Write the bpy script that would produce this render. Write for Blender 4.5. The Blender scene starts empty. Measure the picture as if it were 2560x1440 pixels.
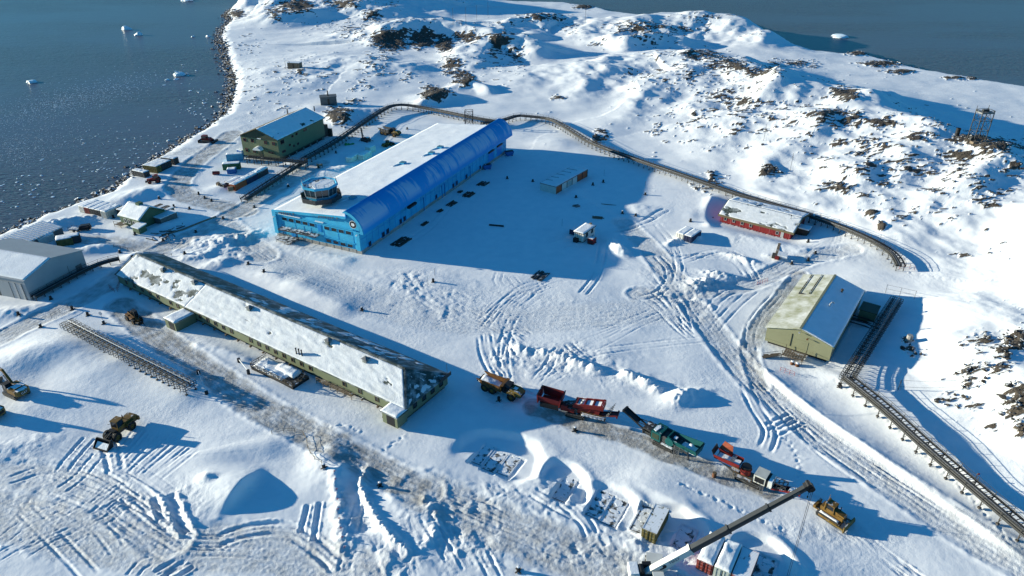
import bpy, bmesh, math, random
import numpy as np
from mathutils import Vector, Matrix

# ------------------------------------------------------------------ camera, sky, sun, exposure
F = 1762.0; TH = math.radians(29.4); CH = 90.0            # focal length in px of a 2560 px wide picture, pitch, height
SC = bpy.context.scene
COL = SC.collection
cam_d = bpy.data.cameras.new('camera'); cam = bpy.data.objects.new('camera', cam_d); COL.objects.link(cam)
cam_d.sensor_width = 36.0; cam_d.lens = 36.0 * F / 2560.0; cam_d.clip_end = 6000.0; cam_d.clip_start = 1.0
cam.location = (0, 0, CH); cam.rotation_euler = (math.radians(90) - TH, 0, 0)
SC.camera = cam
SUN_EL = 10.3; SUN_ROT = -77.0                            # degrees; the sun stands left of the view, low
W = bpy.data.worlds.new('World'); SC.world = W; W.use_nodes = True
_nt = W.node_tree; _bg = _nt.nodes['Background']
_sk = _nt.nodes.new('ShaderNodeTexSky'); _sk.sky_type = 'NISHITA'; _sk.sun_disc = False
_sk.sun_elevation = math.radians(SUN_EL); _sk.sun_rotation = math.radians(SUN_ROT)
_sk.air_density = 1.0; _sk.dust_density = 0.15; _sk.ozone_density = 3.0
_mx = _nt.nodes.new('ShaderNodeMix'); _mx.data_type = 'RGBA'; _mx.blend_type = 'MULTIPLY'
_mx.inputs[0].default_value = 1.0; _mx.inputs[7].default_value = (0.20, 0.76, 1.06, 1)
_nt.links.new(_sk.outputs[0], _mx.inputs[6]); _nt.links.new(_mx.outputs[2], _bg.inputs[0])
_bg.inputs[1].default_value = 0.093
sun_d = bpy.data.lights.new('sun', 'SUN'); sun = bpy.data.objects.new('sun', sun_d); COL.objects.link(sun)
sun_d.energy = 5.0; sun_d.angle = math.radians(0.5); sun_d.color = (1.0, 0.95, 0.76)
_sd = Vector((math.sin(math.radians(SUN_ROT)) * math.cos(math.radians(SUN_EL)),
              math.cos(math.radians(SUN_ROT)) * math.cos(math.radians(SUN_EL)), math.sin(math.radians(SUN_EL))))
sun.rotation_euler = _sd.to_track_quat('Z', 'Y').to_euler()
SC.view_settings.view_transform = 'Standard'; SC.view_settings.look = 'None'
SC.view_settings.exposure = 0.90; SC.view_settings.gamma = 1.0

# ------------------------------------------------------------------ helpers
CT, ST = math.cos(TH), math.sin(TH)
def ray(px, py):
    u = (px - 1280) / F; v = (py - 720) / F
    return np.array([u, CT - v * ST, -ST - v * CT])
def G(px, py, z=0.0):
    d = ray(px, py); t = (z - CH) / d[2]
    return np.array([d[0] * t, d[1] * t, z])
def GP(pts, z=0.0):
    return np.array([G(p[0], p[1], p[2] if len(p) > 2 else z) for p in pts])

def mat(name, col, rough=0.7, metal=0.0, var=0.0, vscale=1.0, bump=0.0, bscale=8.0, spec=0.3, snow=0.0, col2=None, c2scale=2.0, c2lo=0.5, c2hi=0.6, wave=None):
    """procedural material: base colour with noise variation, optional second (wear) colour, bump, and settled snow on upward faces"""
    m = bpy.data.materials.new(name); m.use_nodes = True
    nt = m.node_tree; b = nt.nodes['Principled BSDF']
    b.inputs['Roughness'].default_value = rough; b.inputs['Metallic'].default_value = metal
    b.inputs['Specular IOR Level'].default_value = spec
    N = nt.nodes.new; L = nt.links.new
    tc = N('ShaderNodeTexCoord'); geo = N('ShaderNodeNewGeometry')
    pos = geo.outputs['Position']
    rgb = N('ShaderNodeRGB'); rgb.outputs[0].default_value = (*col, 1); c = rgb.outputs[0]
    def mix(f, a, bb, t='MIX'):
        x = N('ShaderNodeMix'); x.data_type = 'RGBA'; x.blend_type = t
        if isinstance(f, float): x.inputs[0].default_value = f
        else: L(f, x.inputs[0])
        for i, v in ((6, a), (7, bb)):
            if isinstance(v, tuple): x.inputs[i].default_value = (*v, 1)
            else: L(v, x.inputs[i])
        return x.outputs[2]
    def noise(scale, detail=4.0, rough=.55):
        n = N('ShaderNodeTexNoise'); n.inputs['Scale'].default_value = scale; n.inputs['Detail'].default_value = detail
        n.inputs['Roughness'].default_value = rough; L(pos, n.inputs['Vector']); return n.outputs['Fac']
    def ramp(f, lo, hi, a=0.0, bb=1.0):
        r = N('ShaderNodeMapRange'); r.inputs[1].default_value = lo; r.inputs[2].default_value = hi
        r.inputs[3].default_value = a; r.inputs[4].default_value = bb; L(f, r.inputs[0]); return r.outputs[0]
    if col2 is not None:
        c = mix(ramp(noise(c2scale, 6.0, .65), c2lo, c2hi), c, tuple(col2))
    if var > 0:
        f = ramp(noise(vscale, 5.0), 0.3, 0.7, 1 - var, 1 + var)
        x = N('ShaderNodeVectorMath'); x.operation = 'SCALE'; L(c, x.inputs[0]); L(f, x.inputs['Scale']); c = x.outputs[0]
    if snow > 0:
        s = N('ShaderNodeSeparateXYZ'); L(geo.outputs['Normal'], s.inputs[0])
        up = ramp(s.outputs[2], 0.45, 0.8)
        nz = ramp(noise(0.9, 6.0, .6), 0.62 - 0.5 * snow, 0.72 - 0.5 * snow)
        mu = N('ShaderNodeMath'); mu.operation = 'MULTIPLY'; L(up, mu.inputs[0]); L(nz, mu.inputs[1])
        c = mix(mu.outputs[0], c, (0.80, 0.82, 0.84))
        rr = ramp(mu.outputs[0], 0, 1, rough, 0.7); L(rr, b.inputs['Roughness'])
    L(c, b.inputs['Base Color'])
    if bump > 0:
        bp = N('ShaderNodeBump'); bp.inputs['Strength'].default_value = 1.0; bp.inputs['Distance'].default_value = bump
        L(noise(bscale, 4.0), bp.inputs['Height']); L(bp.outputs[0], b.inputs['Normal'])
    return m

class MB:
    """collects shapes into one mesh"""
    def __init__(s): s.v = []; s.f = []; s.M = Matrix.Identity(4)
    def add(s, vs, fs):
        n = len(s.v); s.v += [tuple(s.M @ Vector(p)) for p in vs]; s.f += [tuple(n + i for i in f) for f in fs]; return s
    def box(s, x0, x1, y0, y1, z0, z1):
        return s.add([(x0,y0,z0),(x1,y0,z0),(x1,y1,z0),(x0,y1,z0),(x0,y0,z1),(x1,y0,z1),(x1,y1,z1),(x0,y1,z1)],
                     [(3,2,1,0),(4,5,6,7),(0,1,5,4),(1,2,6,5),(2,3,7,6),(3,0,4,7)])
    def cbox(s, x, y, z, dx, dy, dz): return s.box(x-dx/2, x+dx/2, y-dy/2, y+dy/2, z-dz/2, z+dz/2)
    def bar(s, a, b, w=0.1, h=None):
        h = float(h or w); w = float(w); a = Vector(a); b = Vector(b); d = (b - a)
        if d.length < 1e-6: return s
        d.normalize(); up = Vector((0,0,1)) if abs(d.z) < .95 else Vector((1,0,0))
        sx = d.cross(up).normalized() * (w/2); sz = sx.cross(d).normalized() * (h/2)
        vs = [p + i*sx + j*sz for p in (a, b) for i, j in ((-1,-1),(1,-1),(1,1),(-1,1))]
        return s.add(vs, [(0,1,2,3),(7,6,5,4),(0,4,5,1),(1,5,6,2),(2,6,7,3),(3,7,4,0)])
    def tube(s, pts, r, n=8, cap=True):
        pts = [Vector(p) for p in pts]; rs = [float(q) for q in (r if isinstance(r, (list, tuple)) else [r]*len(pts))]; vs = []; fs = []
        for k, p in enumerate(pts):
            d = (pts[min(k+1, len(pts)-1)] - pts[max(k-1, 0)]).normalized()
            up = Vector((0,0,1)) if abs(d.z) < .9 else Vector((1,0,0))
            x = d.cross(up).normalized(); y = x.cross(d)
            vs += [p + rs[k]*(math.cos(6.28318*i/n)*x + math.sin(6.28318*i/n)*y) for i in range(n)]
        for k in range(len(pts)-1):
            for i in range(n):
                j = (i+1) % n; fs.append((k*n+i, (k+1)*n+i, (k+1)*n+j, k*n+j))
        if cap: fs.append(tuple(range(n))); fs.append(tuple((len(pts)-1)*n + i for i in reversed(range(n))))
        return s.add(vs, fs)
    def cyl(s, x, y, z0, z1, r, n=16, r2=None): return s.tube([(x,y,z0),(x,y,z1)], [r, r if r2 is None else r2], n)
    def prism(s, poly, axis, a, b):
        """poly: 2-D outline extruded from a to b; axis 'x': poly=(y,z); 'y': poly=(x,z); 'z': poly=(x,y)"""
        n = len(poly)
        def P(p, t): return (t,p[0],p[1]) if axis == 'x' else (p[0],t,p[1]) if axis == 'y' else (p[0],p[1],t)
        vs = [P(p, a) for p in poly] + [P(p, b) for p in poly]
        return s.add(vs, [tuple(range(n)), tuple(reversed(range(n, 2*n)))] + [(i, n+i, n+(i+1) % n, (i+1) % n) for i in range(n)])
    def mesh(s, name, smooth=False):
        m = bpy.data.meshes.new(name); m.from_pydata(s.v, [], s.f); m.update()
        bm = bmesh.new(); bm.from_mesh(m); bmesh.ops.recalc_face_normals(bm, faces=bm.faces); bm.to_mesh(m); bm.free()
        if smooth: m.polygons.foreach_set('use_smooth', [True]*len(m.polygons))
        return m
    def build(s, name, material, parent=None, smooth=False, label=None):
        o = bpy.data.objects.new(name, s.mesh(name, smooth)); o.data.materials.append(material); COL.objects.link(o)
        if parent is not None: o.parent = parent
        if label: o['label'] = label
        return o
def tag(o, label, cat, group=None):
    o['label'] = label; o['category'] = cat
    if group: o['group'] = group
    return o
def thing(name, label, cat, loc, rz=0.0, group=None):
    o = bpy.data.objects.new(name, None); COL.objects.link(o); o.empty_display_size = .5
    o.location = loc; o.rotation_euler = (0, 0, rz); return tag(o, label, cat, group)
def copy_tree(o, parent=None):
    c = o.copy(); COL.objects.link(c); c.parent = parent
    for ch in list(o.children): copy_tree(ch, c)
    return c
def share(src, name, parent, loc=(0,0,0), rot=(0,0,0), scale=None):
    """another object on the mesh of src"""
    c = bpy.data.objects.new(name, src if isinstance(src, bpy.types.Mesh) else src.data); COL.objects.link(c); c.parent = parent; c.location = loc; c.rotation_euler = rot
    if scale: c.scale = scale
    return c
# ------------------------------------------------------------------ terrain as one height field
RNG = np.random.default_rng(7)
_perm = RNG.permutation(4096)
_ga = RNG.random(4096) * 2 * np.pi
_gx, _gy = np.cos(_ga).astype(np.float32), np.sin(_ga).astype(np.float32)
def perlin(x, y, s, seed=0):
    x = x / s + seed * 17.37; y = y / s - seed * 9.71
    xi = np.floor(x).astype(np.int64); yi = np.floor(y).astype(np.int64); xf = (x - xi).astype(np.float32); yf = (y - yi).astype(np.float32)
    def g(i, j, dx, dy):
        h = _perm[(_perm[(xi + i) & 4095] + yi + j) & 4095]; return _gx[h] * dx + _gy[h] * dy
    u = xf*xf*xf*(xf*(xf*6-15)+10); v = yf*yf*yf*(yf*(yf*6-15)+10)
    a = g(0,0,xf,yf); b = g(1,0,xf-1,yf); c = g(0,1,xf,yf-1); d = g(1,1,xf-1,yf-1)
    return ((a + u*(b-a)) + v*((c + u*(d-c)) - (a + u*(b-a)))) * 1.5
def fbm(x, y, s, o=4, seed=0, gain=.5):
    r = 0; a = 1.0
    for k in range(o): r = r + a * perlin(x, y, s, seed + k*3); s *= .5; a *= gain
    return r
def sstep(a, b, x):
    t = np.clip((x - a) / (b - a), 0, 1); return t*t*(3-2*t)

SEA = -3.0
# rows of ground distance, columns of horizontal angle: cells stay about as large as one pixel of the photograph's view
ys = [57.0]
while ys[-1] < 740: ys.append(ys[-1] + min(1.05, 2.0 * (ys[-1]**2 + 8100) / (F * 90)))
while ys[-1] < 1500: ys.append(ys[-1] + (ys[-1] - 700) * .12)
YR = np.array(ys); NC = 940
US = np.linspace(-0.86, 0.86, NC)
TY = np.repeat(YR[:, None], NC, 1); TX = (YR * CT + CH * ST)[:, None] * US[None, :]
X = TX.ravel(); Y = TY.ravel()
def seg_dist(X, Y, pts, closed=False):
    """distance to a polyline, plus position along it (0..1), signed side"""
    d = np.full(X.shape, 1e9); t = np.zeros(X.shape); sd = np.zeros(X.shape); zz = np.zeros(X.shape)
    n = len(pts); L = [np.hypot(*(pts[(i+1) % n][:2] - pts[i][:2])) for i in range(n if closed else n-1)]; tot = sum(L); acc = 0
    for i in range(len(L)):
        a = pts[i]; b = pts[(i+1) % n]; vx, vy = b[0]-a[0], b[1]-a[1]; l2 = vx*vx+vy*vy + 1e-9
        k = np.clip(((X-a[0])*vx + (Y-a[1])*vy) / l2, 0, 1)
        dx = X - a[0] - k*vx; dy = Y - a[1] - k*vy; dd = np.hypot(dx, dy); m = dd < d
        d = np.where(m, dd, d); t = np.where(m, (acc + k*L[i]) / tot, t); sd = np.where(m, np.sign(vx*dy - vy*dx), sd)
        if len(a) > 2: zz = np.where(m, a[2] + k*(b[2]-a[2]), zz)
        acc += L[i]
    return d, t, sd, zz
def inside(X, Y, poly):
    r = np.zeros(X.shape, bool); n = len(poly)
    for i in range(n):
        x0, y0 = poly[i][:2]; x1, y1 = poly[(i+1) % n][:2]
        c = ((y0 > Y) != (y1 > Y))
        r ^= c & (X < (x1-x0) * (Y-y0) / (y1-y0+1e-12) + x0)
    return r
def chaikin(p, n=2):
    p = np.array(p, float)
    for _ in range(n):
        q = [p[0]]
        for a, b in zip(p[:-1], p[1:]): q += [.75*a+.25*b, .25*a+.75*b]
        q.append(p[-1]); p = np.array(q)
    return p

COAST_L = [(-500,820),(-160,662),(0,585),(60,562),(130,532),(200,508),(250,490),(300,455),(335,425),(395,392),(450,355),(500,327),(540,298),(562,268),(570,235),(572,200),(560,165),(552,130),(540,100),(548,75),(570,55),(556,40),(575,25),(600,15),(625,-5),(650,-40)]
COAST_F = [(740,-52),(900,-32),(1100,-12),(1200,4),(1300,9),(1420,11),(1445,16),(1490,20),(1540,34),(1600,42),(1640,36),(1700,36),(1800,42),(1850,56),(1900,80),(1960,112),(2050,136),(2100,140),(2150,134),(2200,150),(2300,178),(2400,196),(2560,222),(2760,258),(3300,372)]
SHORE_L = GP(COAST_L, SEA); SHORE_F = GP(COAST_F, SEA)
LAND = np.vstack([SHORE_L, SHORE_F, [[900, 300, 0], [900, 40, 0], [-300, 40, 0]]])
ins = inside(X, Y, LAND)
dl = np.minimum(seg_dist(X, Y, SHORE_L)[0], seg_dist(X, Y, SHORE_F)[0])
dleft = seg_dist(X, Y, SHORE_L)[0]
wob = perlin(X, Y, 9, 41) * 1.6 + perlin(X, Y, 3.2, 42) * .8
sdl = np.where(ins, dl, -dl) + wob
sdc = np.where(ins, dl, -dl)
Z = np.where(sdl > 0, SEA + 3.0 * sstep(-1, 9, sdl), SEA + np.maximum(sdl * .5, -4) - .3)
hill = np.zeros_like(X); rock = np.zeros_like(X); dirt = np.zeros_like(X); comp = np.zeros_like(X)
# ridges: pixel of the crest with its height in metres, half widths towards / away from the viewer
RIDGES = [
 ([(600,30,2),(640,8,9),(700,-2,17),(760,-8,20),(850,-10,22),(930,6,18),(970,28,11)], 32, 40),
 ([(690,30,12),(740,25,13),(800,20,14)], 22, 30),
 ([(915,95,7),(940,74,13),(1000,58,16),(1060,50,17),(1110,48,17),(1170,60,15),(1235,78,12)], 20, 42),
 ([(1270,60,12),(1320,40,16),(1370,36,17),(1425,44,14),(1445,62,9)], 30, 34),
 ([(1195,150,7),(1215,105,13),(1260,92,17),(1300,90,17),(1330,105,14)], 17, 24),
 ([(1500,75,9),(1540,52,15),(1600,42,18),(1700,32,20),(1790,33,20),(1850,46,18),(1900,72,12)], 40, 40),
 ([(1560,88,13),(1640,82,14),(1700,85,13)], 16, 20),
 ([(1530,150,10),(1620,125,13),(1720,130,15),(1850,155,17),(1950,190,18),(2050,205,19),(2130,222,20),(2200,262,20),(2270,305,20),(2360,338,20),(2440,356,20),(2520,382,19),(2620,410,19),(2900,500,20)], 64, 34),
 ([(1530,150,10),(1470,200,6),(1410,255,2.5)], 20, 16),
 ([(1740,135,15),(1650,215,9),(1560,300,3),(1500,340,1.5)], 18, 16),
 ([(1950,195,17),(1850,290,10),(1760,380,4)], 18, 15),
 ([(2140,230,19),(2020,330,10),(1920,420,4.5)], 19, 15),
 ([(2300,320,19),(2190,420,10),(2080,500,4)], 20, 15),
 ([(2500,390,22),(2380,500,13),(2290,590,6)], 22, 18),
 ([(2700,520,24),(2620,600,17),(2560,680,11),(2520,730,6)], 24, 22),
 ([(2780,700,20),(2690,850,14),(2620,930,9),(2580,1010,5)], 20, 22),
 ([(2820,1000,16),(2740,1110,11),(2680,1190,6)], 18, 18),
 ([(1045,250,4),(1085,232,6),(1130,240,4)], 7, 9),
 ([(1120,215,5),(1160,192,8),(1190,205,6)], 9, 10),
 ([(800,272,2.5),(850,285,3.5),(900,270,3)], 9, 10),
 ([(640,190,3),(760,170,5),(880,150,6),(960,165,6)], 40, 45),
]
RW = []
acc = np.zeros_like(X)
warpx = X + perlin(X, Y, 45, 3) * 9 + perlin(X, Y, 16, 4) * 3.5; warpy = Y + perlin(X, Y, 45, 5) * 9 + perlin(X, Y, 16, 6) * 3.5
for pts, wf, wb in RIDGES + [(None, 46, 60)]:  # last entry: hill beyond the frame, added so its shadow covers the far snowfield
    w = np.array([(-262,700,14),(-225,700,34),(-175,690,44),(-130,672,34),(-105,660,16)], float) if pts is None else GP([(p[0], p[1], p[2] * .66) for p in pts]); c = chaikin(w, 1)
    m = (X > w[:,0].min() - 160) & (X < w[:,0].max() + 160) & (Y > w[:,1].min() - 160) & (Y < w[:,1].max() + 160)
    d, t, sd, zz = seg_dist(warpx[m], warpy[m], c)
    near = np.interp(X[m], *(lambda q: (q[:,0], q[:,1]))(c[np.argsort(c[:,0])])) > Y[m]
    wd = np.where(near, wf, wb)
    h = zz * np.exp(-(np.abs(d) / wd) ** 1.7 * 1.1)
    acc[m] += np.maximum(h, 0) ** 4
hill = acc ** .25
hmask = sstep(0.6, 5.0, hill)
lump = fbm(X, Y, 30, 3, 11) * 1.25 + fbm(X*1.5 + Y*.4, Y*.75, 9, 3, 21) * .2
rid = 1 - np.abs(perlin(X*.8 + Y*.35, Y, 11, 31)) * 2
chute = 1.9*perlin((X*.85 - Y*.5) + perlin(X, Y, 40, 33)*8, (X*.5 + Y*.85)*.22, 19, 34) + .55*perlin((X*.85 - Y*.5), (X*.5 + Y*.85)*.2, 7.5, 35)
cm = sstep(-.3, .35, perlin(X, Y, 55, 36))
hz = hill + hmask * (lump + .35 * rid + (.45 + .45*cm) * chute)
Z = Z + hz * sstep(0, 22, sdl)
# gentle undulation of the station ground
Z += (fbm(X, Y, 34, 3, 51) * .30 + perlin(X*.5+Y*.2, Y, 7, 55) * .05) * sstep(4, 20, sdl)

# --- rock: where it shows through the snow
ROCKS = [  # pixel x, y, radius x, radius y, strength
 (975,100,48,30,1.15),(1055,95,40,28,1.1),(1110,110,26,22,1.05),(1165,92,38,18,.8),(1200,95,25,14,.7),(1090,235,40,20,1.05),(1160,200,36,26,.85),(1130,165,36,30,.8),
 (740,15,60,22,.85),(690,35,30,25,.7),(860,10,70,18,.75),(930,40,40,25,.7),(800,60,120,40,.35),(880,80,60,40,.5),
 (1350,45,80,16,.7),(1250,100,45,26,.75),(1290,140,40,40,.6),(1240,125,26,18,.75),(1420,70,40,18,.5),
 (1600,70,90,22,.72),(1700,75,80,16,.6),(1760,45,60,14,.6),(1620,100,90,25,.55),(1500,110,50,30,.4),
 (1750,140,70,22,.72),(1820,165,70,26,.74),(1900,180,70,20,.72),(1990,160,90,14,.6),(1800,240,60,25,.62),(1860,260,70,22,.65),(1740,290,40,35,.5),
 (2110,235,45,22,.85),(2060,290,60,22,.78),(2130,300,60,30,.72),(2200,310,60,24,.72),(2180,360,70,26,.66),(2090,360,60,20,.58),(2300,345,70,22,.68),(2420,350,60,14,.95),(2480,370,90,30,.8),(2400,390,90,30,.68),(2540,420,60,30,.68),
 (2150,420,70,24,.6),(2260,420,80,30,.58),(2100,470,80,20,.6),(2200,460,60,16,.6),(2250,540,60,30,.62),(2180,535,18,12,.95),(2205,565,12,12,.95),(1925,430,40,20,.75),(1770,460,50,30,.5),(1780,440,20,14,.85),(2330,480,60,40,.5),(2450,500,60,40,.5),
 (1500,340,26,26,.75),(1490,345,12,14,1.0),(1400,245,26,12,.62),(1590,190,50,30,.45),(1640,330,40,30,.5),
 (850,292,40,24,.92),(830,265,24,12,.6),(890,255,40,14,.6),(900,215,50,20,.5),(940,160,60,40,.5),(1000,190,60,30,.42),(760,190,120,60,.42),(650,220,60,70,.38),(620,120,50,60,.36),(700,270,70,30,.36),
 (2540,850,40,26,1.0),(2510,880,30,20,.9),(2470,845,50,26,.6),(2440,1010,60,40,.5),(2540,990,40,60,.85),(2510,930,60,30,.55),(2440,930,60,40,.45),(2360,1000,60,40,.4),(2550,1080,20,30,.85),(2330,860,40,40,.35),(2270,870,22,36,.55),
 (1900,290,320,110,.44),(2240,410,260,120,.45),(1700,190,200,60,.44),(2420,470,160,110,.43),(1250,140,110,70,.42),(2450,930,120,160,.42),
 (2480,600,70,60,.42),(2400,650,50,30,.38),(2200,160,70,10,.85),(2250,180,50,8,.8),(1460,18,26,6,1.0),(2150,134,40,6,.9),(2400,196,60,5,.8),(590,35,30,16,.8),
]
rd = np.zeros_like(X)
# image position of every terrain point of the smooth surface, used only to place rock by where it is seen
zc = Z - CH; dep = Y * CT - zc * ST
PX = 1280 + F * X / dep; PY = 720 - F * (Y * ST + zc * CT) / dep
for px, py, rx, ry, s in ROCKS:
    m = (np.abs(PX - px) < 2.2*rx) & (np.abs(PY - py) < 2.2*ry)
    rd[m] = np.maximum(rd[m], s * np.exp(-(((PX[m]-px)/rx)**2 + ((PY[m]-py)/ry)**2) * .8))
rd = np.maximum(rd, .36 * sstep(2.5, 8, hill) * np.clip(.75 + .8*perlin(X, Y, 40, 63), .2, 1.15))
shore = np.where(dleft < 60, np.exp(-((sdc - 1.0) / 3.2) ** 2), .55 * np.exp(-((sdc - .5) / 2.0) ** 2)) * (sdc < 9)
rn = .5 + .5 * fbm(X, Y*1.3, 9, 4, 61, .6)            # patchy
rn2 = .5 + .5 * fbm(X*.42 + .22*Y, Y*1.25, 1.7, 3, 71, .7)
mixn = .45 * rn + .55 * rn2
rock = sstep(.0, .10, np.minimum(rd, .92) * .80 - mixn * .86 + .005)
rock = np.maximum(rock, sstep(.25, .6, shore * 1.25 - .35 * rn2))
crag = np.abs(perlin(X, Y, 4.2, 81)) + .6 * np.abs(perlin(X, Y, 1.9, 82)) + .35*np.abs(perlin(X, Y, .9, 83))
soft = sstep(-.25, .3, rd * 1.02 - mixn * 1.10)
Z += (rock * (.06 + .6 * crag) + soft * .35) * np.clip(rd * 1.3, .35, 1.3) * (sdl > -1)

Z += hmask * (1-rock) * (perlin(X*.5 + Y*.3, Y, 3.4, 85) * .16 + perlin(X*.7, Y, 1.5, 86) * .05)
# --- tracks, roads, banks and scoops on the snow of the station, drawn along lines on the ground
def feat(pts, reach, z=0.0, smooth=2):
    w = chaikin(GP(pts, z), smooth) if len(pts) > 2 else GP(pts, z)
    m = np.where((X > w[:,0].min()-reach) & (X < w[:,0].max()+reach) & (Y > w[:,1].min()-reach) & (Y < w[:,1].max()+reach))[0]
    d, t, sd, _ = seg_dist(X[m], Y[m], w); k = d < reach
    return m[k], d[k], t[k], sd[k]
def ruts(pts, gauge=1.9, width=.55, depth=.16, berm=.07, ends=.06):
    m, d, t, sd = feat(pts, gauge + 2)
    e = sstep(0, ends, t) * sstep(0, ends, 1-t)
    q = np.abs(d - gauge/2) / (width/2)
    Z[m] += e * ((-depth * np.exp(-q**4) + berm * np.exp(-((q - 1.75) / .55)**2) * (1 + .8*perlin(X[m], Y[m], .7, 91))) * .62 * np.clip(.75 + .9*perlin(X[m], Y[m], 6, 93), .1, 1.4))
def rut1(pts, width=.6, depth=.2, berm=.1):
    m, d, t, sd = feat(pts, width*3)
    q = d / (width/2); e = sstep(0, .04, t) * sstep(0, .04, 1-t)
    Z[m] += e * (-depth * np.exp(-q**4) + berm * np.exp(-((q - 1.6) / .5)**2) * (1 + perlin(X[m], Y[m], .8, 92)))
def ridge(pts, wl, wr, h, rough=.3, rs=1.6, sm=2, pw=1.6, taper=None):
    """bank: wl / wr half widths left / right of the drawing direction"""
    m, d, t, sd = feat(pts, max(wl, wr)*3, smooth=sm)
    wv = chaikin(GP(pts), 1); ln = np.hypot(*(wv[1:, :2]-wv[:-1, :2]).T).sum(); tp = float(np.clip(1.5*max(wl, wr)/ln, .12, .5)) if taper is None else taper
    w = np.where(sd > 0, wl, wr); e = sstep(0, tp, t) * sstep(0, tp, 1-t)
    n = 1 + rough * fbm(X[m], Y[m], rs, 3, 95)
    Z[m] += h * e * np.exp(-(d / w) ** pw) * n
def mound(px, py, r1, r2, ang, h, rough=.25, rs=1.5, pw=2.0):
    c = G(px, py); a = math.radians(ang); m = np.where((np.abs(X-c[0]) < 3*max(r1, r2)) & (np.abs(Y-c[1]) < 3*max(r1, r2)))[0]
    dx = X[m]-c[0]; dy = Y[m]-c[1]; u = (dx*math.cos(a)+dy*math.sin(a))/r1; v = (-dx*math.sin(a)+dy*math.cos(a))/r2
    Z[m] += h * np.exp(-(u*u+v*v) ** (pw/2)) * (1 + rough * fbm(X[m], Y[m], rs, 3, 96))
def road(pts, half, dirty=.5, compact=1.0, cut=.12, streak=.6):
    m, d, t, sd = feat(pts, half*1.6)
    s = d * sd; e = 1 - sstep(half*.75, half*1.25, d + perlin(X[m], Y[m], 3.5, 97) * .8)
    g = perlin(s*3.0, t*60, 1.1, 98) * .5 + perlin(X[m], Y[m], 2.2, 99) * .7
    dirt[m] = np.maximum(dirt[m], 1.35 * dirty * e * np.clip(.75 + .8*g, 0, 1.3)); comp[m] = np.maximum(comp[m], compact * e)
    Z[m] += e * (-cut + .035*streak * np.sin(s*5.2 + perlin(X[m], Y[m], 6, 100)*2)) + cut*.9 * np.exp(-((d-half*1.18)/(.18*half))**2) * (1+.6*perlin(X[m], Y[m], 1.3, 101))
def churn(px, py, rx, ry, amp, s=1.2, dirty=0.0, seed=0):
    """rough, ploughed-up snow; radii in picture pixels"""
    a = G(px-rx, py); b = G(px+rx, py); c = G(px, py-ry); d_ = G(px, py+ry); ce = G(px, py)
    r1 = (b[0]-a[0])/2; r2 = abs(c[1]-d_[1])/2
    m = np.where((np.abs(X-ce[0]) < 2*r1) & (np.abs(Y-ce[1]) < 2*r2))[0]
    q = ((X[m]-ce[0])/r1)**2 + ((Y[m]-ce[1])/r2)**2; e = np.exp(-q**1.5)
    wx = X[m] + perlin(X[m], Y[m], s*3.1, 111+seed) * s; wy = Y[m] + perlin(X[m], Y[m], s*2.7, 112+seed) * s
    n = fbm(wx, wy*.8 + wx*.25, s*3.0, 5, 113+seed, .58); n2 = np.abs(fbm(wx, wy, s*4.4, 3, 120+seed))
    e = e * (.35 + .65 * sstep(-.35, .25, perlin(X[m], Y[m], s*7, 125+seed)))
    Z[m] += e * amp * .42 * (n + 1.1*n2 - .3); comp[m] = np.maximum(comp[m], .8*e)
    if dirty: dirt[m] = np.maximum(dirt[m], .6 * dirty * e * np.clip(.5 + 1.5*n, 0, 1.2))
# roads
road([(-120,905),(0,848),(110,790),(200,752),(262,715),(330,668),(420,612),(520,570),(610,520),(700,470),(800,410)], 3.6, .42)
road([(300,760),(345,800),(420,862),(520,930),(640,1012),(760,1078),(860,1130),(960,1185),(1060,1232)], 3.3, .62)
road([(1060,1232),(1180,1290),(1320,1345),(1480,1405),(1640,1470)], 4.6, .36, streak=.3)
road([(610,530),(560,515),(510,505),(460,490),(440,465),(460,435),(490,405),(540,370),(580,335)], 4.0, .55)
road([(170,600),(230,596),(300,610),(380,622),(450,610)], 3.4, .45)
road([(1560,560),(1640,640),(1700,720),(1760,800),(1830,890),(1910,975),(2010,1060),(2120,1140),(2250,1230),(2400,1330),(2600,1450)], 3.4, .22)
road([(1600,735),(1720,735),(1850,720),(1930,690),(2010,655),(2120,640)], 3.2, .20)
road([(-80,1265),(80,1300),(250,1345),(420,1375),(600,1365),(760,1390),(900,1450)], 4.8, .27)
road([(-80,1190),(80,1190),(220,1215),(330,1270),(420,1350)], 3.6, .18)
road([(620,640),(700,660),(800,700),(950,760),(1100,800),(1300,800),(1500,790),(1700,770)], 6.0, .10, streak=.3, cut=.05)
road([(560,560),(620,610),(660,640)], 4.0, .28)
road([(400,380),(500,380),(560,360)], 5.0, .25)
road([(1330,1020),(1440,1060),(1560,1090),(1680,1140),(1800,1190),(1920,1225)], 2.2, .75, streak=.2, cut=.05)   # grit churned up along the parked machines
road([(1900,960),(1870,880),(1890,820),(1960,740),(2000,690)], 2.0, .45, cut=.10)
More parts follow.
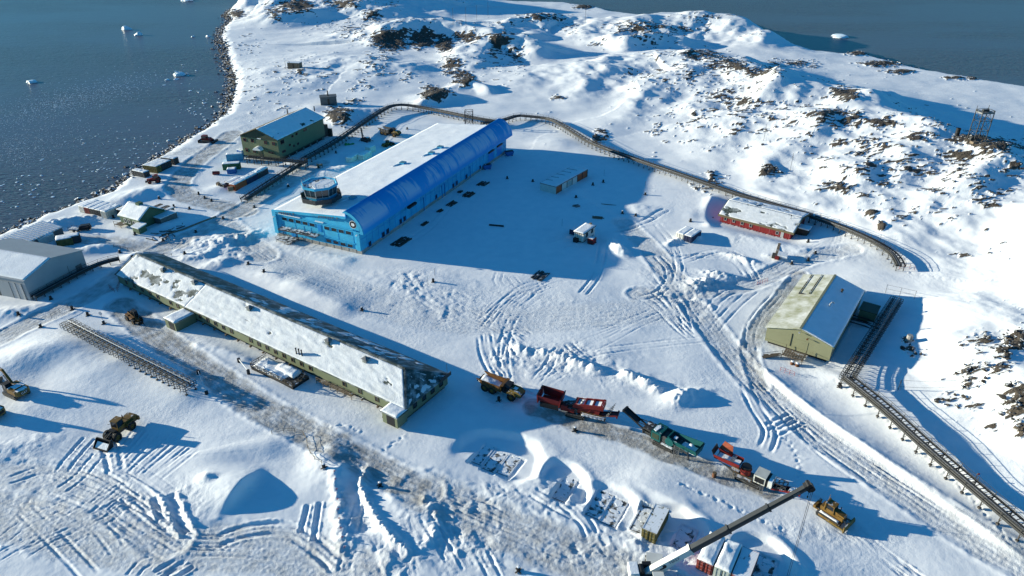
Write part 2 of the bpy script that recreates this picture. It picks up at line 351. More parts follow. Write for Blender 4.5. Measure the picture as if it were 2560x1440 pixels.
# wheel ruts
R_ = ruts
R_([(1455,738),(1490,695),(1503,645),(1508,606)], 2.1, .6, .3, .12)
R_([(1500,582),(1560,575),(1612,555),(1668,532)], 2.2, .7, .32, .1)
R_([(1530,588),(1600,570),(1640,560)], 2.0)
R_([(905,640),(1010,610),(1085,560),(1130,500),(1180,440)], 2.2, .6, .15)
R_([(1280,795),(1262,840),(1258,900),(1268,960)], 2.0, .6, .2, .12); R_([(1215,830),(1225,880),(1245,925),(1270,968)], 2.0, .6, .2, .12)
R_([(1205,840),(1210,890),(1240,940),(1300,985),(1380,1015)], 2.0, .6, .24, .12); R_([(1255,800),(1275,850),(1300,890)], 1.8, .5, .22); R_([(1330,840),(1290,820),(1255,850),(1240,905)], 2, .5, .2)
R_([(1290,960),(1400,1000),(1540,1040),(1640,1075)], 2.4, .6, .16); R_([(1400,870),(1380,900),(1360,930)], 1.8, .5, .3); R_([(1420,860),(1450,890),(1470,905)], 1.8, .5, .25)
R_([(1450,890),(1600,865),(1760,850)], 2.2, .5, .14); R_([(1100,795),(1220,800),(1340,790)], 2.2, .4, .12); R_([(1030,690),(1060,740)], 2, .4, .12)
R_([(1250,680),(1240,710),(1290,730)], 2.0, .4, .12); R_([(1275,690),(1300,720),(1340,735)], 2, .4, .12)
R_([(1862,955),(1880,1005),(1915,1060),(1928,1085),(1910,1130)], 2.2, .7, .34, .12); R_([(1925,1070),(1960,1052),(1985,1040)], 2.2, .7, .3, .1); R_([(1930,1085),(1975,1062),(1995,1050)], 2.2, .6, .3, .1)
R_([(1890,960),(1935,1010),(2000,1080),(2080,1140)], 2.2, .6, .2); R_([(1990,1050),(2015,1090),(2060,1140),(2160,1210)], 2.0, .5, .22)
for k in range(5): R_([(1640-k*14, 690+k*12),(1670-k*8,720+k*10),(1700-k*3,760+k*14),(1715+k*4,810+k*10)], 2.0, .5, .22, .12)
R_([(1640,640),(1680,680),(1660,730),(1600,745)], 2.0, .6, .3, .15); R_([(1690,650),(1760,640),(1840,650),(1870,690)], 2.2, .6, .3, .15); R_([(1700,660),(1790,625),(1850,640),(1890,700)], 2.2, .6, .3, .15)
R_([(1650,600),(1700,650),(1690,720),(1730,790)], 2, .5, .22); R_([(1770,780),(1800,740),(1870,710),(1950,690)], 2.2, .6, .26); R_([(1780,830),(1840,760),(1900,715)], 2.2, .5, .2)
R_([(1880,880),(1870,830),(1900,780),(1950,730)], 2.2, .5, .2); R_([(2020,650),(2060,620),(2100,630)], 2, .4, .14); R_([(2075,640),(2095,610),(2085,580)], 2, .4, .12)
R_([(225,1090),(180,1140),(150,1180)], 2.2, .55, .3, .1); R_([(250,1130),(200,1190),(150,1225)], 2.2, .5, .2)
for a, b in (((300,1175),(385,1080)),((325,1190),(440,1085)),((360,1195),(470,1105)),((390,1200),(490,1125)),((285,1150),(350,1070))): R_([a, b], 2.0, .6, .17, .10, .12)
R_([(290,1180),(280,1130),(262,1095)], 2.2, .8, .4, .14)
rut1([(384,1245),(395,1270),(402,1300)], 1.1, .3, .15); rut1([(425,1238),(440,1270),(452,1312),(470,1330)], 1.5, .38, .22); rut1([(300,1250),(370,1290),(420,1320)], .5, .2)
rut1([(752,1332),(760,1300),(770,1262)], .8, .28, .1); rut1([(785,1352),(792,1300),(800,1256)], .8, .28, .1)
R_([(540,1352),(600,1330),(680,1318),(740,1330),(800,1372),(850,1420)], 2.2, .8, .35, .15); R_([(330,1440),(350,1410),(380,1400)], 1.8, .5, .25); R_([(390,1440),(450,1405)], 2, .7, .4, .2); R_([(420,1445),(475,1405)], 2, .7, .4, .2)
R_([(60,1270),(120,1330),(190,1400),(230,1445)], 2.2, .5, .18); R_([(0,1230),(120,1245),(240,1300),(300,1380)], 2.2, .5, .16); R_([(20,1200),(110,1165),(200,1175)], 2.2, .6, .2); R_([(250,1280),(340,1340),(430,1390)], 2.2, .5, .2)
R_([(300,1200),(360,1240),(400,1300),(480,1350)], 2.2, .5, .2); R_([(900,1250),(880,1330),(860,1430)], 1.8, .5, .2)
for k in (0, 2, 5): R_([(1060+k*26,1290+k*14),(1090+k*25,1340+k*12),(1130+k*22,1400+k*10)], 1.8, .5, .22, .12)
R_([(1130,1250),(1200,1260),(1270,1300)], 2, .5, .2); R_([(1330,1230),(1380,1260),(1440,1290)], 2, .6, .25); R_([(1400,1250),(1460,1300),(1480,1340)], 2, .6, .25)
for k in range(4): R_([(2000+k*30,1230+k*28),(2090+k*30,1290+k*28),(2180+k*36,1360+k*30),(2280+k*40,1450+k*20)], 2.0, .4, .10)
R_([(1700,690),(1690,620),(1640,560)], 2, .5, .2); R_([(430,620),(520,580),(600,545)], 2.2, .5, .15); R_([(450,640),(560,590),(640,550)], 2.2, .5, .14); R_([(500,600),(580,600),(640,640)], 2.2, .5, .16)
# many shallow, overlapping tyre tracks where the traffic runs
_tr = random.Random(21)
def traffic(lanes, n, spread, depth):
    for _ in range(n):
        ln = _tr.choice(lanes); k0 = _tr.randint(0, max(0, len(ln)-3)); k1 = min(len(ln), k0 + _tr.randint(3, 5)); sx, sy = _tr.gauss(0, spread), _tr.gauss(0, spread*.5)
        pts = [(a + sx + _tr.gauss(0, spread*.35), b + sy + _tr.gauss(0, spread*.2)) for a, b in ln[k0:k1]]
        if len(pts) > 2: ruts(pts, _tr.uniform(1.7, 2.3), _tr.uniform(.3, .5), depth*_tr.uniform(.5, 1.3), depth*_tr.uniform(.3, .7), .2)
traffic([[(700,660),(800,700),(950,755),(1100,795),(1250,805),(1400,800),(1550,790),(1700,775)],[(1230,820),(1280,760),(1330,720),(1400,700)],[(1000,690),(1080,740),(1180,790),(1280,830),(1340,900)],[(1700,770),(1600,820),(1500,860),(1420,900),(1340,960)],[(1760,800),(1700,740),(1640,690),(1560,640),(1500,600)]], 46, 26, .10)
traffic([[(905,640),(1010,610),(1085,560),(1130,500),(1180,440)],[(1230,640),(1300,600),(1380,560),(1430,520),(1480,480)],[(1100,640),(1250,650),(1400,640),(1500,600)]], 16, 30, .14)
traffic([[(0,1240),(120,1270),(260,1320),(420,1360),(600,1365),(760,1390)],[(60,1160),(180,1190),(300,1240),(380,1310),(470,1370)],[(120,1120),(230,1160),(330,1210),(420,1290)],[(0,1390),(90,1340),(200,1290),(300,1210)]], 40, 24, .11)
traffic([[(1620,620),(1700,720),(1790,840),(1880,940),(2000,1050),(2120,1140),(2260,1240),(2420,1345)],[(1720,735),(1820,725),(1920,695),(2010,655),(2110,640)]], 26, 12, .09)
traffic([[(560,565),(470,600),(380,640),(300,690),(220,745)],[(640,510),(560,515),(480,500),(440,470),(470,425),(540,370)],[(620,620),(700,665),(780,700)],[(1080,1240),(1200,1295),(1340,1350),(1500,1410)]], 26, 14, .09)
# footpaths: lines of trampled prints
for pts in ([(2090,960),(2170,1020),(2250,1090),(2340,1180),(2430,1270),(2520,1370)], [(1960,1090),(2000,1150),(1990,1200)], [(780,1085),(850,1060),(900,1080)], [(960,1125),(1010,1090)], [(2260,700),(2400,740),(2560,770)], [(700,860),(720,900)], [(1700,1215),(1830,1270),(1960,1330)]):
    m, d, t, sd = feat(pts, 2.0); n = perlin(X[m], Y[m], .75, 131); Z[m] -= .11 * np.exp(-(d/.55)**2) * np.clip(n*2.2, -.4, 1)
# banks, drifts, scoops
ridge([(532,1305),(560,1272),(610,1220),(662,1160)], 7.0, 1.1, 2.0, .05, 4, 1)          # sharp-crested drift
ridge([(662,1160),(675,1110),(670,1075)], 9, 5, .6, .05, 4)
ridge([(925,1160),(912,1185),(903,1215),(915,1255),(940,1300),(975,1345),(1035,1395)], .7, .7, .75, .5, .7)   # ploughed bank
ridge([(835,1160),(842,1230),(850,1310),(858,1400)], 3.0, 1.1, .75, .35, 1.2)
ridge([(868,1180),(885,1240),(905,1300),(925,1350)], 2.2, 2.2, -.55, .3, 1.2)
ridge([(1045,1385),(1095,1330),(1085,1280),(1050,1235)], 1.3, 1.0, .4, .6, .9)
mound(1000,1280,6,8,70,.5,.05,4)
# horseshoe scoops round the buried container slots
def scoop(px, py, rx, ry, ang, depth, rim, rimdir=-20, rimw=.22):
    c = G(px, py); a = math.radians(ang); m = np.where((np.abs(X-c[0]) < 2.2*max(rx, ry)) & (np.abs(Y-c[1]) < 2.2*max(rx, ry)))[0]
    dx = X[m]-c[0]; dy = Y[m]-c[1]; u = (dx*math.cos(a)+dy*math.sin(a))/rx; v = (-dx*math.sin(a)+dy*math.cos(a))/ry
    q = np.hypot(u, v) + .06*perlin(X[m], Y[m], 3, 140); an = np.arctan2(dy, dx); k = .5 + .5*np.cos(an - math.radians(rimdir))
    up = sstep(.10, .45, .5 + .5*np.cos(an - math.radians(50)))
    Z[m] += -depth * (1 - sstep(.72, 1.0, q)) * 1.0 * up + rim * k * up * np.exp(-((q - 1.08) / rimw)**2)
scoop(1245,1138,9.5,7.5,-20,1.0,.22)
scoop(1412,1205,4.3,6.4,20,1.0,.22)
scoop(1525,1270,5.0,6.5,25,.5,.35)
ridge([(1520,1190),(1600,1215),(1690,1262),(1770,1318),(1850,1362),(1960,1402),(2060,1450),(2200,1540)], 5.0, 1.6, .6, .06, 4)
scoop(1700,1330,4.5,6.0,25,.6,.25); scoop(1905,1400,4.5,5.5,25,.8,.35)
ridge([(1880,905),(1990,1000),(2120,1095),(2260,1195),(2420,1310),(2600,1440)], 3.4, 1.0, .75, .08, 4)
ridge([(2030,880),(2100,960),(2230,1060),(2400,1200),(2560,1340)], 5, 3, .8, .1, 5)
mound(1548,628,3.4,1.7,-62,2.0,.30,1.3); mound(1530,608,2.0,1.4,-60,1.0,.3,1.2)
mound(1755,712,5.0,2.4,20,1.5,.5,1.3); churn(1760,705,60,30,.9,1.4); mound(1800,690,5,1.6,-20,1.0,.5,1.0); mound(1850,650,5,1.4,-40,1.0,.4,1.0); mound(1700,1000,3,2,20,1.5,.3,1.4); mound(1720,985,4,1.3,10,.9,.3)
ridge([(1265,865),(1310,880),(1360,885),(1420,905),(1480,925),(1520,938)], 1.4, 1.0, 1.1, .6, 1.3); ridge([(1540,930),(1600,955),(1660,985)], 1.3, 1.0, 1.2, .6, 1.3)
churn(1400,905,110,26,.55,.9,0,5); churn(1600,960,90,24,.5,.9,0,6)
churn(1265,900,60,90,.5,1.0); churn(1450,900,150,50,.4,1.1); churn(1660,720,60,60,.45,1.0); churn(1740,760,60,50,.4,.9); churn(2100,1330,160,40,.25,1.2)
churn(1060,730,140,50,.30,1.0); churn(1090,780,90,30,.32,1.1); churn(1000,700,80,30,.3,1.0); churn(1300,760,300,60,.10,.8)
churn(1100,1330,110,80,.55,1.0,.25); churn(1230,1380,160,70,.40,.9,.25); churn(950,1400,140,60,.50,.9,.3); churn(1340,1250,130,60,.45,1.0,.15); churn(1480,1370,140,60,.35,.8,.25); churn(1560,1400,90,50,.40,.8); churn(1220,1250,120,50,.35,.9,.2)
churn(880,1260,50,110,.45,1.0,.65,2); churn(1620,1350,70,50,.35,.8); churn(1700,1400,90,50,.45,.7); churn(560,600,120,40,.45,1.2); churn(590,630,70,30,.5,1.3); churn(160,560,60,20,.6,1.2); churn(120,620,100,40,.3,1.2)
churn(180,1200,220,70,.16,1.0); churn(420,1260,160,60,.28,1.2); churn(340,1130,120,60,.18,1.1); churn(130,1130,130,50,.2,1.2); churn(1250,1000,40,30,.3,1.0,.3); churn(1370,1040,60,20,.35,.9,.9); churn(640,300,60,40,.2,2); churn(1850,610,80,20,.25,1.5); churn(2130,640,120,30,.18,1.4)
mound(580,600,9,4,30,1.3,.5,2.0); mound(500,640,6,3,20,1.0,.35,2); mound(680,690,8,5,-30,.9,.1,4); mound(760,720,12,6,-35,.8,.08,5); mound(550,660,6,3,40,.8,.25,2)
mound(370,480,9,5,30,1.0,.2,4); mound(320,500,9,5,50,.9,.15,4); mound(150,560,9,3,30,1.6,.4,1.8); mound(230,625,7,3,20,1.4,.15,3); mound(345,640,4,2.4,40,1.1,.15,3); mound(60,900,9,6,30,1.6,.08,5); mound(200,900,14,7,-35,1.2,.06,6); mound(30,780,6,3,20,.8,.2,2)
mound(415,560,7,3,30,.9,.2,2); mound(560,470,6,4,30,1.0,.1,4); mound(860,420,9,3,40,.9,.2,2); mound(930,280,12,5,10,1.4,.15,4); mound(1390,365,10,6,-20,1.2,.05,6); mound(880,560,3,2,0,.0)
mound(820,1150,4,7,10,1.0,.15,3); mound(520,1205,1.4,1.1,0,.8,.2); mound(560,1130,12,8,30,.4,.05,6)
ridge([(680,600),(760,625),(840,640),(900,652)], 1.2, 2.6, .7, .2, 1.5); ridge([(700,700),(760,730),(840,760),(900,790)], 5, 4, .7, .06, 5); ridge([(470,860),(560,880),(640,905)], 2, 1.6, .35, .2, 2); ridge([(600,800),(750,880),(900,950)], 2.6, 1.6, .3, .2, 2)
ridge([(1420,470),(1480,520),(1560,560)], 3, 3, .6, .1, 3); mound(1600,530,8,4,-20,1.1,.12,3); mound(1720,540,12,5,-20,.7,.05,5); ridge([(1660,620),(1700,600),(1760,600)], 1, 1, .7, .5, 1.0)
ridge([(1780,500),(1760,540),(1775,580)], 2.2, 1.6, .9, .05, 4); mound(1900,610,12,4,-25,.8,.08,4); mound(2010,640,8,3,-15,.5,.2,2)
ridge([(1900,640),(1960,660),(2040,650)], 1, 1, .35, .5, 1); ridge([(270,880),(360,930),(450,985),(520,1010)], 5, 5, .7, .05, 5); mound(80,1010,6,4,0,.5,.1,3); mound(20,1120,8,3,20,.6,.25,2)
# container plots dug down to the grit
PLOTS = [(1208,1132,6.2,2.5,62),(1240,1150,6.2,2.5,62),(1275,1160,6.2,2.5,62),(1412,1220,6.2,2.5,62),(1498,1262,6.2,2.6,60),(1535,1280,6.2,2.6,60),(1608,1300,6.0,2.6,60),(1712,1345,5.0,2.6,58),(1908,1425,5.4,3.0,58)]
for px, py, bl, bw, yaw in PLOTS:
    c = G(px, py); a = math.radians(yaw); u = (X-c[0])*math.cos(a) + (Y-c[1])*math.sin(a); v = -(X-c[0])*math.sin(a) + (Y-c[1])*math.cos(a); m = (np.abs(u) < bl/2+.3) & (np.abs(v) < bw/2+.25)
    if m.any(): Z[m] = np.minimum(Z[m], np.percentile(Z[m], 30) - .28)
# level ground under and round the buildings
for bx, by, yaw, bl, bw, lev, mg in ((-70.5,191.4,65.7,98,31,0,5),(-20.5,106.9,146.5,99,13,-.1,3),(-103.7,262.9,70.5,31,16.6,-.2,4),(57.6,134.2,54.7,29.9,14.1,-.1,4),(82.2,188.7,142.9,21.7,13,-.2,6),(-121.3,153.35,162.8,25,18,-.1,3),(-113,196,153,8.9,9.2,0,3),(9.7,228.5,54.4,21,6.4,0,3),(18.3,188.4,55.4,7,3.1,-.1,3)):
    a = math.radians(yaw); u = (X-bx)*math.cos(a) + (Y-by)*math.sin(a); v = (X-bx)*math.sin(a) - (Y-by)*math.cos(a)
    dd = np.hypot(np.maximum(np.maximum(-u, u-bl), 0), np.maximum(np.maximum(-v, v-bw), 0)); k = 1 - sstep(.5, mg*1.6, dd)
    Z = Z*(1-k) + k*(lev + .25*(Z-lev)*(dd > 0) * .8)
# wind-packed crust over everything else
pack = (1 - comp) * sstep(4, 20, sdl)
Z += pack * (perlin(X*.45 + Y*.3, Y - X*.2, 11, 154) * .16 + perlin(X*.45 + Y*.25, Y, 2.6, 151) * .035 + perlin(X, Y, 1.1, 152) * .012) + comp * perlin(X, Y, .55, 153) * .045

ZG = Z.reshape(TX.shape)
def hgt(x, y):
    j = int(np.clip(np.searchsorted(YR, y) - 1, 0, len(YR)-2)); fy = (y - YR[j]) / (YR[j+1]-YR[j])
    u = x / (y * CT + CH * ST); i = (u - US[0]) / (US[1]-US[0]); i0 = int(np.clip(math.floor(i), 0, NC-2)); fx = i - i0
    a = ZG[j, i0]*(1-fx) + ZG[j, i0+1]*fx; b = ZG[j+1, i0]*(1-fx) + ZG[j+1, i0+1]*fx
    return float(a*(1-fy) + b*fy)
def T(px, py, dz=0.0):
    """point of the ground seen at a pixel: first crossing of its ray with the terrain"""
    d = ray(px, py); t0 = (24 - CH) / d[2]; t1 = (SEA - CH) / d[2]; prev = t0
    for k in range(1, 241):
        t = t0 + (t1-t0)*k/240
        if CH + d[2]*t <= hgt(d[0]*t, d[1]*t):
            a, b = prev, t
            for _ in range(14):
                c = (a+b)/2
                if CH + d[2]*c <= hgt(d[0]*c, d[1]*c): b = c
                else: a = c
            return (d[0]*b, d[1]*b, CH + d[2]*b + dz)
        prev = t
    return (d[0]*t1, d[1]*t1, SEA + dz)
def footprint_cut(poly, depth=0.0, level=None, soft=.4):
    global Z
    m = np.where(inside(X, Y, poly))[0]
    if level is not None: Z[m] = np.minimum(Z[m], level)
    Z[m] -= depth

def build_terrain():
    nr = len(YR); idx = np.arange(nr*NC).reshape(nr, NC)
    q = np.stack([idx[:-1,:-1], idx[:-1,1:], idx[1:,1:], idx[1:,:-1]], -1).reshape(-1, 4)
    keep = (Z[q].max(1) > SEA - 1.2); q = q[keep]
    used = np.zeros(nr*NC, bool); used[q.ravel()] = True; remap = np.cumsum(used) - 1; q = remap[q]
    me = bpy.data.meshes.new('snow_ground'); nv = int(used.sum()); nf = len(q)
    me.vertices.add(nv); me.vertices.foreach_set('co', np.stack([X[used], Y[used], Z[used]], 1).astype(np.float32).ravel())
    me.loops.add(nf*4); me.loops.foreach_set('vertex_index', q.astype(np.int32).ravel())
    me.polygons.add(nf); me.polygons.foreach_set('loop_start', np.arange(0, nf*4, 4, dtype=np.int32))
    me.polygons.foreach_set('use_smooth', np.ones(nf, bool)); me.update()
    for n, a in (('rock', rock), ('dirt', dirt), ('comp', comp)):
        at = me.attributes.new(n, 'FLOAT', 'POINT'); at.data.foreach_set('value', a[used].astype(np.float32))
    o = bpy.data.objects.new('snow_ground', me); COL.objects.link(o); o['kind'] = 'structure'; o['label'] = 'snow covered ground and rocky hills of the point'
    m = bpy.data.materials.new('snow_and_rock'); m.use_nodes = True; nt = m.node_tree; b = nt.nodes['Principled BSDF']; N = nt.nodes.new; L = nt.links.new
    geo = N('ShaderNodeNewGeometry'); pos = geo.outputs['Position']
    def attr(n): a = N('ShaderNodeAttribute'); a.attribute_name = n; return a.outputs['Fac']
    def noise(s, d=4., r=.55, dist=0.):
        n = N('ShaderNodeTexNoise'); n.inputs['Scale'].default_value = s; n.inputs['Detail'].default_value = d; n.inputs['Roughness'].default_value = r; n.inputs['Distortion'].default_value = dist; L(pos, n.inputs['Vector']); return n.outputs['Fac']
    def rng(f, lo, hi, a=0., c=1.):
        r = N('ShaderNodeMapRange'); r.inputs[1].default_value = lo; r.inputs[2].default_value = hi; r.inputs[3].default_value = a; r.inputs[4].default_value = c; L(f, r.inputs[0]); return r.outputs[0]
    def mth(op, a, c):
        x = N('ShaderNodeMath'); x.operation = op
        for i, v in enumerate((a, c)):
            if isinstance(v, float): x.inputs[i].default_value = v
            else: L(v, x.inputs[i])
        return x.outputs[0]
    def mix(f, a, c):
        x = N('ShaderNodeMix'); x.data_type = 'RGBA'; L(f, x.inputs[0])
        for i, v in ((6, a), (7, c)):
            if isinstance(v, tuple): x.inputs[i].default_value = (*v, 1)
            else: L(v, x.inputs[i])
        return x.outputs[2]
    snow = mix(rng(noise(.35, 5.), .35, .65), (.80, .815, .83), (.86, .865, .87))
    dn = mth('ADD', mth('MULTIPLY', noise(1.1, 6., .7), .8), mth('MULTIPLY', noise(5., 4., .7), .5))
    df = rng(mth('ADD', attr('dirt'), mth('MULTIPLY', mth('SUBTRACT', dn, .65), .7)), .06, .85)
    dcol = mix(rng(noise(2.2, 5.), .35, .65), (.30, .285, .265), (.42, .41, .395))
    snow = mix(mth('MULTIPLY', attr('comp'), .55), snow, (.70, .715, .735))
    c = mix(df, snow, dcol)
    rcol = mix(rng(noise(.8, 6., .65), .35, .65), (.045, .038, .031), (.125, .10, .076))
    rf = rng(mth('ADD', attr('rock'), mth('MULTIPLY', mth('SUBTRACT', noise(1.6, 5., .7), .5), .9)), .38, .62)
    c = mix(rf, c, rcol); L(c, b.inputs['Base Color'])
    b.inputs['Roughness'].default_value = .62; b.inputs['Specular IOR Level'].default_value = .2
    h = mth('ADD', mth('MULTIPLY', noise(1.3, 5., .6), mth('ADD', mth('MULTIPLY', attr('comp'), .06), rng(noise(.06, 3.), .42, .62, .02, .085))), mth('MULTIPLY', noise(5.5, 3., .6), rng(attr('comp'), 0., 1., .018, .075)))
    h = mth('ADD', h, mth('MULTIPLY', mth('MULTIPLY', noise(2.6, 4., .7), attr('rock')), .5))
    bp = N('ShaderNodeBump'); bp.inputs['Distance'].default_value = 1.0; bp.inputs['Strength'].default_value = .9; L(h, bp.inputs['Height']); L(bp.outputs[0], b.inputs['Normal'])
    me.materials.append(m); return o

def build_sea():
    w = MB(); w.add([(-4000,-500,SEA),(4000,-500,SEA),(4000,5500,SEA),(-4000,5500,SEA)], [(0,1,2,3)])
    m = bpy.data.materials.new('sea_water'); m.use_nodes = True; nt = m.node_tree; b = nt.nodes['Principled BSDF']; N = nt.nodes.new; L = nt.links.new
    b.inputs['Base Color'].default_value = (.092, .102, .128, 1); b.inputs['Specular IOR Level'].default_value = .3; b.inputs['Roughness'].default_value = .28; b.inputs['IOR'].default_value = 1.24
    geo = N('ShaderNodeNewGeometry'); mp = N('ShaderNodeMapping'); mp.inputs['Rotation'].default_value = (0, 0, math.radians(-20)); mp.inputs['Scale'].default_value = (.35, 1., 1.); L(geo.outputs['Position'], mp.inputs['Vector'])
    def noise(s, d, v): n = N('ShaderNodeTexNoise'); n.inputs['Scale'].default_value = s; n.inputs['Detail'].default_value = d; L(v, n.inputs['Vector']); return n.outputs['Fac']
    a = N('ShaderNodeMath'); a.operation = 'MULTIPLY_ADD'; L(noise(.22, 5., mp.outputs[0]), a.inputs[0]); a.inputs[1].default_value = .9; L(noise(1.1, 3., mp.outputs[0]), a.inputs[2])
    calm = N('ShaderNodeMapRange'); calm.inputs[1].default_value = .42; calm.inputs[2].default_value = .6; calm.inputs[3].default_value = .25; calm.inputs[4].default_value = 1.; L(noise(.012, 3., mp.outputs[0]), calm.inputs[0])
    bp = N('ShaderNodeBump'); L(calm.outputs[0], bp.inputs['Strength']); bp.inputs['Distance'].default_value = .55; L(a.outputs[0], bp.inputs['Height']); L(bp.outputs[0], b.inputs['Normal'])
    o = w.build('sea', m); o['kind'] = 'structure'; o['label'] = 'dark rippled sea round the point'
    return o
# ------------------------------------------------------------------ materials
M = {}
M['snow'] = mat('settled_snow', (.82,.835,.85), .65, var=.05, vscale=.6, bump=.06, bscale=2.5, spec=.2)
M['snow_old'] = mat('packed_snow', (.74,.755,.775), .7, var=.08, vscale=1.2, bump=.08, bscale=4, spec=.2)
M['blue_clad'] = mat('blue_cladding', (.035,.40,.64), .62, var=.12, vscale=.22, bump=.01, bscale=20, col2=(.03,.31,.52), c2scale=.35, c2lo=.5, c2hi=.75)
M['blue_dark'] = mat('deep_blue_cladding', (.008,.23,.58), .4, var=.06, vscale=.3)
M['concrete'] = mat('concrete', (.30,.29,.27), .85, var=.18, vscale=.8, bump=.02, bscale=6, col2=(.20,.19,.18), c2scale=.7, c2lo=.52, c2hi=.72)
M['steel'] = mat('galvanised_steel', (.20,.20,.20), .5, .5, var=.15, vscale=1.5)
M['steel_dark'] = mat('dark_steel', (.055,.055,.055), .55, .3, var=.2, vscale=1.5, snow=.18)
M['steel_pale'] = mat('pale_steel', (.42,.43,.44), .45, .4, var=.1, vscale=1.5)
M['grating'] = mat('steel_grating', (.05,.05,.05), .7, .2, var=.3, vscale=4, snow=.35)
M['glass'] = mat('window_glass', (.012,.015,.02), .08, 0, spec=.6)
M['glass_tower'] = mat('tower_glass', (.03,.045,.055), .07, 0, spec=.7)
M['glass_green'] = mat('rooflight_glass', (.10,.22,.25), .15, 0, spec=.6)
M['white'] = mat('white_paint', (.78,.78,.76), .5, var=.05)
M['black'] = mat('black_paint', (.015,.015,.016), .5)
M['rubber'] = mat('rubber', (.018,.018,.018), .85, var=.2, vscale=3, snow=.05)
M['sage'] = mat('sage_green_sheet', (.155,.175,.105), .55, var=.08, vscale=.4, bump=.012, bscale=14)
M['sage_roof'] = mat('green_roof_sheet', (.05,.065,.055), .55, .0, var=.2, vscale=.5, bump=.02, bscale=6, col2=(.60,.62,.63), c2scale=.42, c2lo=.46, c2hi=.80)
M['green'] = mat('green_sheet', (.12,.15,.085), .55, var=.07, vscale=.4)
M['green_dark'] = mat('dark_green_sheet', (.035,.055,.035), .55, var=.1, vscale=.5)
M['house_green'] = mat('house_green_board', (.065,.115,.065), .65, var=.1, vscale=.6)
M['olive'] = mat('olive_sheet', (.225,.225,.135), .5, var=.07, vscale=.35, bump=.012, bscale=14)
M['olive_dust'] = mat('olive_roof_dusted', (.28,.28,.16), .6, var=.06, vscale=.4, col2=(.66,.66,.62), c2scale=.28, c2lo=.34, c2hi=.66)
M['brown'] = mat('brown_verge', (.13,.10,.055), .7, var=.15)
M['grey_sheet'] = mat('grey_hangar_sheet', (.33,.345,.355), .55, var=.06, vscale=.3, bump=.01, bscale=10)
M['grey_dark'] = mat('dark_grey_door', (.11,.115,.115), .6, var=.1)
M['red_clad'] = mat('red_cladding', (.20,.018,.02), .6, var=.12, vscale=.8)
M['red'] = mat('red_machine_paint', (.19,.016,.014), .6, var=.12, vscale=1.2, snow=.12)
M['red_dark'] = mat('dark_red_paint', (.16,.02,.018), .5, var=.15, vscale=1.2)
M['orange_red'] = mat('orange_red_paint', (.30,.065,.028), .65, var=.1)
M['yellow'] = mat('yellow_machine_paint', (.15,.083,.017), .65, var=.3, vscale=1.4, snow=.06, col2=(.20,.10,.03), c2scale=1.6, c2lo=.58, c2hi=.7)
M['yellow_dull'] = mat('dull_yellow_paint', (.17,.115,.03), .6, var=.2, vscale=1.4, snow=.12)
M['amber'] = mat('amber_machine_paint', (.13,.058,.014), .65, var=.25, vscale=1.4, snow=.04)
M['teal'] = mat('teal_machine_paint', (.006,.085,.085), .5, var=.12, vscale=1.2, snow=.08)
M['cream'] = mat('cream_paint', (.55,.54,.48), .5, var=.12, vscale=1.0, col2=(.28,.20,.11), c2scale=1.1, c2lo=.6, c2hi=.72)
M['crane_white'] = mat('crane_white_paint', (.66,.65,.60), .45, var=.08, vscale=1)
M['boom_dark'] = mat('boom_dark_paint', (.045,.048,.05), .42, .2, var=.12, vscale=.8)
M['navy'] = mat('navy_container_paint', (.022,.032,.075), .5, var=.15)
M['c_red'] = mat('red_container_paint', (.22,.04,.028), .7, snow=.62, var=.18, vscale=1.4, col2=(.20,.04,.03), c2scale=1.3, c2lo=.55, c2hi=.7)
M['c_olive'] = mat('olive_container_paint', (.135,.11,.032), .65, snow=.55, var=.22, vscale=1.6, col2=(.12,.08,.03), c2scale=1.4, c2lo=.55, c2hi=.7)
M['c_grey'] = mat('grey_green_container_paint', (.40,.44,.40), .6, var=.15, vscale=1.4, col2=(.20,.20,.17), c2scale=1.4, c2lo=.55, c2hi=.7)
M['c_white'] = mat('white_container_paint', (.62,.60,.54), .6, var=.12, vscale=1.2, col2=(.38,.30,.22), c2scale=1.2, c2lo=.6, c2hi=.72)
M['c_blue'] = mat('light_blue_container_paint', (.06,.30,.46), .5, var=.1)
M['c_blue2'] = mat('mid_blue_container_paint', (.02,.13,.36), .5, var=.1)
M['c_green'] = mat('green_container_paint', (.03,.12,.055), .55, var=.15)
M['c_dark'] = mat('dark_grey_container_paint', (.05,.05,.052), .6, var=.2, vscale=1.4)
M['c_rust'] = mat('rust_red_container_paint', (.42,.09,.03), .55, var=.12)
M['timber'] = mat('weathered_timber', (.17,.13,.09), .85, var=.3, vscale=2.5, snow=.1)
M['timber_dark'] = mat('dark_timber', (.055,.045,.035), .85, var=.3, vscale=2.5, snow=.12)
M['rock'] = mat('dark_rock', (.045,.04,.035), .85, var=.35, vscale=.9, bump=.08, bscale=3, snow=.28)
M['rust'] = mat('rusty_drum', (.13,.055,.025), .8, var=.3, vscale=3)
M['red_white'] = mat('faded_red_rail', (.34,.10,.11), .6, var=.2, vscale=3)
M['ice'] = mat('glacier_ice', (.72,.83,.88), .3, var=.06, vscale=.4, bump=.1, bscale=1.5, spec=.4)
M['flag'] = mat('red_flag', (.5,.03,.04), .7)
M['tarp_green'] = mat('green_netting', (.02,.30,.08), .7, var=.25, vscale=2)
M['asphalt_grit'] = mat('bare_grit', (.10,.095,.085), .9, var=.35, vscale=2.2, bump=.05, bscale=6, snow=.42)
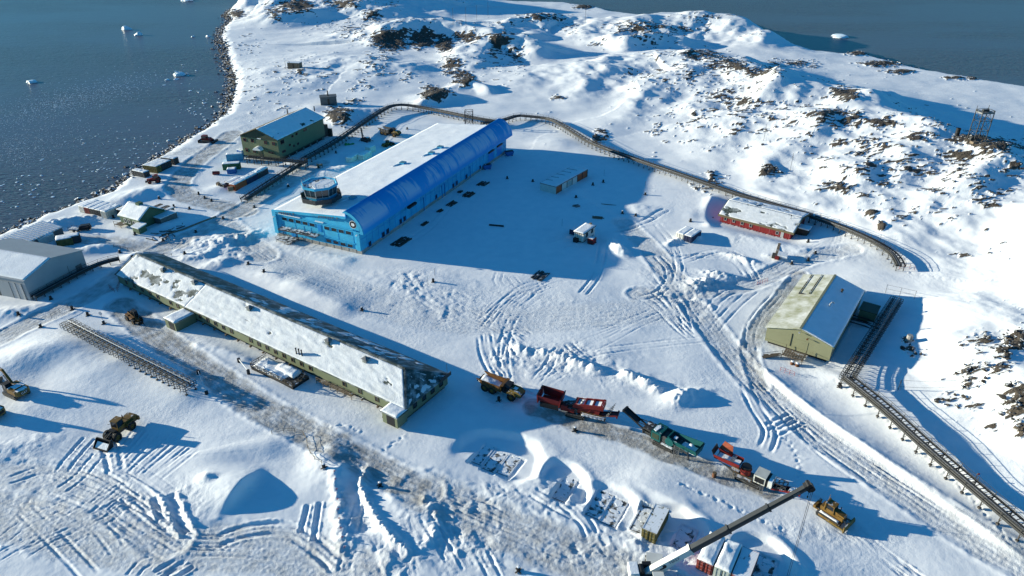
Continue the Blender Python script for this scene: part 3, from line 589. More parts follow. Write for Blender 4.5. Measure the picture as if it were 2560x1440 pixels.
def frosted_blue():
    """curved blue roof sheet with ribs and a thin frost that has slid off in patches"""
    m = bpy.data.materials.new('frosted_blue_sheet'); m.use_nodes = True; nt = m.node_tree; b = nt.nodes['Principled BSDF']; N = nt.nodes.new; L = nt.links.new
    tc = N('ShaderNodeTexCoord'); sp = N('ShaderNodeSeparateXYZ'); L(tc.outputs['Object'], sp.inputs[0])
    mp = N('ShaderNodeMapping'); mp.inputs['Scale'].default_value = (1.5, .16, .16); L(tc.outputs['Object'], mp.inputs['Vector'])
    n1 = N('ShaderNodeTexNoise'); n1.inputs['Scale'].default_value = .5; n1.inputs['Detail'].default_value = 7; n1.inputs['Roughness'].default_value = .7; L(mp.outputs[0], n1.inputs['Vector'])
    n2 = N('ShaderNodeTexNoise'); n2.inputs['Scale'].default_value = .09; n2.inputs['Detail'].default_value = 4; L(tc.outputs['Object'], n2.inputs['Vector'])
    def rng(f, lo, hi, a=0., c=1.):
        r = N('ShaderNodeMapRange'); r.inputs[1].default_value = lo; r.inputs[2].default_value = hi; r.inputs[3].default_value = a; r.inputs[4].default_value = c; L(f, r.inputs[0]); return r.outputs[0]
    def mul(a, c):
        x = N('ShaderNodeMath'); x.operation = 'MULTIPLY'; L(a, x.inputs[0]); L(c, x.inputs[1]); return x.outputs[0]
    low = rng(sp.outputs[2], 7.6, 9.4); hi = rng(sp.outputs[2], 12.75, 12.3)
    ad = N('ShaderNodeMath'); ad.operation = 'ADD'; L(n1.outputs['Fac'], ad.inputs[0]); L(rng(n2.outputs['Fac'], .35, .65, -.16, .14), ad.inputs[1])
    f = mul(mul(rng(ad.outputs[0], .42, .56, 0., .62), low), hi)
    x = N('ShaderNodeMix'); x.data_type = 'RGBA'; L(f, x.inputs[0]); x.inputs[6].default_value = (.004, .29, .68, 1); x.inputs[7].default_value = (.52, .66, .78, 1); L(x.outputs[2], b.inputs['Base Color'])
    b.inputs['Roughness'].default_value = .62; b.inputs['Specular IOR Level'].default_value = .2
    wv = N('ShaderNodeMath'); wv.operation = 'SINE'; mm = N('ShaderNodeMath'); mm.operation = 'MULTIPLY'; mm.inputs[1].default_value = 15.; L(sp.outputs[0], mm.inputs[0]); L(mm.outputs[0], wv.inputs[0])
    bp = N('ShaderNodeBump'); bp.inputs['Distance'].default_value = .03; L(wv.outputs[0], bp.inputs['Height']); L(bp.outputs[0], b.inputs['Normal'])
    return m
M['frost_blue'] = frosted_blue()

# ------------------------------------------------------------------ building helpers; local x runs along the length, local y = -(distance across)
class Frame:
    def __init__(s, x, y, yaw, z=0.0):
        s.o = np.array([x, y]); s.a = math.radians(yaw); s.z = z
        s.l = np.array([math.cos(s.a), math.sin(s.a)]); s.w = np.array([math.sin(s.a), -math.cos(s.a)])
    def front(s, px, py, x=0.0):          # pixel on the end wall -> (across, z)
        d = ray(px, py); t, b = np.linalg.solve(np.array([[d[0], -s.w[0]], [d[1], -s.w[1]]]), s.o + x*s.l); return b, CH + t*d[2] - s.z
    def side(s, px, py, b=0.0):           # pixel on a long wall -> (along, z)
        d = ray(px, py); t, x = np.linalg.solve(np.array([[d[0], -s.l[0]], [d[1], -s.l[1]]]), s.o + b*s.w); return x, CH + t*d[2] - s.z
    def hor(s, px, py, z):                # pixel on a level plane -> (along, across)
        g = G(px, py, z + s.z)[:2] - s.o; return float(g @ s.l), float(g @ s.w)
_wcache = {}
def window(parent, x, b, z, face, w, h, fm, pm, name='window', pane='pane', mull=0):
    """window centred at (x, across b, z); face 0: looks to -x, 1: to +across, 2: to -across, 3: to +x"""
    key = (round(w,2), round(h,2), fm.name, mull)
    if key not in _wcache:
        t = .09; f = MB(); f.box(-w/2-t, w/2+t, -.10, .05, h/2, h/2+t); f.box(-w/2-t, w/2+t, -.14, .05, -h/2-t, -h/2); f.box(-w/2-t, -w/2, -.10, .05, -h/2, h/2); f.box(w/2, w/2+t, -.10, .05, -h/2, h/2)
        for k in range(mull): xx = -w/2 + w*(k+1)/(mull+1); f.box(xx-.03, xx+.03, -.07, .04, -h/2, h/2)
        fo = f.mesh(name); fo.materials.append(fm)
        p = MB(); p.box(-w/2, w/2, -.035, .03, -h/2, h/2); po = p.mesh(pane); po.materials.append(pm); _wcache[key] = (fo, po)
    rz = {0: -math.pi/2, 1: 0.0, 2: math.pi, 3: math.pi/2}[face]
    o = share(_wcache[key][0], name, parent, (x, -b, z), (0, 0, rz)); share(_wcache[key][1], pane, o); return o
def snow_sheet(p00, p10, p11, p01, nx, ny, thick=.2, lump=.5, scale=3.0, seed=0, hole=None, edge=True, stretch=1.0):
    """uneven layer of snow on a four-cornered roof plane; 'hole' in 0..1 leaves bare patches"""
    P = [Vector(p) for p in (p00, p10, p11, p01)]; n = (P[1]-P[0]).cross(P[3]-P[0]).normalized()
    if n.z < 0: n = -n
    u = np.linspace(0, 1, nx+1); v = np.linspace(0, 1, ny+1); U, V = np.meshgrid(u, v)
    A = np.array([[*p] for p in P]); pos = (1-U)[...,None]*(1-V)[...,None]*A[0] + U[...,None]*(1-V)[...,None]*A[1] + U[...,None]*V[...,None]*A[2] + (1-U)[...,None]*V[...,None]*A[3]
    lu = (P[1]-P[0]).length; lv = (P[3]-P[0]).length; sx = U*lu; sy = V*lv
    nz = fbm(sx*stretch, sy, scale, 4, 200+seed); t = thick*(1 + lump*nz)
    m = np.ones_like(t)
    if hole is not None:
        hn = fbm(sx*stretch, sy, scale*2.2, 4, 220+seed, .6); m = sstep(-.12, .10, hn + hole); t = t*m - (1-m)*.05
    if edge: e = np.minimum(np.minimum(sx, lu-sx), np.minimum(sy, lv-sy)); t = t*np.clip(.45 + e/.5, 0, 1)
    t = np.maximum(t, -.03); pos = pos + t[...,None]*np.array([*n])
    s = MB(); W_ = nx+1
    vs = [tuple(p) for p in pos.reshape(-1, 3)]; fs = [(j*W_+i, j*W_+i+1, (j+1)*W_+i+1, (j+1)*W_+i) for j in range(ny) for i in range(nx)]
    # skirt down to the roof
    down = [*n]; ring = [i for i in range(W_)] + [j*W_+nx for j in range(1, ny+1)] + [ny*W_+i for i in range(nx-1, -1, -1)] + [j*W_ for j in range(ny-1, 0, -1)]
    base = len(vs); flat = pos.reshape(-1, 3)
    for r in ring: vs.append(tuple(flat[r] - (thick*1.2+.02)*np.array(down)))
    for k in range(len(ring)): k2 = (k+1) % len(ring); fs.append((ring[k], base+k, base+k2, ring[k2]))
    s.add(vs, fs); return s
def gable(root, L, Wd, base, eave, ridge, rp, wm, rm, over=.35, th=.18, names=('wall','roof')):
    """pitched building body: length L, width Wd, ridge at across=rp"""
    w = MB(); w.prism([(0,base),(-Wd,base),(-Wd,eave),(-rp,ridge),(0,eave)], 'x', 0, L); w.build(names[0], wm, root)
    out = []
    for sgn, b0, b1 in ((0, rp, 0.0), (1, rp, Wd)):
        run = abs(b1-b0); sl = (ridge-eave)/run; be = b1 + (over if b1 > b0 else -over); ze = eave - sl*over
        up = .02 + th
        r = MB(); r.prism([(-b0, ridge+.02), (-be, ze+.02), (-be, ze+up), (-b0, ridge+up)], 'x', -over, L+over); out.append((r.build(names[1], rm, root), b0, be, ridge+up, ze+up))
    return out

M['rack_steel'] = mat('rack_steel', (.045,.045,.044), .7, 0, var=.25, vscale=2)
M['snow_roof'] = mat('thin_roof_snow', (.72,.735,.75), .7, var=.07, vscale=.9, bump=.05, bscale=3.5, spec=.2, col2=(.58,.595,.60), c2scale=.4, c2lo=.48, c2hi=.80)
M['tray_dark'] = mat('dark_tray_steel', (.06,.055,.05), .75, 0, var=.3, vscale=1.5)
# ------------------------------------------------------------------ the big blue building with the control tower
fb = Frame(-70.5, 191.4, 65.7); FB = fb
R = thing('research_hall', 'huge blue hall with curved roof edge, white snowy roof and octagonal control tower', 'building', (fb.o[0], fb.o[1], 0), fb.a)
LB = 98.0; WB = 30.6
arc = [(26.6,12.84),(27.6,12.76),(28.75,12.42),(29.7,11.85),(30.42,11.22),(31.15,10.35),(31.69,9.5),(32.1,8.4),(32.34,6.73)]
arcin = [(b-.42, z-.30) for b, z in arc[::-1]]; arcin[0] = (31.9, 6.73)
w = MB(); w.prism([(0,1.2),(-WB,1.2),(-WB,7.2),(-29.9,10.7),(-28.6,11.9),(-26.75,12.3),(-26.75,10.6),(0,8.2)], 'x', .3, LB); w.build('wall', M['blue_clad'], R)
w = MB(); w.prism([(-.12,-2.2),(-WB+.12,-2.2),(-WB+.12,1.2),(-.12,1.2)], 'x', .36, LB-.1); w.build('plinth_or_gap_shade', M['concrete'], R)
w = MB(); w.prism([(-b, z) for b, z in arc + arcin], 'x', -.25, LB+2.2); w.build('curved_roof', M['frost_blue'], R)
w = MB(); w.prism([(-26.55,10.5),(-26.55,12.9),(-26.85,12.9),(-26.85,10.5)], 'x', -.2, LB+2.1); w.build('roof_upstand', M['blue_dark'], R)
# front frame standing proud of the recessed front
w = MB(); w.prism([(0,1.2),(0,8.5),(-1.3,8.62),(-1.3,1.2)], 'x', -.22, .32); w.build('front_pilaster', M['blue_clad'], R)
w = MB(); w.prism([(-1.3,8.0),(-1.3,8.62),(-26.55,10.98),(-26.55,10.35)], 'x', -.22, .32); w.build('parapet', M['blue_clad'], R)
band = [(b-.02, z+.02) for b, z in arc]; inn = [(b-.75, z-.55) for b, z in arc[::-1]]; inn[0] = (31.3, 6.73)
w = MB(); w.prism([(-b, z) for b, z in band + inn], 'x', -.55, -.22); w.build('curved_fascia', M['blue_clad'], R)
w = MB(); w.prism([(-29.4,1.2),(-WB,1.2),(-WB,6.73),(-31.6,6.73),(-31.6,7.0),(-29.4,7.0)], 'x', -.22, .32); w.build('front_pilaster', M['blue_clad'], R)
w = MB(); w.prism([(-1.3,7.55),(-1.3,7.72),(-28.6,7.5),(-28.6,7.3)], 'x', -.25, .30); led = w.build('window_hood', M['blue_clad'], R)
for b0, b1 in ((2.4, 10.2), (15.6, 18.4)): w = MB(); w.prism([(-b0,7.72),(-b0,7.86),(-b1,7.78),(-b1,7.66)], 'x', -.24, .28); w.build('ledge_snow', M['snow'], R)
w = MB(); w.prism([(-17.6,3.25),(-17.6,3.4),(-28.6,3.15),(-28.6,3.0)], 'x', -.22, .30); w.build('window_hood', M['blue_clad'], R)
for i in range(5): window(R, .27, 4.1 + 2.5*i, 6.25 - .02*i, 0, 1.8, 1.0, M['blue_clad'], M['glass'])
for i in range(4): window(R, .27, 19.25 + 2.5*i, 6.1 - .02*i, 0, 1.8, 1.0, M['blue_clad'], M['glass'])
for i in range(4): window(R, .27, 19.3 + 2.5*i, 2.12 - .03*i, 0, 1.75, .9, M['blue_clad'], M['glass'])
for b0, b1, z0, z1 in ((5.85,6.6,.95,2.95),(6.7,7.4,.95,2.95),(16.0,17.2,4.5,6.75)):
    w = MB(); w.box(.16, .30, -b1, -b0, z0, z1); w.build('door', M['blue_dark'], R)
w = MB(); w.box(.2, .29, -7.4, -6.75, .95, 2.85); w.build('doorway', M['black'], R)
# entrance canopy of steel grating on brackets
c = MB(); c.box(-1.9, .2, -16.6, -2.9, 3.55, 3.66); co = c.build('canopy', M['grating'], R)
for k in range(12): b = 3.1 + k*1.21; c = MB(); c.bar((.25,-b,4.3), (-1.8,-b,3.62), .06); c.bar((-1.9,-b,3.5), (.2,-b,3.5), .1); c.build('canopy_bracket', M['steel_dark'], R)
c = MB(); c.box(-1.97, -1.9, -16.6, -2.9, 3.42, 3.78); c.build('canopy_fascia', M['steel_dark'], R)
for b0, b1 in ((4.4,6.4),(8.8,11.0),(12.2,13.3)): c = MB(); c.box(-.5, .1, -b1, -b0, 3.66, 3.84); c.build('ledge_snow', M['snow'], R)
# emblem: black disc, white rim, white continent outline
for r0, xx, mm, nm in ((1.18,-.60,'white','emblem_rim'),(1.05,-.63,'black','emblem_disc')):
    c = MB(); c.tube([(-.55,-29.2,9.35),(xx,-29.2,9.35)], r0, 28); c.build(nm, M[mm], R)
blob = [(-.55,.30),(-.42,.05),(-.62,-.12),(-.45,-.28),(-.20,-.42),(.05,-.55),(.28,-.40),(.52,-.30),(.55,.05),(.48,.32),(.20,.48),(-.05,.42),(-.25,.52),(-.40,.42)]
c = MB(); c.prism([(-29.2 - b, 9.35 + z) for b, z in blob], 'x', -.655, -.60); c.build('emblem_continent', M['white'], R)
# letter stand-offs on the parapet
for k, b in enumerate([2.9,3.7,4.5,5.3,6.1,6.9,8.1,17.4,18.2,19.0,19.8,20.6,21.4,22.2,23.7]):
    z = 8.3 + (b-1.3)*.0935; c = MB(); c.box(-.40, -.22, -b-.06, -b+.06, z-.55, z+.05)
    if k % 7 != 5: c.box(-.42, -.36, -b-.45, -b+.06, z-.08, z+.03)
    if k % 3 != 1: c.box(-.42, -.36, -b-.35, -b+.06, z-.32, z-.24)
    c.build('sign_letter', M['steel'], R)
for b, z in ((1.0,6.6),(30.2,6.2)):
    c = MB(); c.bar((0,-b,z), (-.7,-b,z+.15), .08); c.box(-1.1, -.6, -b-.16, -b+.16, z+.05, z+.3); c.build('wall_lamp', M['white'], R)
# snow on the roof, hatches
snow_sheet((.45,-.15,8.25), (.45,-26.5,10.62), (LB-.1,-26.5,10.62), (LB-.1,-.15,8.25), 40, 120, .16, .5, 6, 1).build('roof_snow', M['snow'], R, True)
for px, py in ((1007,404),(1079,382),(1101,367),(882,493)):
    x, b = fb.hor(px, py, 10.6); z = 8.2 + b*.0905; c = MB(); c.box(x-.9, x+.9, -b-.9, -b+.9, z, z+.75); h_ = c.build('roof_hatch', M['blue_clad'], R)
    c = MB(); c.box(x-.95, x+.95, -b-.95, -b+.95, z+.75, z+.87); c.build('hatch_glass', M['glass_green'], h_)
    for s in (-1, 1): c = MB(); c.tube([(x+s*.9,-b+.9,z+.25),(x+s*1.6-.8,-b+1.6,z+.2),(x+s*1.9-2,-b+2.2,z+.1)], [.28,.2,.03], 7); c.build('drift', M['snow'], h_, True)
# right-hand wall: windows, doors, slots
for px, py, w_, h_ in ((924.4,609.4,1.2,1.4),(957.8,586,1.4,1.5),(968.7,577.8,1.4,1.5),(1001.2,553.4,1.3,1.5),(1011,546.2,1.3,1.5),(1090,492,1.2,1.3),(1133,463.8,1.3,1.5),(1141.3,457.5,1.3,1.5),(1165.6,441.3,1.4,1.5),(1200,418,1.2,1.2)):
    x, z = fb.side(px, py, WB); window(R, x, WB+.02, z, 1, w_, h_, M['blue_dark'], M['glass'])
for px, py, w_, h_ in ((1227,390,4.4,3.4),(1248,374,4.4,3.6)):
    x, z = fb.side(px, py, WB); c = MB(); c.box(x-w_/2, x+w_/2, -WB-.08, -WB+.1, 1.2, 1.2+h_); d_ = c.build('roller_door', M['blue_dark'], R)
    c = MB(); c.box(x-w_/2, x+w_/2, -WB-.5, -WB-.08, 1.25+h_, 1.75+h_); c.build('door_housing', M['black'], d_)
x, z = fb.side(1026.4, 512.8, 31.5); c = MB(); c.box(x-2.2, x+2.2, -32.45, -31.6, z-.3, z+.35); c.build('louvre', M['black'], R)
for px, py in ((1060,520),(1105,490),(1112,486),(1175,440)):
    x, z = fb.side(px, py, WB); c = MB(); c.box(x-.07, x+.07, -WB-.25, -WB-.05, .2, 4.6); c.build('drain_pipe', M['blue_dark'], R)
c = MB(); c.box(0.4, LB, -WB-.06, -WB, 4.55, 4.63); c.build('cladding_joint', M['blue_dark'], R)
for k in range(1, 33): c = MB(); c.box(k*3.0-.04, k*3.0+.04, -WB-.05, -WB+.02, 1.2, 7.0); c.build('cladding_joint', M['blue_dark'], R)
for b in (2.6, 7.8, 10.9, 13.4, 18.0, 23.0, 28.2):
    c = MB(); c.box(.25, .31, -b-.03, -b+.03, 1.25, 5.2); c.build('cladding_joint', M['blue_dark'], R)
for k in range(1, 12): c = MB(); c.box(.3, .345, -2.6*k-.03, -2.6*k+.03, -1.5, 1.15); c.build('concrete_joint', M['asphalt_grit'], R)
# control tower
def octa(r, z, cx, cb, ph=math.pi/8): return [(cx + r*math.cos(ph + k*math.pi/4), -cb + r*math.sin(ph + k*math.pi/4), z) for k in range(8)]
def oct_shell(name, rings, m, parent, cap=False):
    s = MB(); vs = []; fs = []
    for r, z in rings: vs += octa(r, z, TXc, TBc)
    for q in range(len(rings)-1):
        for k in range(8): fs.append((q*8+k, q*8+(k+1)%8, (q+1)*8+(k+1)%8, (q+1)*8+k))
    if cap: fs.append(tuple(range((len(rings)-1)*8, len(rings)*8)))
    s.add(vs, fs); return s.build(name, m, parent)
TXc, TBc = 9.2, 11.2
TW = bpy.data.objects.new('control_tower', None); COL.objects.link(TW); TW.parent = R; TW['label'] = 'octagonal glazed control tower on the snowy roof'
oct_shell('column', [(2.75,8.4),(2.75,10.3)], M['blue_clad'], TW)
oct_shell('deck', [(3.0,10.25),(6.1,10.75),(6.15,11.05),(4.0,11.06)], M['steel_dark'], TW)
oct_shell('deck_parapet', [(6.1,11.0),(6.15,12.1),(6.0,12.1),(5.95,11.05)], M['steel_dark'], TW)
oct_shell('skirt', [(4.55,11.05),(4.75,12.35)], M['blue_clad'], TW)
oct_shell('sill', [(4.75,12.30),(4.88,12.30),(4.90,12.44),(4.75,12.46)], M['steel_pale'], TW)
for k in range(8):
    a = octa(4.74, 12.46, TXc, TBc); b_ = octa(5.05, 14.75, TXc, TBc); k2 = (k+1) % 8
    for h in range(2):
        p = [Vector(a[k]).lerp(Vector(a[k2]), h/2), Vector(a[k]).lerp(Vector(a[k2]), (h+1)/2), Vector(b_[k]).lerp(Vector(b_[k2]), (h+1)/2), Vector(b_[k]).lerp(Vector(b_[k2]), h/2)]
        s = MB(); s.add(p, [(0,1,2,3)]); s.build('tower_pane', M['glass_tower'], TW)
        s = MB(); s.bar(p[0], p[3], .10 if h else .16); s.build('mullion', M['steel_pale'], TW)
s = MB(); s.add(octa(4.6, 12.5, TXc, TBc), [tuple(range(8))]); s.build('tower_floor', M['black'], TW)
oct_shell('tower_roof', [(5.02,14.72),(5.45,14.8),(5.5,15.35),(5.05,15.4),(4.9,15.0)], M['blue_clad'], TW, True)
s = MB(); s.add(octa(4.88, 15.05, TXc, TBc), [tuple(range(8))]); s.build('roof_gravel', M['asphalt_grit'], TW)
blob = [(TXc + r*math.cos(t), -TBc + r*math.sin(t)) for t, r in ((.2,3.8),(.7,2.0),(1.3,1.2),(2.2,1.0),(2.9,2.6),(3.5,4.1),(4.0,4.3),(4.6,4.5),(5.2,4.4),(5.8,4.4))]
s = MB(); s.prism(blob, 'z', 15.04, 15.16); s.build('tower_snow', M['snow'], TW)
rl = MB()
for k in range(8):
    a = octa(5.25, 15.4, TXc, TBc)[k]; b2 = octa(5.25, 15.4, TXc, TBc)[(k+1) % 8]
    for zz in (.55, 1.05): rl.bar((a[0],a[1],15.4+zz), (b2[0],b2[1],15.4+zz), .04)
    for h in range(3): p = Vector(a).lerp(Vector(b2), h/3); rl.bar(p, p + Vector((0,0,1.08)), .05)
rl.build('roof_railing', M['steel_pale'], TW)
rl = MB()
for k in range(8):
    a = octa(6.1, 12.1, TXc, TBc)[k]; b2 = octa(6.1, 12.1, TXc, TBc)[(k+1) % 8]; rl.bar((a[0],a[1],12.6), (b2[0],b2[1],12.6), .04)
    for h in range(2): p = Vector(a).lerp(Vector(b2), h/2); rl.bar(p, p + Vector((0,0,.52)), .05)
rl.build('deck_railing', M['steel_dark'], TW)
# steel landing with steps in front of the entrance
S = thing('entrance_steps', 'dark steel grating landing and steps at the blue hall entrance', 'steps', (*(fb.o + fb.l*-2.2 + fb.w*5.6), 0), fb.a)
s = MB(); s.box(-1.2, 2.2, -2.6, 2.6, .75, .85); s.build('landing', M['grating'], S)
for k in range(4): s = MB(); s.box(-1.6-.35*k, -1.2-.35*k, -2.4, -.6, .6-.17*k, .66-.17*k); s.build('step', M['grating'], S)
for yy in (-2.6, 2.6):
    s = MB(); s.bar((-1.2,yy,1.85), (2.2,yy,1.85), .06); s.bar((-1.2,yy,1.35), (2.2,yy,1.35), .05)
    for xx in (-1.2, .5, 2.2): s.bar((xx,yy,-.6), (xx,yy,1.85), .07)
    s.build('railing', M['steel_dark'], S)

# ------------------------------------------------------------------ long sage-green building
fl = Frame(-20.5, 106.9, 146.5)
R = thing('long_barrack', 'very long low sage green building with a patchy snow covered roof', 'building', (fl.o[0], fl.o[1], 0), fl.a)
LL, WL = 98.6, 13.0; EV, RG = 3.2, 6.3
w = MB(); w.prism([(0,.75),(-WL,.75),(-WL,EV),(0,EV)], 'x', 0, LL); w.prism([(-.02,EV),(-WL+.02,EV),(-6.5,RG)], 'x', LL-.3, LL); w.build('wall', M['sage'], R)
w = MB(); w.prism([(-.5,-1.2),(-WL+.5,-1.2),(-WL+.5,.75),(-.5,.75)], 'x', .5, LL-.5); w.build('plinth_or_gap_shade', M['black'], R)  # black block fills the open gap below the floor in place of its shade
o_ = .4; hip = 5.4
front = MB(); front.add([(-o_,o_,EV-.12),(LL+o_,o_,EV-.12),(LL+o_,-6.5,RG),(hip,-6.5,RG),(-o_,o_,EV+.06),(LL+o_,o_,EV+.06),(LL+o_,-6.5,RG+.18),(hip,-6.5,RG+.18)], [(0,1,2,3),(4,7,6,5),(0,4,5,1),(1,5,6,2),(2,6,7,3),(3,7,4,0)])
rf = front.build('roof_slope', M['sage_roof'], R)
back = MB(); back.add([(-o_,-WL-o_,EV-.12),(LL+o_,-WL-o_,EV-.12),(LL+o_,-6.52,RG),(hip,-6.52,RG),(-o_,-WL-o_,EV+.06),(LL+o_,-WL-o_,EV+.06),(LL+o_,-6.52,RG+.18),(hip,-6.52,RG+.18)], [(0,3,2,1),(4,5,6,7),(0,1,5,4),(1,2,6,5),(2,3,7,6),(3,0,4,7)])
back.build('roof_slope', M['sage_roof'], R)
hp = MB(); hp.add([(-o_,o_-.01,EV-.10),(-o_,-WL-o_+.01,EV-.10),(hip-.02,-6.51,RG),(-o_,o_-.01,EV+.05),(-o_,-WL-o_+.01,EV+.05),(hip-.02,-6.51,RG+.16)], [(0,1,2),(3,5,4),(0,3,4,1),(1,4,5,2),(2,5,3,0)])
hp.build('hip_roof', M['sage_roof'], R)
cap = MB(); cap.bar((-o_,o_,EV+.1), (hip,-6.5,RG+.24), .34, .12); cap.build('hip_cap', M['sage_roof'], R)
cap = MB(); cap.bar((hip,-6.5,RG+.24), (LL+o_,-6.5,RG+.24), .4, .1); cap.build('ridge_cap', M['sage_roof'], R)
n_ = Vector((0, RG-EV, WL/2)).normalized()
snow_sheet((-.1,.3,EV+.08), (LL*.70,.3,EV+.08), (LL*.70,-6.2,RG+.06), (hip+.4,-6.2,RG+.06), 230, 30, .12, .55, 1.5, 5, .85, True, .45).build('roof_snow', M['snow_roof'], R, True)
snow_sheet((LL*.70,.3,EV+.08), (LL-.3,.3,EV+.08), (LL-.3,-6.2,RG+.06), (LL*.70,-6.2,RG+.06), 90, 26, .11, .6, 1.5, 6, .34, True, .6).build('roof_snow', M['snow_roof'], R, True)
snow_sheet((5,-WL-.2,EV+.08), (LL*.62,-WL-.2,EV+.08), (LL*.62,-7.6,RG-.4), (9,-7.6,RG-.4), 150, 16, .09, .6, 2.0, 8, -.05).build('roof_snow', M['snow_old'], R, True)
snow_sheet((-.2,-.5,EV+.07), (-.2,-WL+.2,EV+.07), (4.0,-7.4,RG-.72), (4.0,-5.6,RG-.72), 40, 18, .08, .5, 1.6, 9, .35).build('roof_snow', M['snow_roof'], R, True)
wx = [3.2,7.6,12.2,16.6] + [26.5+2.75*k for k in range(8)] + [52.5+2.9*k for k in range(9)] + [81.0,84.3,87.6,91.2,94.6]
for x in wx: window(R, x, -.02, 2.15, 2, .75, 1.0, M['brown'], M['glass'])
for b in (2.6,5.4,8.1,10.8): window(R, -.02, b, 2.25, 0, 1.0, 1.1, M['green_dark'], M['glass'])
for k in range(22):                      # snowy stub beams along the front footing
    x = 3 + k*4.3; w = MB(); w.box(x-.12, x+.12, -.1, .5, .25, .75); w.build('stub_beam', M['timber'], R)
w = MB(); w.box(-.4, 3.4, .25, 3.0, .4, 3.05); w.build('porch_wall', M['sage'], R)
w = MB(); w.box(-.75, 3.7, .05, 3.35, 3.05, 3.2); w.build('porch_roof', M['sage_roof'], R)
snow_sheet((-.6,.15,3.2), (3.6,.15,3.2), (3.6,3.2,3.2), (-.6,3.2,3.2), 12, 8, .18, .4, 1.5, 11).build('porch_snow', M['snow'], R, True)
w = MB(); w.box(.3, 2.3, 3.0, 3.04, .5, 2.75); w.build('doorway', M['black'], R)
w = MB(); w.box(66.0, 70.0, .1, 5.4, -.2, 2.3); w.build('entry_lobby', M['sage'], R)
w = MB(); w.box(65.8, 70.2, .1, 5.6, 2.3, 2.45); w.build('lobby_roof', M['sage_roof'], R)
snow_sheet((65.9,.2,2.45), (70.1,.2,2.45), (70.1,5.5,2.45), (65.9,5.5,2.45), 10, 12, .3, .4, 1.5, 12).build('lobby_snow', M['snow'], R, True)
w = MB(); w.box(66.6, 68.6, 5.4, 5.45, 0, 2.0); w.build('doorway', M['black'], R)
# roof furniture
def on_long(px, py, b):                   # point of the front roof slope seen at a pixel
    z = EV; 
    for _ in range(8): x, b = fl.hor(px, py, z); z = EV + (RG-EV)*np.clip(b/6.5, 0, 2)
    return x, b, z
for px, py in ((410,672),(488,703),(625,768),(822,850),(915,897)):
    x, b, z = on_long(px, py+8, 5); v = MB(); v.box(x-.55, x+.55, -b-.5, -b+.5, z-.1, z+.95); vo = v.build('roof_vent', M['sage_roof'], R)
    v = MB(); v.add([(x-.75,-b-.7,z+.95),(x+.75,-b-.7,z+.95),(x+.75,-b+.7,z+.95),(x-.75,-b+.7,z+.95),(x,-b,z+1.3)], [(3,2,1,0),(0,1,4),(1,2,4),(2,3,4),(3,0,4)]); v.build('vent_cap', M['steel'], vo)
for px, py in ((742,888),(749,890),(756,893)):
    x, b, z = on_long(px, py, 3); v = MB(); v.cyl(x, -b, z-.1, z+1.7, .13, 10); v.cyl(x, -b, z+1.7, z+1.85, .18, 10); v.build('flue', M['black'], R)
q = [on_long(px, py, 3) for px, py in ((500,750),(655,820),(635,838),(490,770))]
v = MB()
for k in range(4): a, b_ = q[k], q[(k+1) % 4]; v.bar((a[0],-a[1],a[2]+.22), (b_[0],-b_[1],b_[2]+.22), .16, .14)
a, b_ = q[0], q[1]; c_, d_ = q[3], q[2]
for t in (.45, .75): v.bar((a[0]+(b_[0]-a[0])*t, -(a[1]+(b_[1]-a[1])*t), a[2]+.24), (c_[0]+(d_[0]-c_[0])*t, -(c_[1]+(d_[1]-c_[1])*t), c_[2]+.24), .14, .12)
v.build('roof_frame', M['grating'], R)
for a, b_ in (((655,822),(695,842)),((740,872),(840,918)),((990,988),(1008,1000)),((965,985),(1010,1008))):
    p, p2 = on_long(*a, 3), on_long(*b_, 3); v = MB(); v.bar((p[0],-p[1],p[2]+.2), (p2[0],-p2[1],p2[2]+.2), .12, .12); v.build('snow_guard', M['sage_roof'], R)
w = MB(); w.box(-.7, -.6, -WL-.4, -WL+3.0, 3.2, 4.1); w.bar((-.3,-WL+.4,3.2), (-.3,-WL+.4,6.2), .06); w.bar((-.3,-WL+1.4,3.2), (-.3,-WL+1.4,4.4), .06); w.build('antenna_frame', M['steel_dark'], R)
# ------------------------------------------------------------------ two-storey green building by the shore
fg = Frame(-103.7, 262.9, 70.5)
R = thing('accommodation_block', 'tall two storey green building with a snow covered pitched roof near the shore', 'building', (fg.o[0], fg.o[1], 0), fg.a)
LG, WG = 31.0, 16.6
w = MB(); w.prism([(0,1.0),(-WG,1.0),(-WG,8.7),(0,8.7)], 'x', 0, LG); w.build('wall', M['green'], R)
w = MB(); w.prism([(.02,8.3),(-WG-.02,8.3),(-WG-.02,8.75),(-8.2,12.0),(.02,8.75)], 'x', -.12, LG+.1); w.build('gable', M['green_dark'], R)
w = MB(); w.prism([(-1,-1.5),(-WG+1,-1.5),(-WG+1,1.0),(-1,1.0)], 'x', 1, LG-1); w.build('undercroft_shade', M['black'], R)  # solid black stands for the shade between the stilts
for k in range(7): w = MB(); w.box(1+k*4.8, 1.4+k*4.8, -WG+.0, -WG+.4, -1.5, 1.0); w.build('stilt', M['concrete'], R)
w = MB(); w.box(.0, LG, -WG-.04, -WG, 1.0, 1.5); w.build('skirting', M['green_dark'], R)
for b0, b1, z0, z1, mm in ((8.2,-.7,12.1,8.55,'brown'),(8.2,WG+.7,12.1,8.55,'green_dark')):
    s = MB(); s.prism([(-b0,z0),(-b1,z1),(-b1,z1+.2),(-b0,z0+.2)], 'x', -.8, LG+.8); s.build('roof_slope', M[mm], R)
snow_sheet((-.6,-8.4,12.3), (LG+.6,-8.4,12.3), (LG+.6,-WG-.6,8.8), (-.6,-WG-.6,8.8), 60, 24, .10, .3, 4, 21, .42).build('roof_snow', M['snow'], R, True)
def cr(a, b): return 580 + a/5.54, 240 + b/5.54
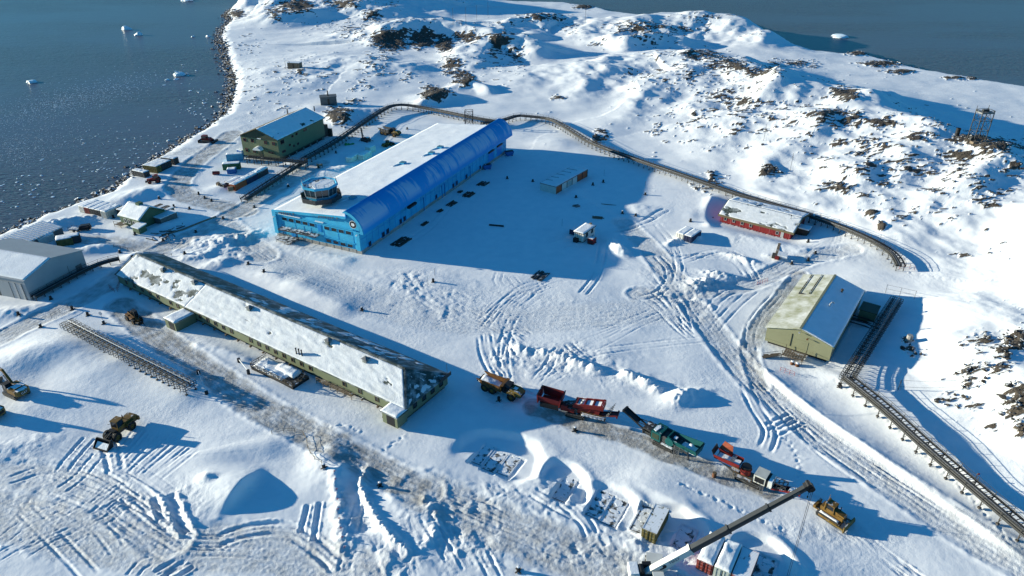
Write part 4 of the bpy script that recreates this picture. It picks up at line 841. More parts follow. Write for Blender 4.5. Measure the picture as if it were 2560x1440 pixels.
for a, b in ((175,605),(282,620),(465,645),(575,660)): q = fg.front(*cr(a,b)); window(R, -.02, q[0], q[1], 0, 1.0, 1.0, M['red_dark'], M['glass'])
for a, b in ((203,745),(310,760)): q = fg.front(*cr(a,b)); window(R, -.02, q[0], q[1], 0, .9, 1.1, M['red_dark'], M['glass'])
q = fg.front(*cr(543,782)); window(R, -.02, q[0], q[1], 0, 2.1, .5, M['red_dark'], M['glass'])
for a, b, w_, h_ in ((695,635,1.9,1.3),(835,555,.9,.7),(892,525,.9,.7),(1010,468,1.8,.7),(800,675,.8,.6),(858,690,.8,.6),(915,660,.9,.6),(718,765,1.8,.6)):
    q = fg.side(*cr(a,b), WG); window(R, q[0], WG+.02, q[1], 1, w_, h_, M['red_dark'], M['glass'])
q = fg.front(*cr(385,735)); s = MB(); vs = []
for k in range(9):
    t = math.pi*k/8; vs += [(-2.0, -q[0] + 1.75*math.cos(t), q[1] + 1.1*math.sin(t)), (0.0, -q[0] + 1.75*math.cos(t), q[1] + 1.3*math.sin(t))]
s.add(vs, [(2*k, 2*k+1, 2*k+3, 2*k+2) for k in range(8)] + [tuple(range(0, 18, 2))]); s.build('porch_hood', M['white'], R)
s = MB(); s.box(-.06, .05, -q[0]-.9, -q[0]+.9, 1.4, q[1]-.2); s.build('door', M['green_dark'], R)
s = MB(); s.box(-2.4, 0, -q[0]-2.0, -q[0]+2.0, 1.15, 1.35); s.build('landing', M['grating'], R)
s = MB(); s.box(-.35, -.1, -9.4, -7.8, 8.25, 8.5); s.build('lamp_shelf', M['snow'], R)
for px, py in ((719,282),(786,275)):
    x, b = fg.hor(px, py, 10.0); s = MB(); s.cyl(x, -b, 9.5, 11.6, .22, 10); s.build('flue', M['black'], R)
s = MB(); s.box(LG, LG+3.2, -WG+.4, -10, .5, 5.2); s.box(LG+3.2, LG+4.4, -WG-.8, -WG+1.5, 0, 3.2); s.build('plant_annex', M['timber_dark'], R)
# ------------------------------------------------------------------ olive building
fy = Frame(57.6, 134.2, 54.7); FY = fy
R = thing('garage', 'olive yellow pitched roof building half covered in blue shaded snow', 'building', (fy.o[0], fy.o[1], 0), fy.a)
LY, WY = 29.9, 14.1
rr = gable(R, LY, WY, .7, 4.3, 6.35, 6.95, M['olive'], M['olive'])
rr[0][0].data.materials[0] = M['olive_dust']
w = MB(); w.box(.6, LY-.6, -WY+.6, -.6, -1.5, .7); w.build('plinth_or_gap_shade', M['black'], R)
w = MB(); w.box(-.06, 0, -WY-.02, .02, 1.25, 1.36); w.build('wall_trim', M['olive'], R)
w = MB(); w.bar((-.35,-6.95,6.6), (LY+.35,-6.95,6.6), .5, .08); w.build('ridge_cap', M['olive'], R)
snow_sheet((-.25,-7.05,6.5), (LY+.25,-7.05,6.5), (LY+.25,-WY-.25,4.4), (-.25,-WY-.25,4.4), 60, 20, .17, .25, 4, 31).build('roof_snow', M['snow'], R, True)
snow_sheet((15.6,-.9,4.62), (LY-.1,-.9,4.62), (LY-.1,-4.9,5.78), (15.6,-4.9,5.78), 30, 14, .10, .4, 3, 32).build('roof_snow', M['snow'], R, True)
for b in (1.7, 4.0): w = MB(); zz = 4.3 + b*.295; w.box(18, LY-.2, -b-.10, -b+.10, zz+.3, zz+.42); w.build('snow_guard', M['steel_dark'], R)
w = MB(); w.box(17.9, 18.1, -4.0, -1.7, 5.0, 5.5); w.build('snow_guard', M['steel_dark'], R)
x, b = fy.hor(2074, 765, 6.0); w = MB(); w.tube([(x,-b,5.2),(x,-b,6.6),(x+.15,-b-.25,7.0),(x+.35,-b-.6,7.0),(x+.4,-b-.75,6.7)], .17, 8); w.build('gooseneck_flue', M['steel_pale'], R)
x, b = fy.hor(2105, 728, 6.0); w = MB(); w.cyl(x, -b, 5.2, 6.3, .22, 10); w.cyl(x, -b, 6.3, 6.55, .36, 10); w.build('roof_vent', M['timber_dark'], R)
for b, z, mm in ((7.0,5.7,'steel_pale'),(8.9,4.65,'rust')): w = MB(); w.bar((0,-b,z), (-.6,-b,z+.1), .08); w.box(-.95, -.55, -b-.18, -b+.18, z, z+.22); w.build('wall_lamp', M[mm], R)
w = MB(); w.box(-.06, 0.05, -9.2, -6.4, 1.4, 3.6); w.build('door', M['olive'], R)
w = MB(); w.box(-.1, -.02, -5.6, -5.5, 1.4, 4.6); w.build('drain_pipe', M['black'], R)
w = MB(); w.box(LY-7.5, LY-3.2, -WY-4.6, -WY-1.0, .3, 3.1); w.build('annex_wall', M['green'], R)
w = MB(); w.box(LY-7.7, LY-3.0, -WY-4.8, -WY-.8, 3.1, 3.25); w.build('annex_roof', M['green_dark'], R)
for xx in (LY-8.5, LY-10.6):
    for zz in (.9, 1.7): w = MB(); w.tube([(xx,-WY+.2,zz),(xx+.4,-WY-3.2,zz-.2),(xx-.6,-WY-6.2,zz-.2)], .14, 7); w.build('service_pipe', M['black'], R)
D = thing('loading_deck', 'weathered timber loading deck with ramp and railings before the olive building', 'deck', (*(fy.o + fy.l*-2.4 + fy.w*7.2), 0), fy.a)
s = MB()
for k in range(9): s.box(-1.5, 1.7, -2.3+k*.5, -1.85+k*.5, .85, .93)
s.build('planking', M['timber'], D)
for k in range(2): s = MB(); s.bar((-1.2,2.4,.85), (-3.6+.8*k,5.6,.1), .9, .08); s.build('ramp', M['timber_dark'], D)
for sx, sy in ((-1.4,-2.2),(1.6,-2.2),(-1.4,2.2),(1.6,2.2),(-1.4,0)): s = MB(); s.bar((sx,sy,-.8), (sx,sy,2.0), .1); s.build('post', M['timber_dark'], D)
s = MB(); s.bar((-1.4,-2.2,1.95), (1.6,-2.2,1.95), .07); s.bar((-1.4,-2.2,1.95), (-1.4,2.2,1.95), .07); s.bar((-1.4,-2.2,1.4), (-1.4,2.2,1.4), .07); s.bar((-1.4,2.2,1.95), (-3.6,5.6,1.2), .07); s.build('handrail', M['timber_dark'], D)
for k, (sx, sy) in enumerate(((-2.4,-.5),(-2.5,-1.6))):
    d_ = thing('fuel_drum', 'snow topped rusty drum beside the loading deck', 'drum', (*(fy.o + fy.l*(-2.4+sx) + fy.w*(7.2-sy)), .0), 0, 'drums by the loading deck')
    s = MB(); s.cyl(0, 0, -.4, .75, .42, 14); s.build('drum_body', M['rust'], d_); s = MB(); s.cyl(0, 0, .75, .92, .40, 14, .2); s.build('snow_cap', M['snow'], d_)
# ------------------------------------------------------------------ red building
fr_ = Frame(82.2, 188.7, 142.9); FR = fr_
R = thing('red_hut', 'long red clad hut with a shallow snow dusted roof at the hill foot', 'building', (fr_.o[0], fr_.o[1], 0), fr_.a)
LR, WR = 21.7, 13.0
w = MB(); w.prism([(0,-1.0),(-WR,-1.0),(-WR,3.9),(-6.2,5.0),(0,2.7)], 'x', 0, LR); w.build('wall', M['red_clad'], R)
for pr, nm in (([(.7,2.52),(-6.2,5.08),(-6.2,5.26),(.7,2.70)],'front'),([(-6.22,5.08),(-WR-.5,3.8),(-WR-.5,3.98),(-6.22,5.26)],'rear')):
    s = MB(); s.prism(pr, 'x', -.9, LR+.7); s.build('roof_slope', M['sage_roof'], R)
s = MB(); s.prism([(.72,2.1),(.72,2.72),(.55,2.72),(.55,2.1)], 'x', -.9, LR+.7); s.build('eave_board', M['brown'], R)
s = MB(); s.prism([(.7,2.0),(.7,2.72),(-6.2,5.28),(-WR-.5,4.0),(-WR-.5,3.4),(-6.2,4.5)], 'x', -.98, -.9); s.build('barge_board', M['green_dark'], R)
snow_sheet((-.8,.55,2.74), (LR+.4,.55,2.74), (LR+.4,-6.1,5.22), (-.8,-6.1,5.22), 80, 26, .07, .5, 1.6, 41, .50, True, .5).build('roof_snow', M['snow_roof'], R, True)
snow_sheet((-.8,-6.4,5.26), (LR+.4,-6.4,5.26), (LR+.4,-WR-.3,4.02), (-.8,-WR-.3,4.02), 60, 18, .12, .4, 2.5, 42, .5).build('roof_snow', M['snow'], R, True)
for k in range(8): s = MB(); x = .3 + k*3.0; s.box(x-.05, x+.05, 0, .06, -.8, 2.5); s.build('cover_strip', M['red_white'], R)
for k in range(44): s = MB(); x = .25 + k*.49; s.box(x-.06, x+.06, 0, .035, -.8, 2.45); s.build('cladding_rib', M['red_clad'], R)
for px, py in ((1813.5,547),(1834.5,552),(1855.6,558),(1877,563.5),(1943,582)): q = fr_.side(px, py, 0); window(R, q[0], -.05, q[1], 2, .65, .8, M['grey_sheet'], M['glass'])
q = fr_.side(1955, 588, 0); s = MB(); s.box(q[0]-.42, q[0]+.42, 0, .08, .0, 1.95); s.build('door', M['steel_pale'], R)
x, b = fr_.hor(1976, 552, 4); s = MB(); s.cyl(x, -b, 3.5, 5.6, .07, 8); s.cyl(x, -b, 5.6, 5.85, .16, 8); s.build('flue', M['black'], R)
s = MB(); s.box(-3.4, -.2, -7.2, -4.6, .2, 2.4); s.build('porch', M['timber_dark'], R); s = MB(); s.box(-3.7, 0, -7.5, -4.3, 2.4, 2.7); s.build('porch_snow', M['snow'], R)
# ------------------------------------------------------------------ grey hangar
fh = Frame(-121.3, 153.35, 162.8)
R = thing('grey_hangar', 'big plain grey metal hangar with a broad pitched roof', 'building', (fh.o[0], fh.o[1], 0), fh.a)
gable(R, 25, 18, -.5, 5.5, 7.6, 8.9, M['grey_sheet'], M['grey_sheet'], .25)
snow_sheet((-.1,-.2,5.75), (25,-.2,5.75), (25,-8.7,7.85), (-.1,-8.7,7.85), 30, 14, .06, .3, 4, 51, .5).build('roof_snow', M['snow'], R, True)
for x0, x1, mm in ((1.2,5.2,'steel_pale'),(5.2,9.4,'grey_sheet'),(9.6,16,'grey_dark'),(16.2,24,'grey_dark')):
    s = MB(); s.box(x0, x1, .02, .14, -.4, 4.6); s.build('sliding_door', M[mm], R)
for x0 in (1.2, 3.2, 5.2): s = MB(); s.box(x0-.05, x0+.05, .14, .22, -.4, 4.6); s.build('door_stile', M['steel'], R)
for b0, b1 in ((.5,8.5),(8.8,17.6)): s = MB(); s.box(-.06, 0, -b1, -b0, 1.5, 1.62); s.build('wall_trim', M['steel'], R)
for b in (12.4,): s = MB(); s.box(-.07, 0, -b-.06, -b+.06, .2, 3.6); s.build('drain_pipe', M['steel'], R)
s = MB(); s.box(-.07, 0, -16.5, -14.6, .2, 2.4); s.build('door', M['grey_dark'], R)
# ------------------------------------------------------------------ ribbed store behind the hangar
p0 = G(108,554,3.2); p1 = G(0,601,3.2); p2 = G(142.6,572,2.6)
ya = math.degrees(math.atan2(*(p1-p0)[1::-1])); fs_ = Frame(p0[0], p0[1], ya)
R = thing('ribbed_store', 'low shore store with a deeply ribbed snow covered roof', 'building', (p0[0], p0[1], 0), fs_.a)
wS = -float((p2-p0)[:2] @ fs_.w)
s = MB(); s.prism([(0,-2),(wS,-2),(wS,2.3),(0,3.0)], 'x', 0, 26); s.build('wall', M['grey_dark'], R)
s = MB(); s.prism([(-.3,3.0),(wS+.3,2.3),(wS+.3,2.45),(-.3,3.2)], 'x', -.3, 26); s.build('roof', M['grey_sheet'], R)
for k in range(26):
    s = MB(); x = k*1.0; s.prism([(-.2,3.2),(wS+.2,2.45),(wS+.1,2.72),(-.2,3.55)], 'x', x, x+.62); s.build('snow_rib', M['snow'], R)
# ------------------------------------------------------------------ small green house
fo = Frame(-113.0, 196.0, 153.0)
R = thing('green_house', 'small green boarded house with a steep snowy roof and a lean-to porch', 'building', (fo.o[0], fo.o[1], 0), fo.a)
gable(R, 8.9, 9.2, -1, 3.0, 5.7, 4.4, M['house_green'], M['house_green'], .5)
snow_sheet((-.3,.3,3.1), (9.2,.3,3.1), (9.2,-4.3,5.9), (-.3,-4.3,5.9), 24, 14, .16, .3, 3, 61).build('roof_snow', M['snow'], R, True)
snow_sheet((-.3,-4.6,5.9), (9.2,-4.6,5.9), (9.2,-9.4,3.1), (-.3,-9.4,3.1), 24, 14, .10, .5, 2, 62, .05).build('roof_snow', M['snow'], R, True)
s = MB(); s.prism([(-.0,-1),(2.6,-1),(2.6,1.9),(0,2.3)], 'x', -2.6, .2); s.build('porch', M['house_green'], R)
s = MB(); s.prism([(-.2,2.35),(2.9,1.9),(2.9,2.2),(-.2,2.65)], 'x', -2.9, .4); s.build('porch_snow', M['snow'], R)
s = MB(); s.box(3.6, 5.2, -5.2, -3.7, 5.3, 6.5); s.build('roof_turret', M['house_green'], R)
for x in (1.2, 2.6, 4.8, 6.6): window(R, x, -.02, 1.7, 2, .8, 1.1, M['white'], M['glass'])
s = MB(); s.box(3.4, 4.1, 0, .06, 0, 2.1); s.build('door', M['green_dark'], R)
s = MB(); s.box(6.2, 9.2, .1, 2.2, .7, .85); s.bar((6.2,2.2,-.5), (6.2,2.2,1.8), .1); s.bar((9.2,2.2,-.5), (9.2,2.2,1.8), .1); s.bar((6.2,2.2,1.8), (9.2,2.2,1.8), .08); s.build('veranda', M['timber'], R)
s = MB(); s.box(-3.0, -.2, -11.0, -5.0, -1, 2.2); s.build('shed_wing', M['grey_dark'], R); s = MB(); s.box(-3.2, 0, -11.2, -4.8, 2.2, 2.4); s.build('shed_snow', M['snow_old'], R)
s = MB(); s.box(.5, 7, -13.0, -9.6, -1, 2.3); s.build('rear_wing', M['timber'], R)
for k in range(4): s = MB(); s.box(.4+1.7*k, 1.7+1.7*k, -13.1, -9.5, 2.3, 2.5); s.build('wing_roof_board', M['timber_dark' if k % 2 else 'snow_old'], R)
# ------------------------------------------------------------------ row store of joined containers
fw = Frame(9.7, 228.5, 54.4)
R = thing('container_row_store', 'long white flat roofed store of joined containers with red end bays', 'building', (fw.o[0], fw.o[1], 0), fw.a)
s = MB(); s.box(0, 21, -6.4, 0, -1, 2.55); s.build('wall', M['c_white'], R)
s = MB(); s.box(-.12, 21.12, -6.52, .12, 2.55, 2.68); s.build('roof', M['red_dark'], R)
snow_sheet((0,-.02,2.68), (21,-.02,2.68), (21,-6.38,2.68), (0,-6.38,2.68), 42, 14, .12, .3, 4, 71).build('roof_snow', M['snow'], R, True)
for k, mm in enumerate(('c_rust','c_white','c_grey','c_white','c_rust','c_rust')):
    s = MB(); s.box(.15+k*3.48, 3.35+k*3.48, -6.5, -6.4, -.8, 2.4); s.build('bay_panel', M[mm], R); s = MB(); s.box(3.36+k*3.48, 3.62+k*3.48, -6.56, -6.4, -.8, 2.5); s.build('bay_post', M['black'], R)
for k in range(5): s = MB(); s.bar((3.4*k+3.5,0,2.86), (3.4*k+4.2,-2.4-.4*k,2.86), .10, .06); s.build('lashing', M['black'], R)
for b in (4.9,): s = MB(); s.box(-.06, 0, -b-.9, -b+.9, 0, 2.2); s.build('door', M['c_white'], R)
# ------------------------------------------------------------------ small white cabin
fc = Frame(18.3, 188.4, 55.4)
R = thing('white_cabin', 'small white cabin with dark trimmed snowy roof amid shaded snow', 'cabin', (fc.o[0], fc.o[1], 0), fc.a)
s = MB(); s.box(0, 7, -3.1, 0, .3, 2.8); s.build('wall', M['c_white'], R); s = MB(); s.box(.3, 6.7, -2.9, -.2, -.6, .3); s.build('skid', M['black'], R)
s = MB(); s.box(-.3, 7.3, -3.4, .3, 2.8, 3.0); s.build('roof', M['black'], R)
snow_sheet((-.2,.2,3.0), (7.2,.2,3.0), (7.2,-3.3,3.0), (-.2,-3.3,3.0), 14, 8, .14, .3, 2, 81).build('roof_snow', M['snow'], R, True)
for x in (2.0, 5.2): window(R, x, 3.12, 1.9, 1, .9, .9, M['black'], M['glass'])
for b in (.5,1.1,1.7,2.3): s = MB(); s.box(-.05, 0, -b-.05, -b+.05, .3, 2.8); s.build('corner_post', M['timber'], R)
s = MB(); s.box(-1.0, -.1, -1.6, -.2, -.4, 1.2); s.build('battery_box', M['black'], R); s = MB(); s.box(6.6, 7.2, -1.9, -1.3, 3.0, 3.5); s.build('roof_vent', M['timber'], R)
c_ = fc.o + fc.l*1.4 + fc.w*5.2
R = thing('red_generator_box', 'bright red generator box with a snow topped lid beside the white cabin', 'generator', (*c_, 0), fc.a)
s = MB(); s.box(-1.1, 1.1, -.9, .9, .2, 1.7); s.build('casing', M['red'], R); s = MB(); s.box(-.9, .7, -.7, .7, 1.7, 1.82); s.build('lid_snow', M['snow'], R); s = MB(); s.box(-1.1, 1.1, -.85, .85, -.4, .2); s.build('skid', M['black'], R); s = MB(); s.box(-1.14, -1.1, -.7, .7, .5, 1.4); s.build('vent_grille', M['red_dark'], R)
for k in range(2): s = MB(); s.tube([(-.6+1.2*k,-.95,.0),(-.6+1.2*k,-1.1,.0)], .38, 14); s.build('wheel', M['rubber'], R)
c_ = fc.o + fc.l*5.0 + fc.w*-2.0
R = thing('navy_trailer_box', 'small navy blue box trailer behind the white cabin', 'trailer', (*c_, 0), fc.a)
s = MB(); s.box(-2.6, 1.0, -.9, 1.0, .5, 1.9); s.build('box_body', M['navy'], R); s = MB(); s.box(-2.5, .9, -.8, .9, 1.9, 2.0); s.build('lid_snow', M['snow'], R)
for xx in (-1.8, .3): s = MB(); s.tube([(xx,1.0,.1),(xx,1.3,.1)], .45, 14); s.build('wheel', M['rubber'], R)
# ------------------------------------------------------------------ far huts
def hut(px, py, L, Wd, H, yaw, wm, label, flue=False, roofm='snow', name='field_hut', frame=False):
    x, y, z = T(px, py); R = thing(name, label, 'hut', (x, y, z), math.radians(yaw))
    s = MB(); s.box(-L/2, L/2, -Wd/2, Wd/2, -.8, H); s.build('wall', wm, R)
    s = MB(); s.box(-L/2-.2, L/2+.2, -Wd/2-.2, Wd/2+.2, H, H+.22); s.build('roof', M[roofm], R)
    s = MB(); s.box(-.45, .45, -Wd/2-.06, -Wd/2, 0, H*.8); s.build('door', M['timber_dark'], R)
    if flue: s = MB(); s.cyl(0, 0, H, H+2.6, .3, 10); s.build('flue', M['black'], R)
    if frame:
        for xx in (-L/2-1.0, -L/2+1.6): s = MB(); s.bar((xx,-Wd/2-.4,-.5), (xx,-Wd/2-.4,H+1.0), .14); s.build('post', M['timber'], R)
        s = MB(); s.bar((-L/2-1.0,-Wd/2-.4,H+1.0), (-L/2+1.6,-Wd/2-.4,H+1.0), .14); s.build('beam', M['timber'], R)
    return R
hut(738,169,7.0,4.0,3.0,-10,M['timber'],'small brown timber hut alone on the snow slope above the shore',frame=True)
hut(822,258,7.6,5.0,3.4,15,M['grey_dark'],'dark grey hut with a tall black flue above the green block',True,'grey_dark')
# ------------------------------------------------------------------ shipping containers
_cc = {}
def cont_meshes(L, m):
    k = (L, m.name)
    if k in _cc: return _cc[k]
    Wc, H = 2.44, 2.55; b = MB(); n = int(L/.28); d = .05
    for yy, sg in ((0.0, -1), (-Wc, 1)):
        vs = []; fs = []
        for i in range(n*2+1):
            x = .08 + (L-.16)*i/(2*n); off = d if (i // 1) % 2 else 0.0
            vs += [(x, yy + sg*(off+.02), .12), (x, yy + sg*(off+.02), H-.1)]
        fs = [(2*i, 2*i+2, 2*i+3, 2*i+1) for i in range(n*2)]; b.add(vs, fs)
    vs = []; 
    for i in range(n*2+1): x = .08 + (L-.16)*i/(2*n); z = H-.05 + (.035 if i % 2 else 0); vs += [(x,-.06,z), (x,-Wc+.06,z)]
    b.add(vs, [(2*i, 2*i+1, 2*i+3, 2*i+2) for i in range(n*2)]); b.box(L-.06, L-.02, -Wc+.06, -.06, .1, H-.05); b.box(.05, L-.05, -Wc+.1, -.1, .02, .12)
    fr = MB()
    for x in (0, L-.14):
        for y in (0, -Wc+.14): fr.box(x, x+.14, y-.14, y, 0, H)
    for y in (0, -Wc+.12): fr.box(0, L, y-.12, y, H-.12, H); fr.box(0, L, y-.12, y, 0, .14)
    for x in (0, L-.12): fr.box(x, x+.12, -Wc, 0, H-.12, H+.002); fr.box(x, x+.12, -Wc, 0, 0, .14)
    dr = MB(); dr.box(-.03, .03, -Wc/2+.01, -.12, .14, H-.12)
    for y in (-.35, -.95): dr.bar((-.08,y,.15), (-.08,y,H-.12), .05)
    for z in (.6, 1.3, 1.95): dr.box(-.055, -.03, -Wc/2+.06, -.16, z-.05, z+.05)
    r = []
    for mb, nm in ((b,'container_body'),(fr,'corner_frame'),(dr,'container_door')): q = mb.mesh(nm); q.materials.append(m); r.append(q)
    _cc[k] = r; return r
_snowcap = {}
def container(A, B, m, label, L=6.06, end=False, snow=.15, group=None, z=None, stack=0, Bz=0.0, off=(0, 0), flip=False):
    """A, B: pixels of the left and right bottom corners of the face turned to us; end: that face is the door end"""
    a = G(*A, Bz) if len(A) == 2 else np.array(A); b = G(*B, Bz) if len(B) == 2 else np.array(B)
    if end: o = a; yaw = math.atan2(b[1]-a[1], b[0]-a[0]) + math.pi/2
    else: o = b; yaw = math.atan2(a[1]-b[1], a[0]-b[0])
    ca, sa = math.cos(yaw), math.sin(yaw); ox = o[0] + off[0]*ca + off[1]*sa; oy = o[1] + off[0]*sa - off[1]*ca
    if z is None: z = hgt(ox + L/2*ca + 1.22*sa, oy + L/2*sa - 1.22*ca) - .1
    r = thing('shipping_container', label, 'container', (ox, oy, z + stack*2.6), yaw, group)
    bo, fr, dr = cont_meshes(L, m); share(bo, 'container_body', r); share(fr, 'corner_frame', r)
    x0 = L if flip else 0.0
    share(dr, 'container_door', r, (x0, -2.44 if flip else 0, 0), (0, 0, math.pi if flip else 0)); share(dr, 'container_door', r, (x0, -1.22 if not flip else -1.22, 0), (0, 0, math.pi if flip else 0))
    if snow:
        k = (L, snow, int(random.Random(label).random()*3))
        if k not in _snowcap: s = snow_sheet((.03,-.03,2.58), (L-.03,-.03,2.58), (L-.03,-2.41,2.58), (.03,-2.41,2.58), 20, 8, snow, .5, 2.2, 300+len(_snowcap)); q = s.mesh('snow_cap', True); q.materials.append(M['snow']); _snowcap[k] = q
        share(_snowcap[k], 'snow_cap', r)
    return r
def W3(x, y): return (x, y, 0.0)
fk = Frame(20.55, 78.4, 59.9); container(W3(*fk.o), W3(*(fk.o + fk.w*2.44)), M['c_olive'], 'weathered olive yellow container standing alone with frosted roof', end=True, snow=0, z=-.25)
fk = Frame(27.97, 72.6, 58.2)
for k, (mm, lb, sn) in enumerate((('c_red','red container with thick roof snow at the end of a row of three',.32),('c_grey','pale grey green container between two red ones',.34),('c_red','red container with bare ribbed roof beside the pale one',0))):
    p = fk.o + fk.w*2.62*k; container(W3(*p), W3(*(p + fk.w*2.44)), M[mm], lb, end=True, snow=sn, z=-.35, group='row of three containers by the crane')
fk = Frame(50.3, 186.9, 49.8)
for k, (mm, lb) in enumerate((('navy','navy blue container with snowy roof paired with a white one'),('c_white','white container paired with a navy blue one'))):
    p = fk.o - fk.w*2.6*k; container(W3(*p), W3(*(p + fk.w*2.44)), M[mm], lb, end=True, snow=.12, z=-.1, group='pair of containers below the red hut')
# shore group
for k, (mm, lb, sn) in enumerate((('c_olive','olive container on the shore edge, outermost of its row',.10),('c_dark','dark container second in the shore edge row',.10),('c_dark','dark container third in the shore edge row',.16),('c_dark','dark container last in the shore edge row',.16))):
    container((349,428), (394,434), M[mm], lb, snow=sn, group='containers along the shore edge', off=(0, 2.6*k + (1.2 if k == 3 else 0)), z=.05)
container((331,438), (362,445), M['c_dark'], 'dark half buried container on the shore near the red tractor', snow=.18, z=-.6)
# by the small house
gA, gB = G(199.9,530.9), G(249.5,542.6); d_ = (gB-gA)/np.linalg.norm(gB-gA)
for k, (mm, lb, sn) in enumerate((('c_white','white ended container in a tight row near the green house',.14),('red_dark','dull red container in a tight row near the green house',.14),('c_dark','black container in a tight row near the green house, beside the dull red one',.14),('c_dark','black container in a tight row near the green house, beside the cream one',.14),('cream','cream container with thick roof snow ending the row near the green house',.3))):
    p = gA + d_*2.5*k; container(tuple(p), tuple(p + d_*2.44), M[mm], lb, end=True, snow=sn, group='container row near the green house', z=-.3)
p = gA + d_*13.4; container(tuple(p + np.array([1.5,2.5,0])), tuple(p + d_*2.44 + np.array([1.5,2.5,0])), M['c_dark'], 'black container standing apart behind the cream one', end=True, snow=.1, z=-.2)
# yard below the green block
gA, gB = G(590,478), G(675,432); d_ = (gB-gA)/np.linalg.norm(gB-gA)
for k, (mm, lb) in enumerate((('c_rust','orange red container leading a line of containers'),('navy','navy container in line behind the orange red one'),('c_dark','dark grey container at the far end of the line'))):
    p = gA + d_*6.2*k; container(tuple(p), tuple(p + d_*6.06), M[mm], lb, snow=.2 + .1*k, group='line of yard containers', z=-.3, flip=False)
container(tuple(gA + d_*1.0 + np.array([-2.6,1.6,0])), tuple(gA + d_*7.0 + np.array([-2.6,1.6,0])), M['c_dark'], 'black open crate container left of the orange red one', snow=.2, z=-.6)
container((540,428), (601,424), M['c_green'], 'dark green container below the steel footbridge', snow=.06, z=-.1)
container((566,404), (609,401), M['c_blue'], 'light blue container under the end of the footbridge', snow=.14, z=.0, L=6.06)
container((561,436), (590,434), M['c_blue2'], 'short bright blue container with snowy lid', snow=.16, L=3.0, z=-.9)
p = G(595,385); container((592,388), (606,392), M['c_blue2'], 'blue box container against the gable of the green block', snow=.05, L=3.0, z=-.2)
# beside the hangar
for k, (mm, lb) in enumerate((('c_olive','olive container jammed between hangar and store'),('c_dark','black container beside the olive one by the hangar'))):
    container((158+k*20, 617-k*7), (184+k*18, 612-k*6), M[mm], lb, snow=.12, z=-.3, L=4.0 + 2*k, end=False)
container((108,612), (140,600), M['c_white'], 'snow buried white container behind the hangar', snow=.3, z=-.4)
# left of the blue hall
for A, B, L, lb in (((877,412),(900,398),6.06,'white shed container with open door beside the blue hall'),((902,408),(930,392),6.06,'white container tucked against the blue hall wall'),((918,388),(940,378),3.5,'small cream container beside the blue hall, next to a yellow loader')):
    container(A, B, M['c_white'], lb, L=L, snow=.12, z=-.2)

# ------------------------------------------------------------------ pipe racks and service bridges
def resample(p, step):
    p = np.array(p); seg = np.hypot(*(p[1:, :2]-p[:-1, :2]).T); cum = np.concatenate([[0], np.cumsum(seg)]); n = max(2, int(round(cum[-1]/step))+1); s = np.linspace(0, cum[-1], n)
    return np.stack([np.interp(s, cum, p[:, i]) for i in range(3)], 1)
def smoothz(p, n=2):
    for _ in range(n): q = p.copy(); q[1:-1, 2] = (p[:-2, 2] + 2*p[1:-1, 2] + p[2:, 2])/4; p = q
    return p
_sup = {}
def sup_mesh(kind, wd):
    k = (kind, wd)
    if k in _sup: return _sup[k]
    s = MB()
    if kind == 'rung': s.bar((0,-wd/2-.3,.12), (0,wd/2+.3,.12), .12, .08)
    elif kind == 'bridge':
        for y in (-wd/2, wd/2): s.bar((0,y,-4), (0,y,.1), .14); s.box(-.22, .22, y-.22, y+.22, -1.9, -1.62)
        s.bar((0,-wd/2-.35,-.06), (0,wd/2+.35,-.06), .14, .12); s.bar((0,-wd/2,-1.4), (0,wd/2,-.3), .06)
        s.bar((0,wd/2+.3,0), (0,wd/2+.3,1.05), .07); s.bar((0,-wd/2-.3,0), (0,-wd/2-.3,.95), .07)
    else:
        for y in (-wd/2, wd/2): s.bar((0,y,-3.4), (0,y*.92,.75), .11); s.box(-.2, .2, y-.25, y+.25, -1.55, -1.3)
        for z in (-.45, .15, .7): s.bar((0,-wd/2-.45,z), (0,wd/2+.45,z), .10, .09)
        for y in (-wd/2-.42, wd/2+.42): s.bar((0,y,-.45), (0,y,.72), .07)
    m = s.mesh('support_frame'); m.materials.append(M['tray_dark'] if kind == 'bridge' else M['rack_steel']); _sup[k] = m; return m
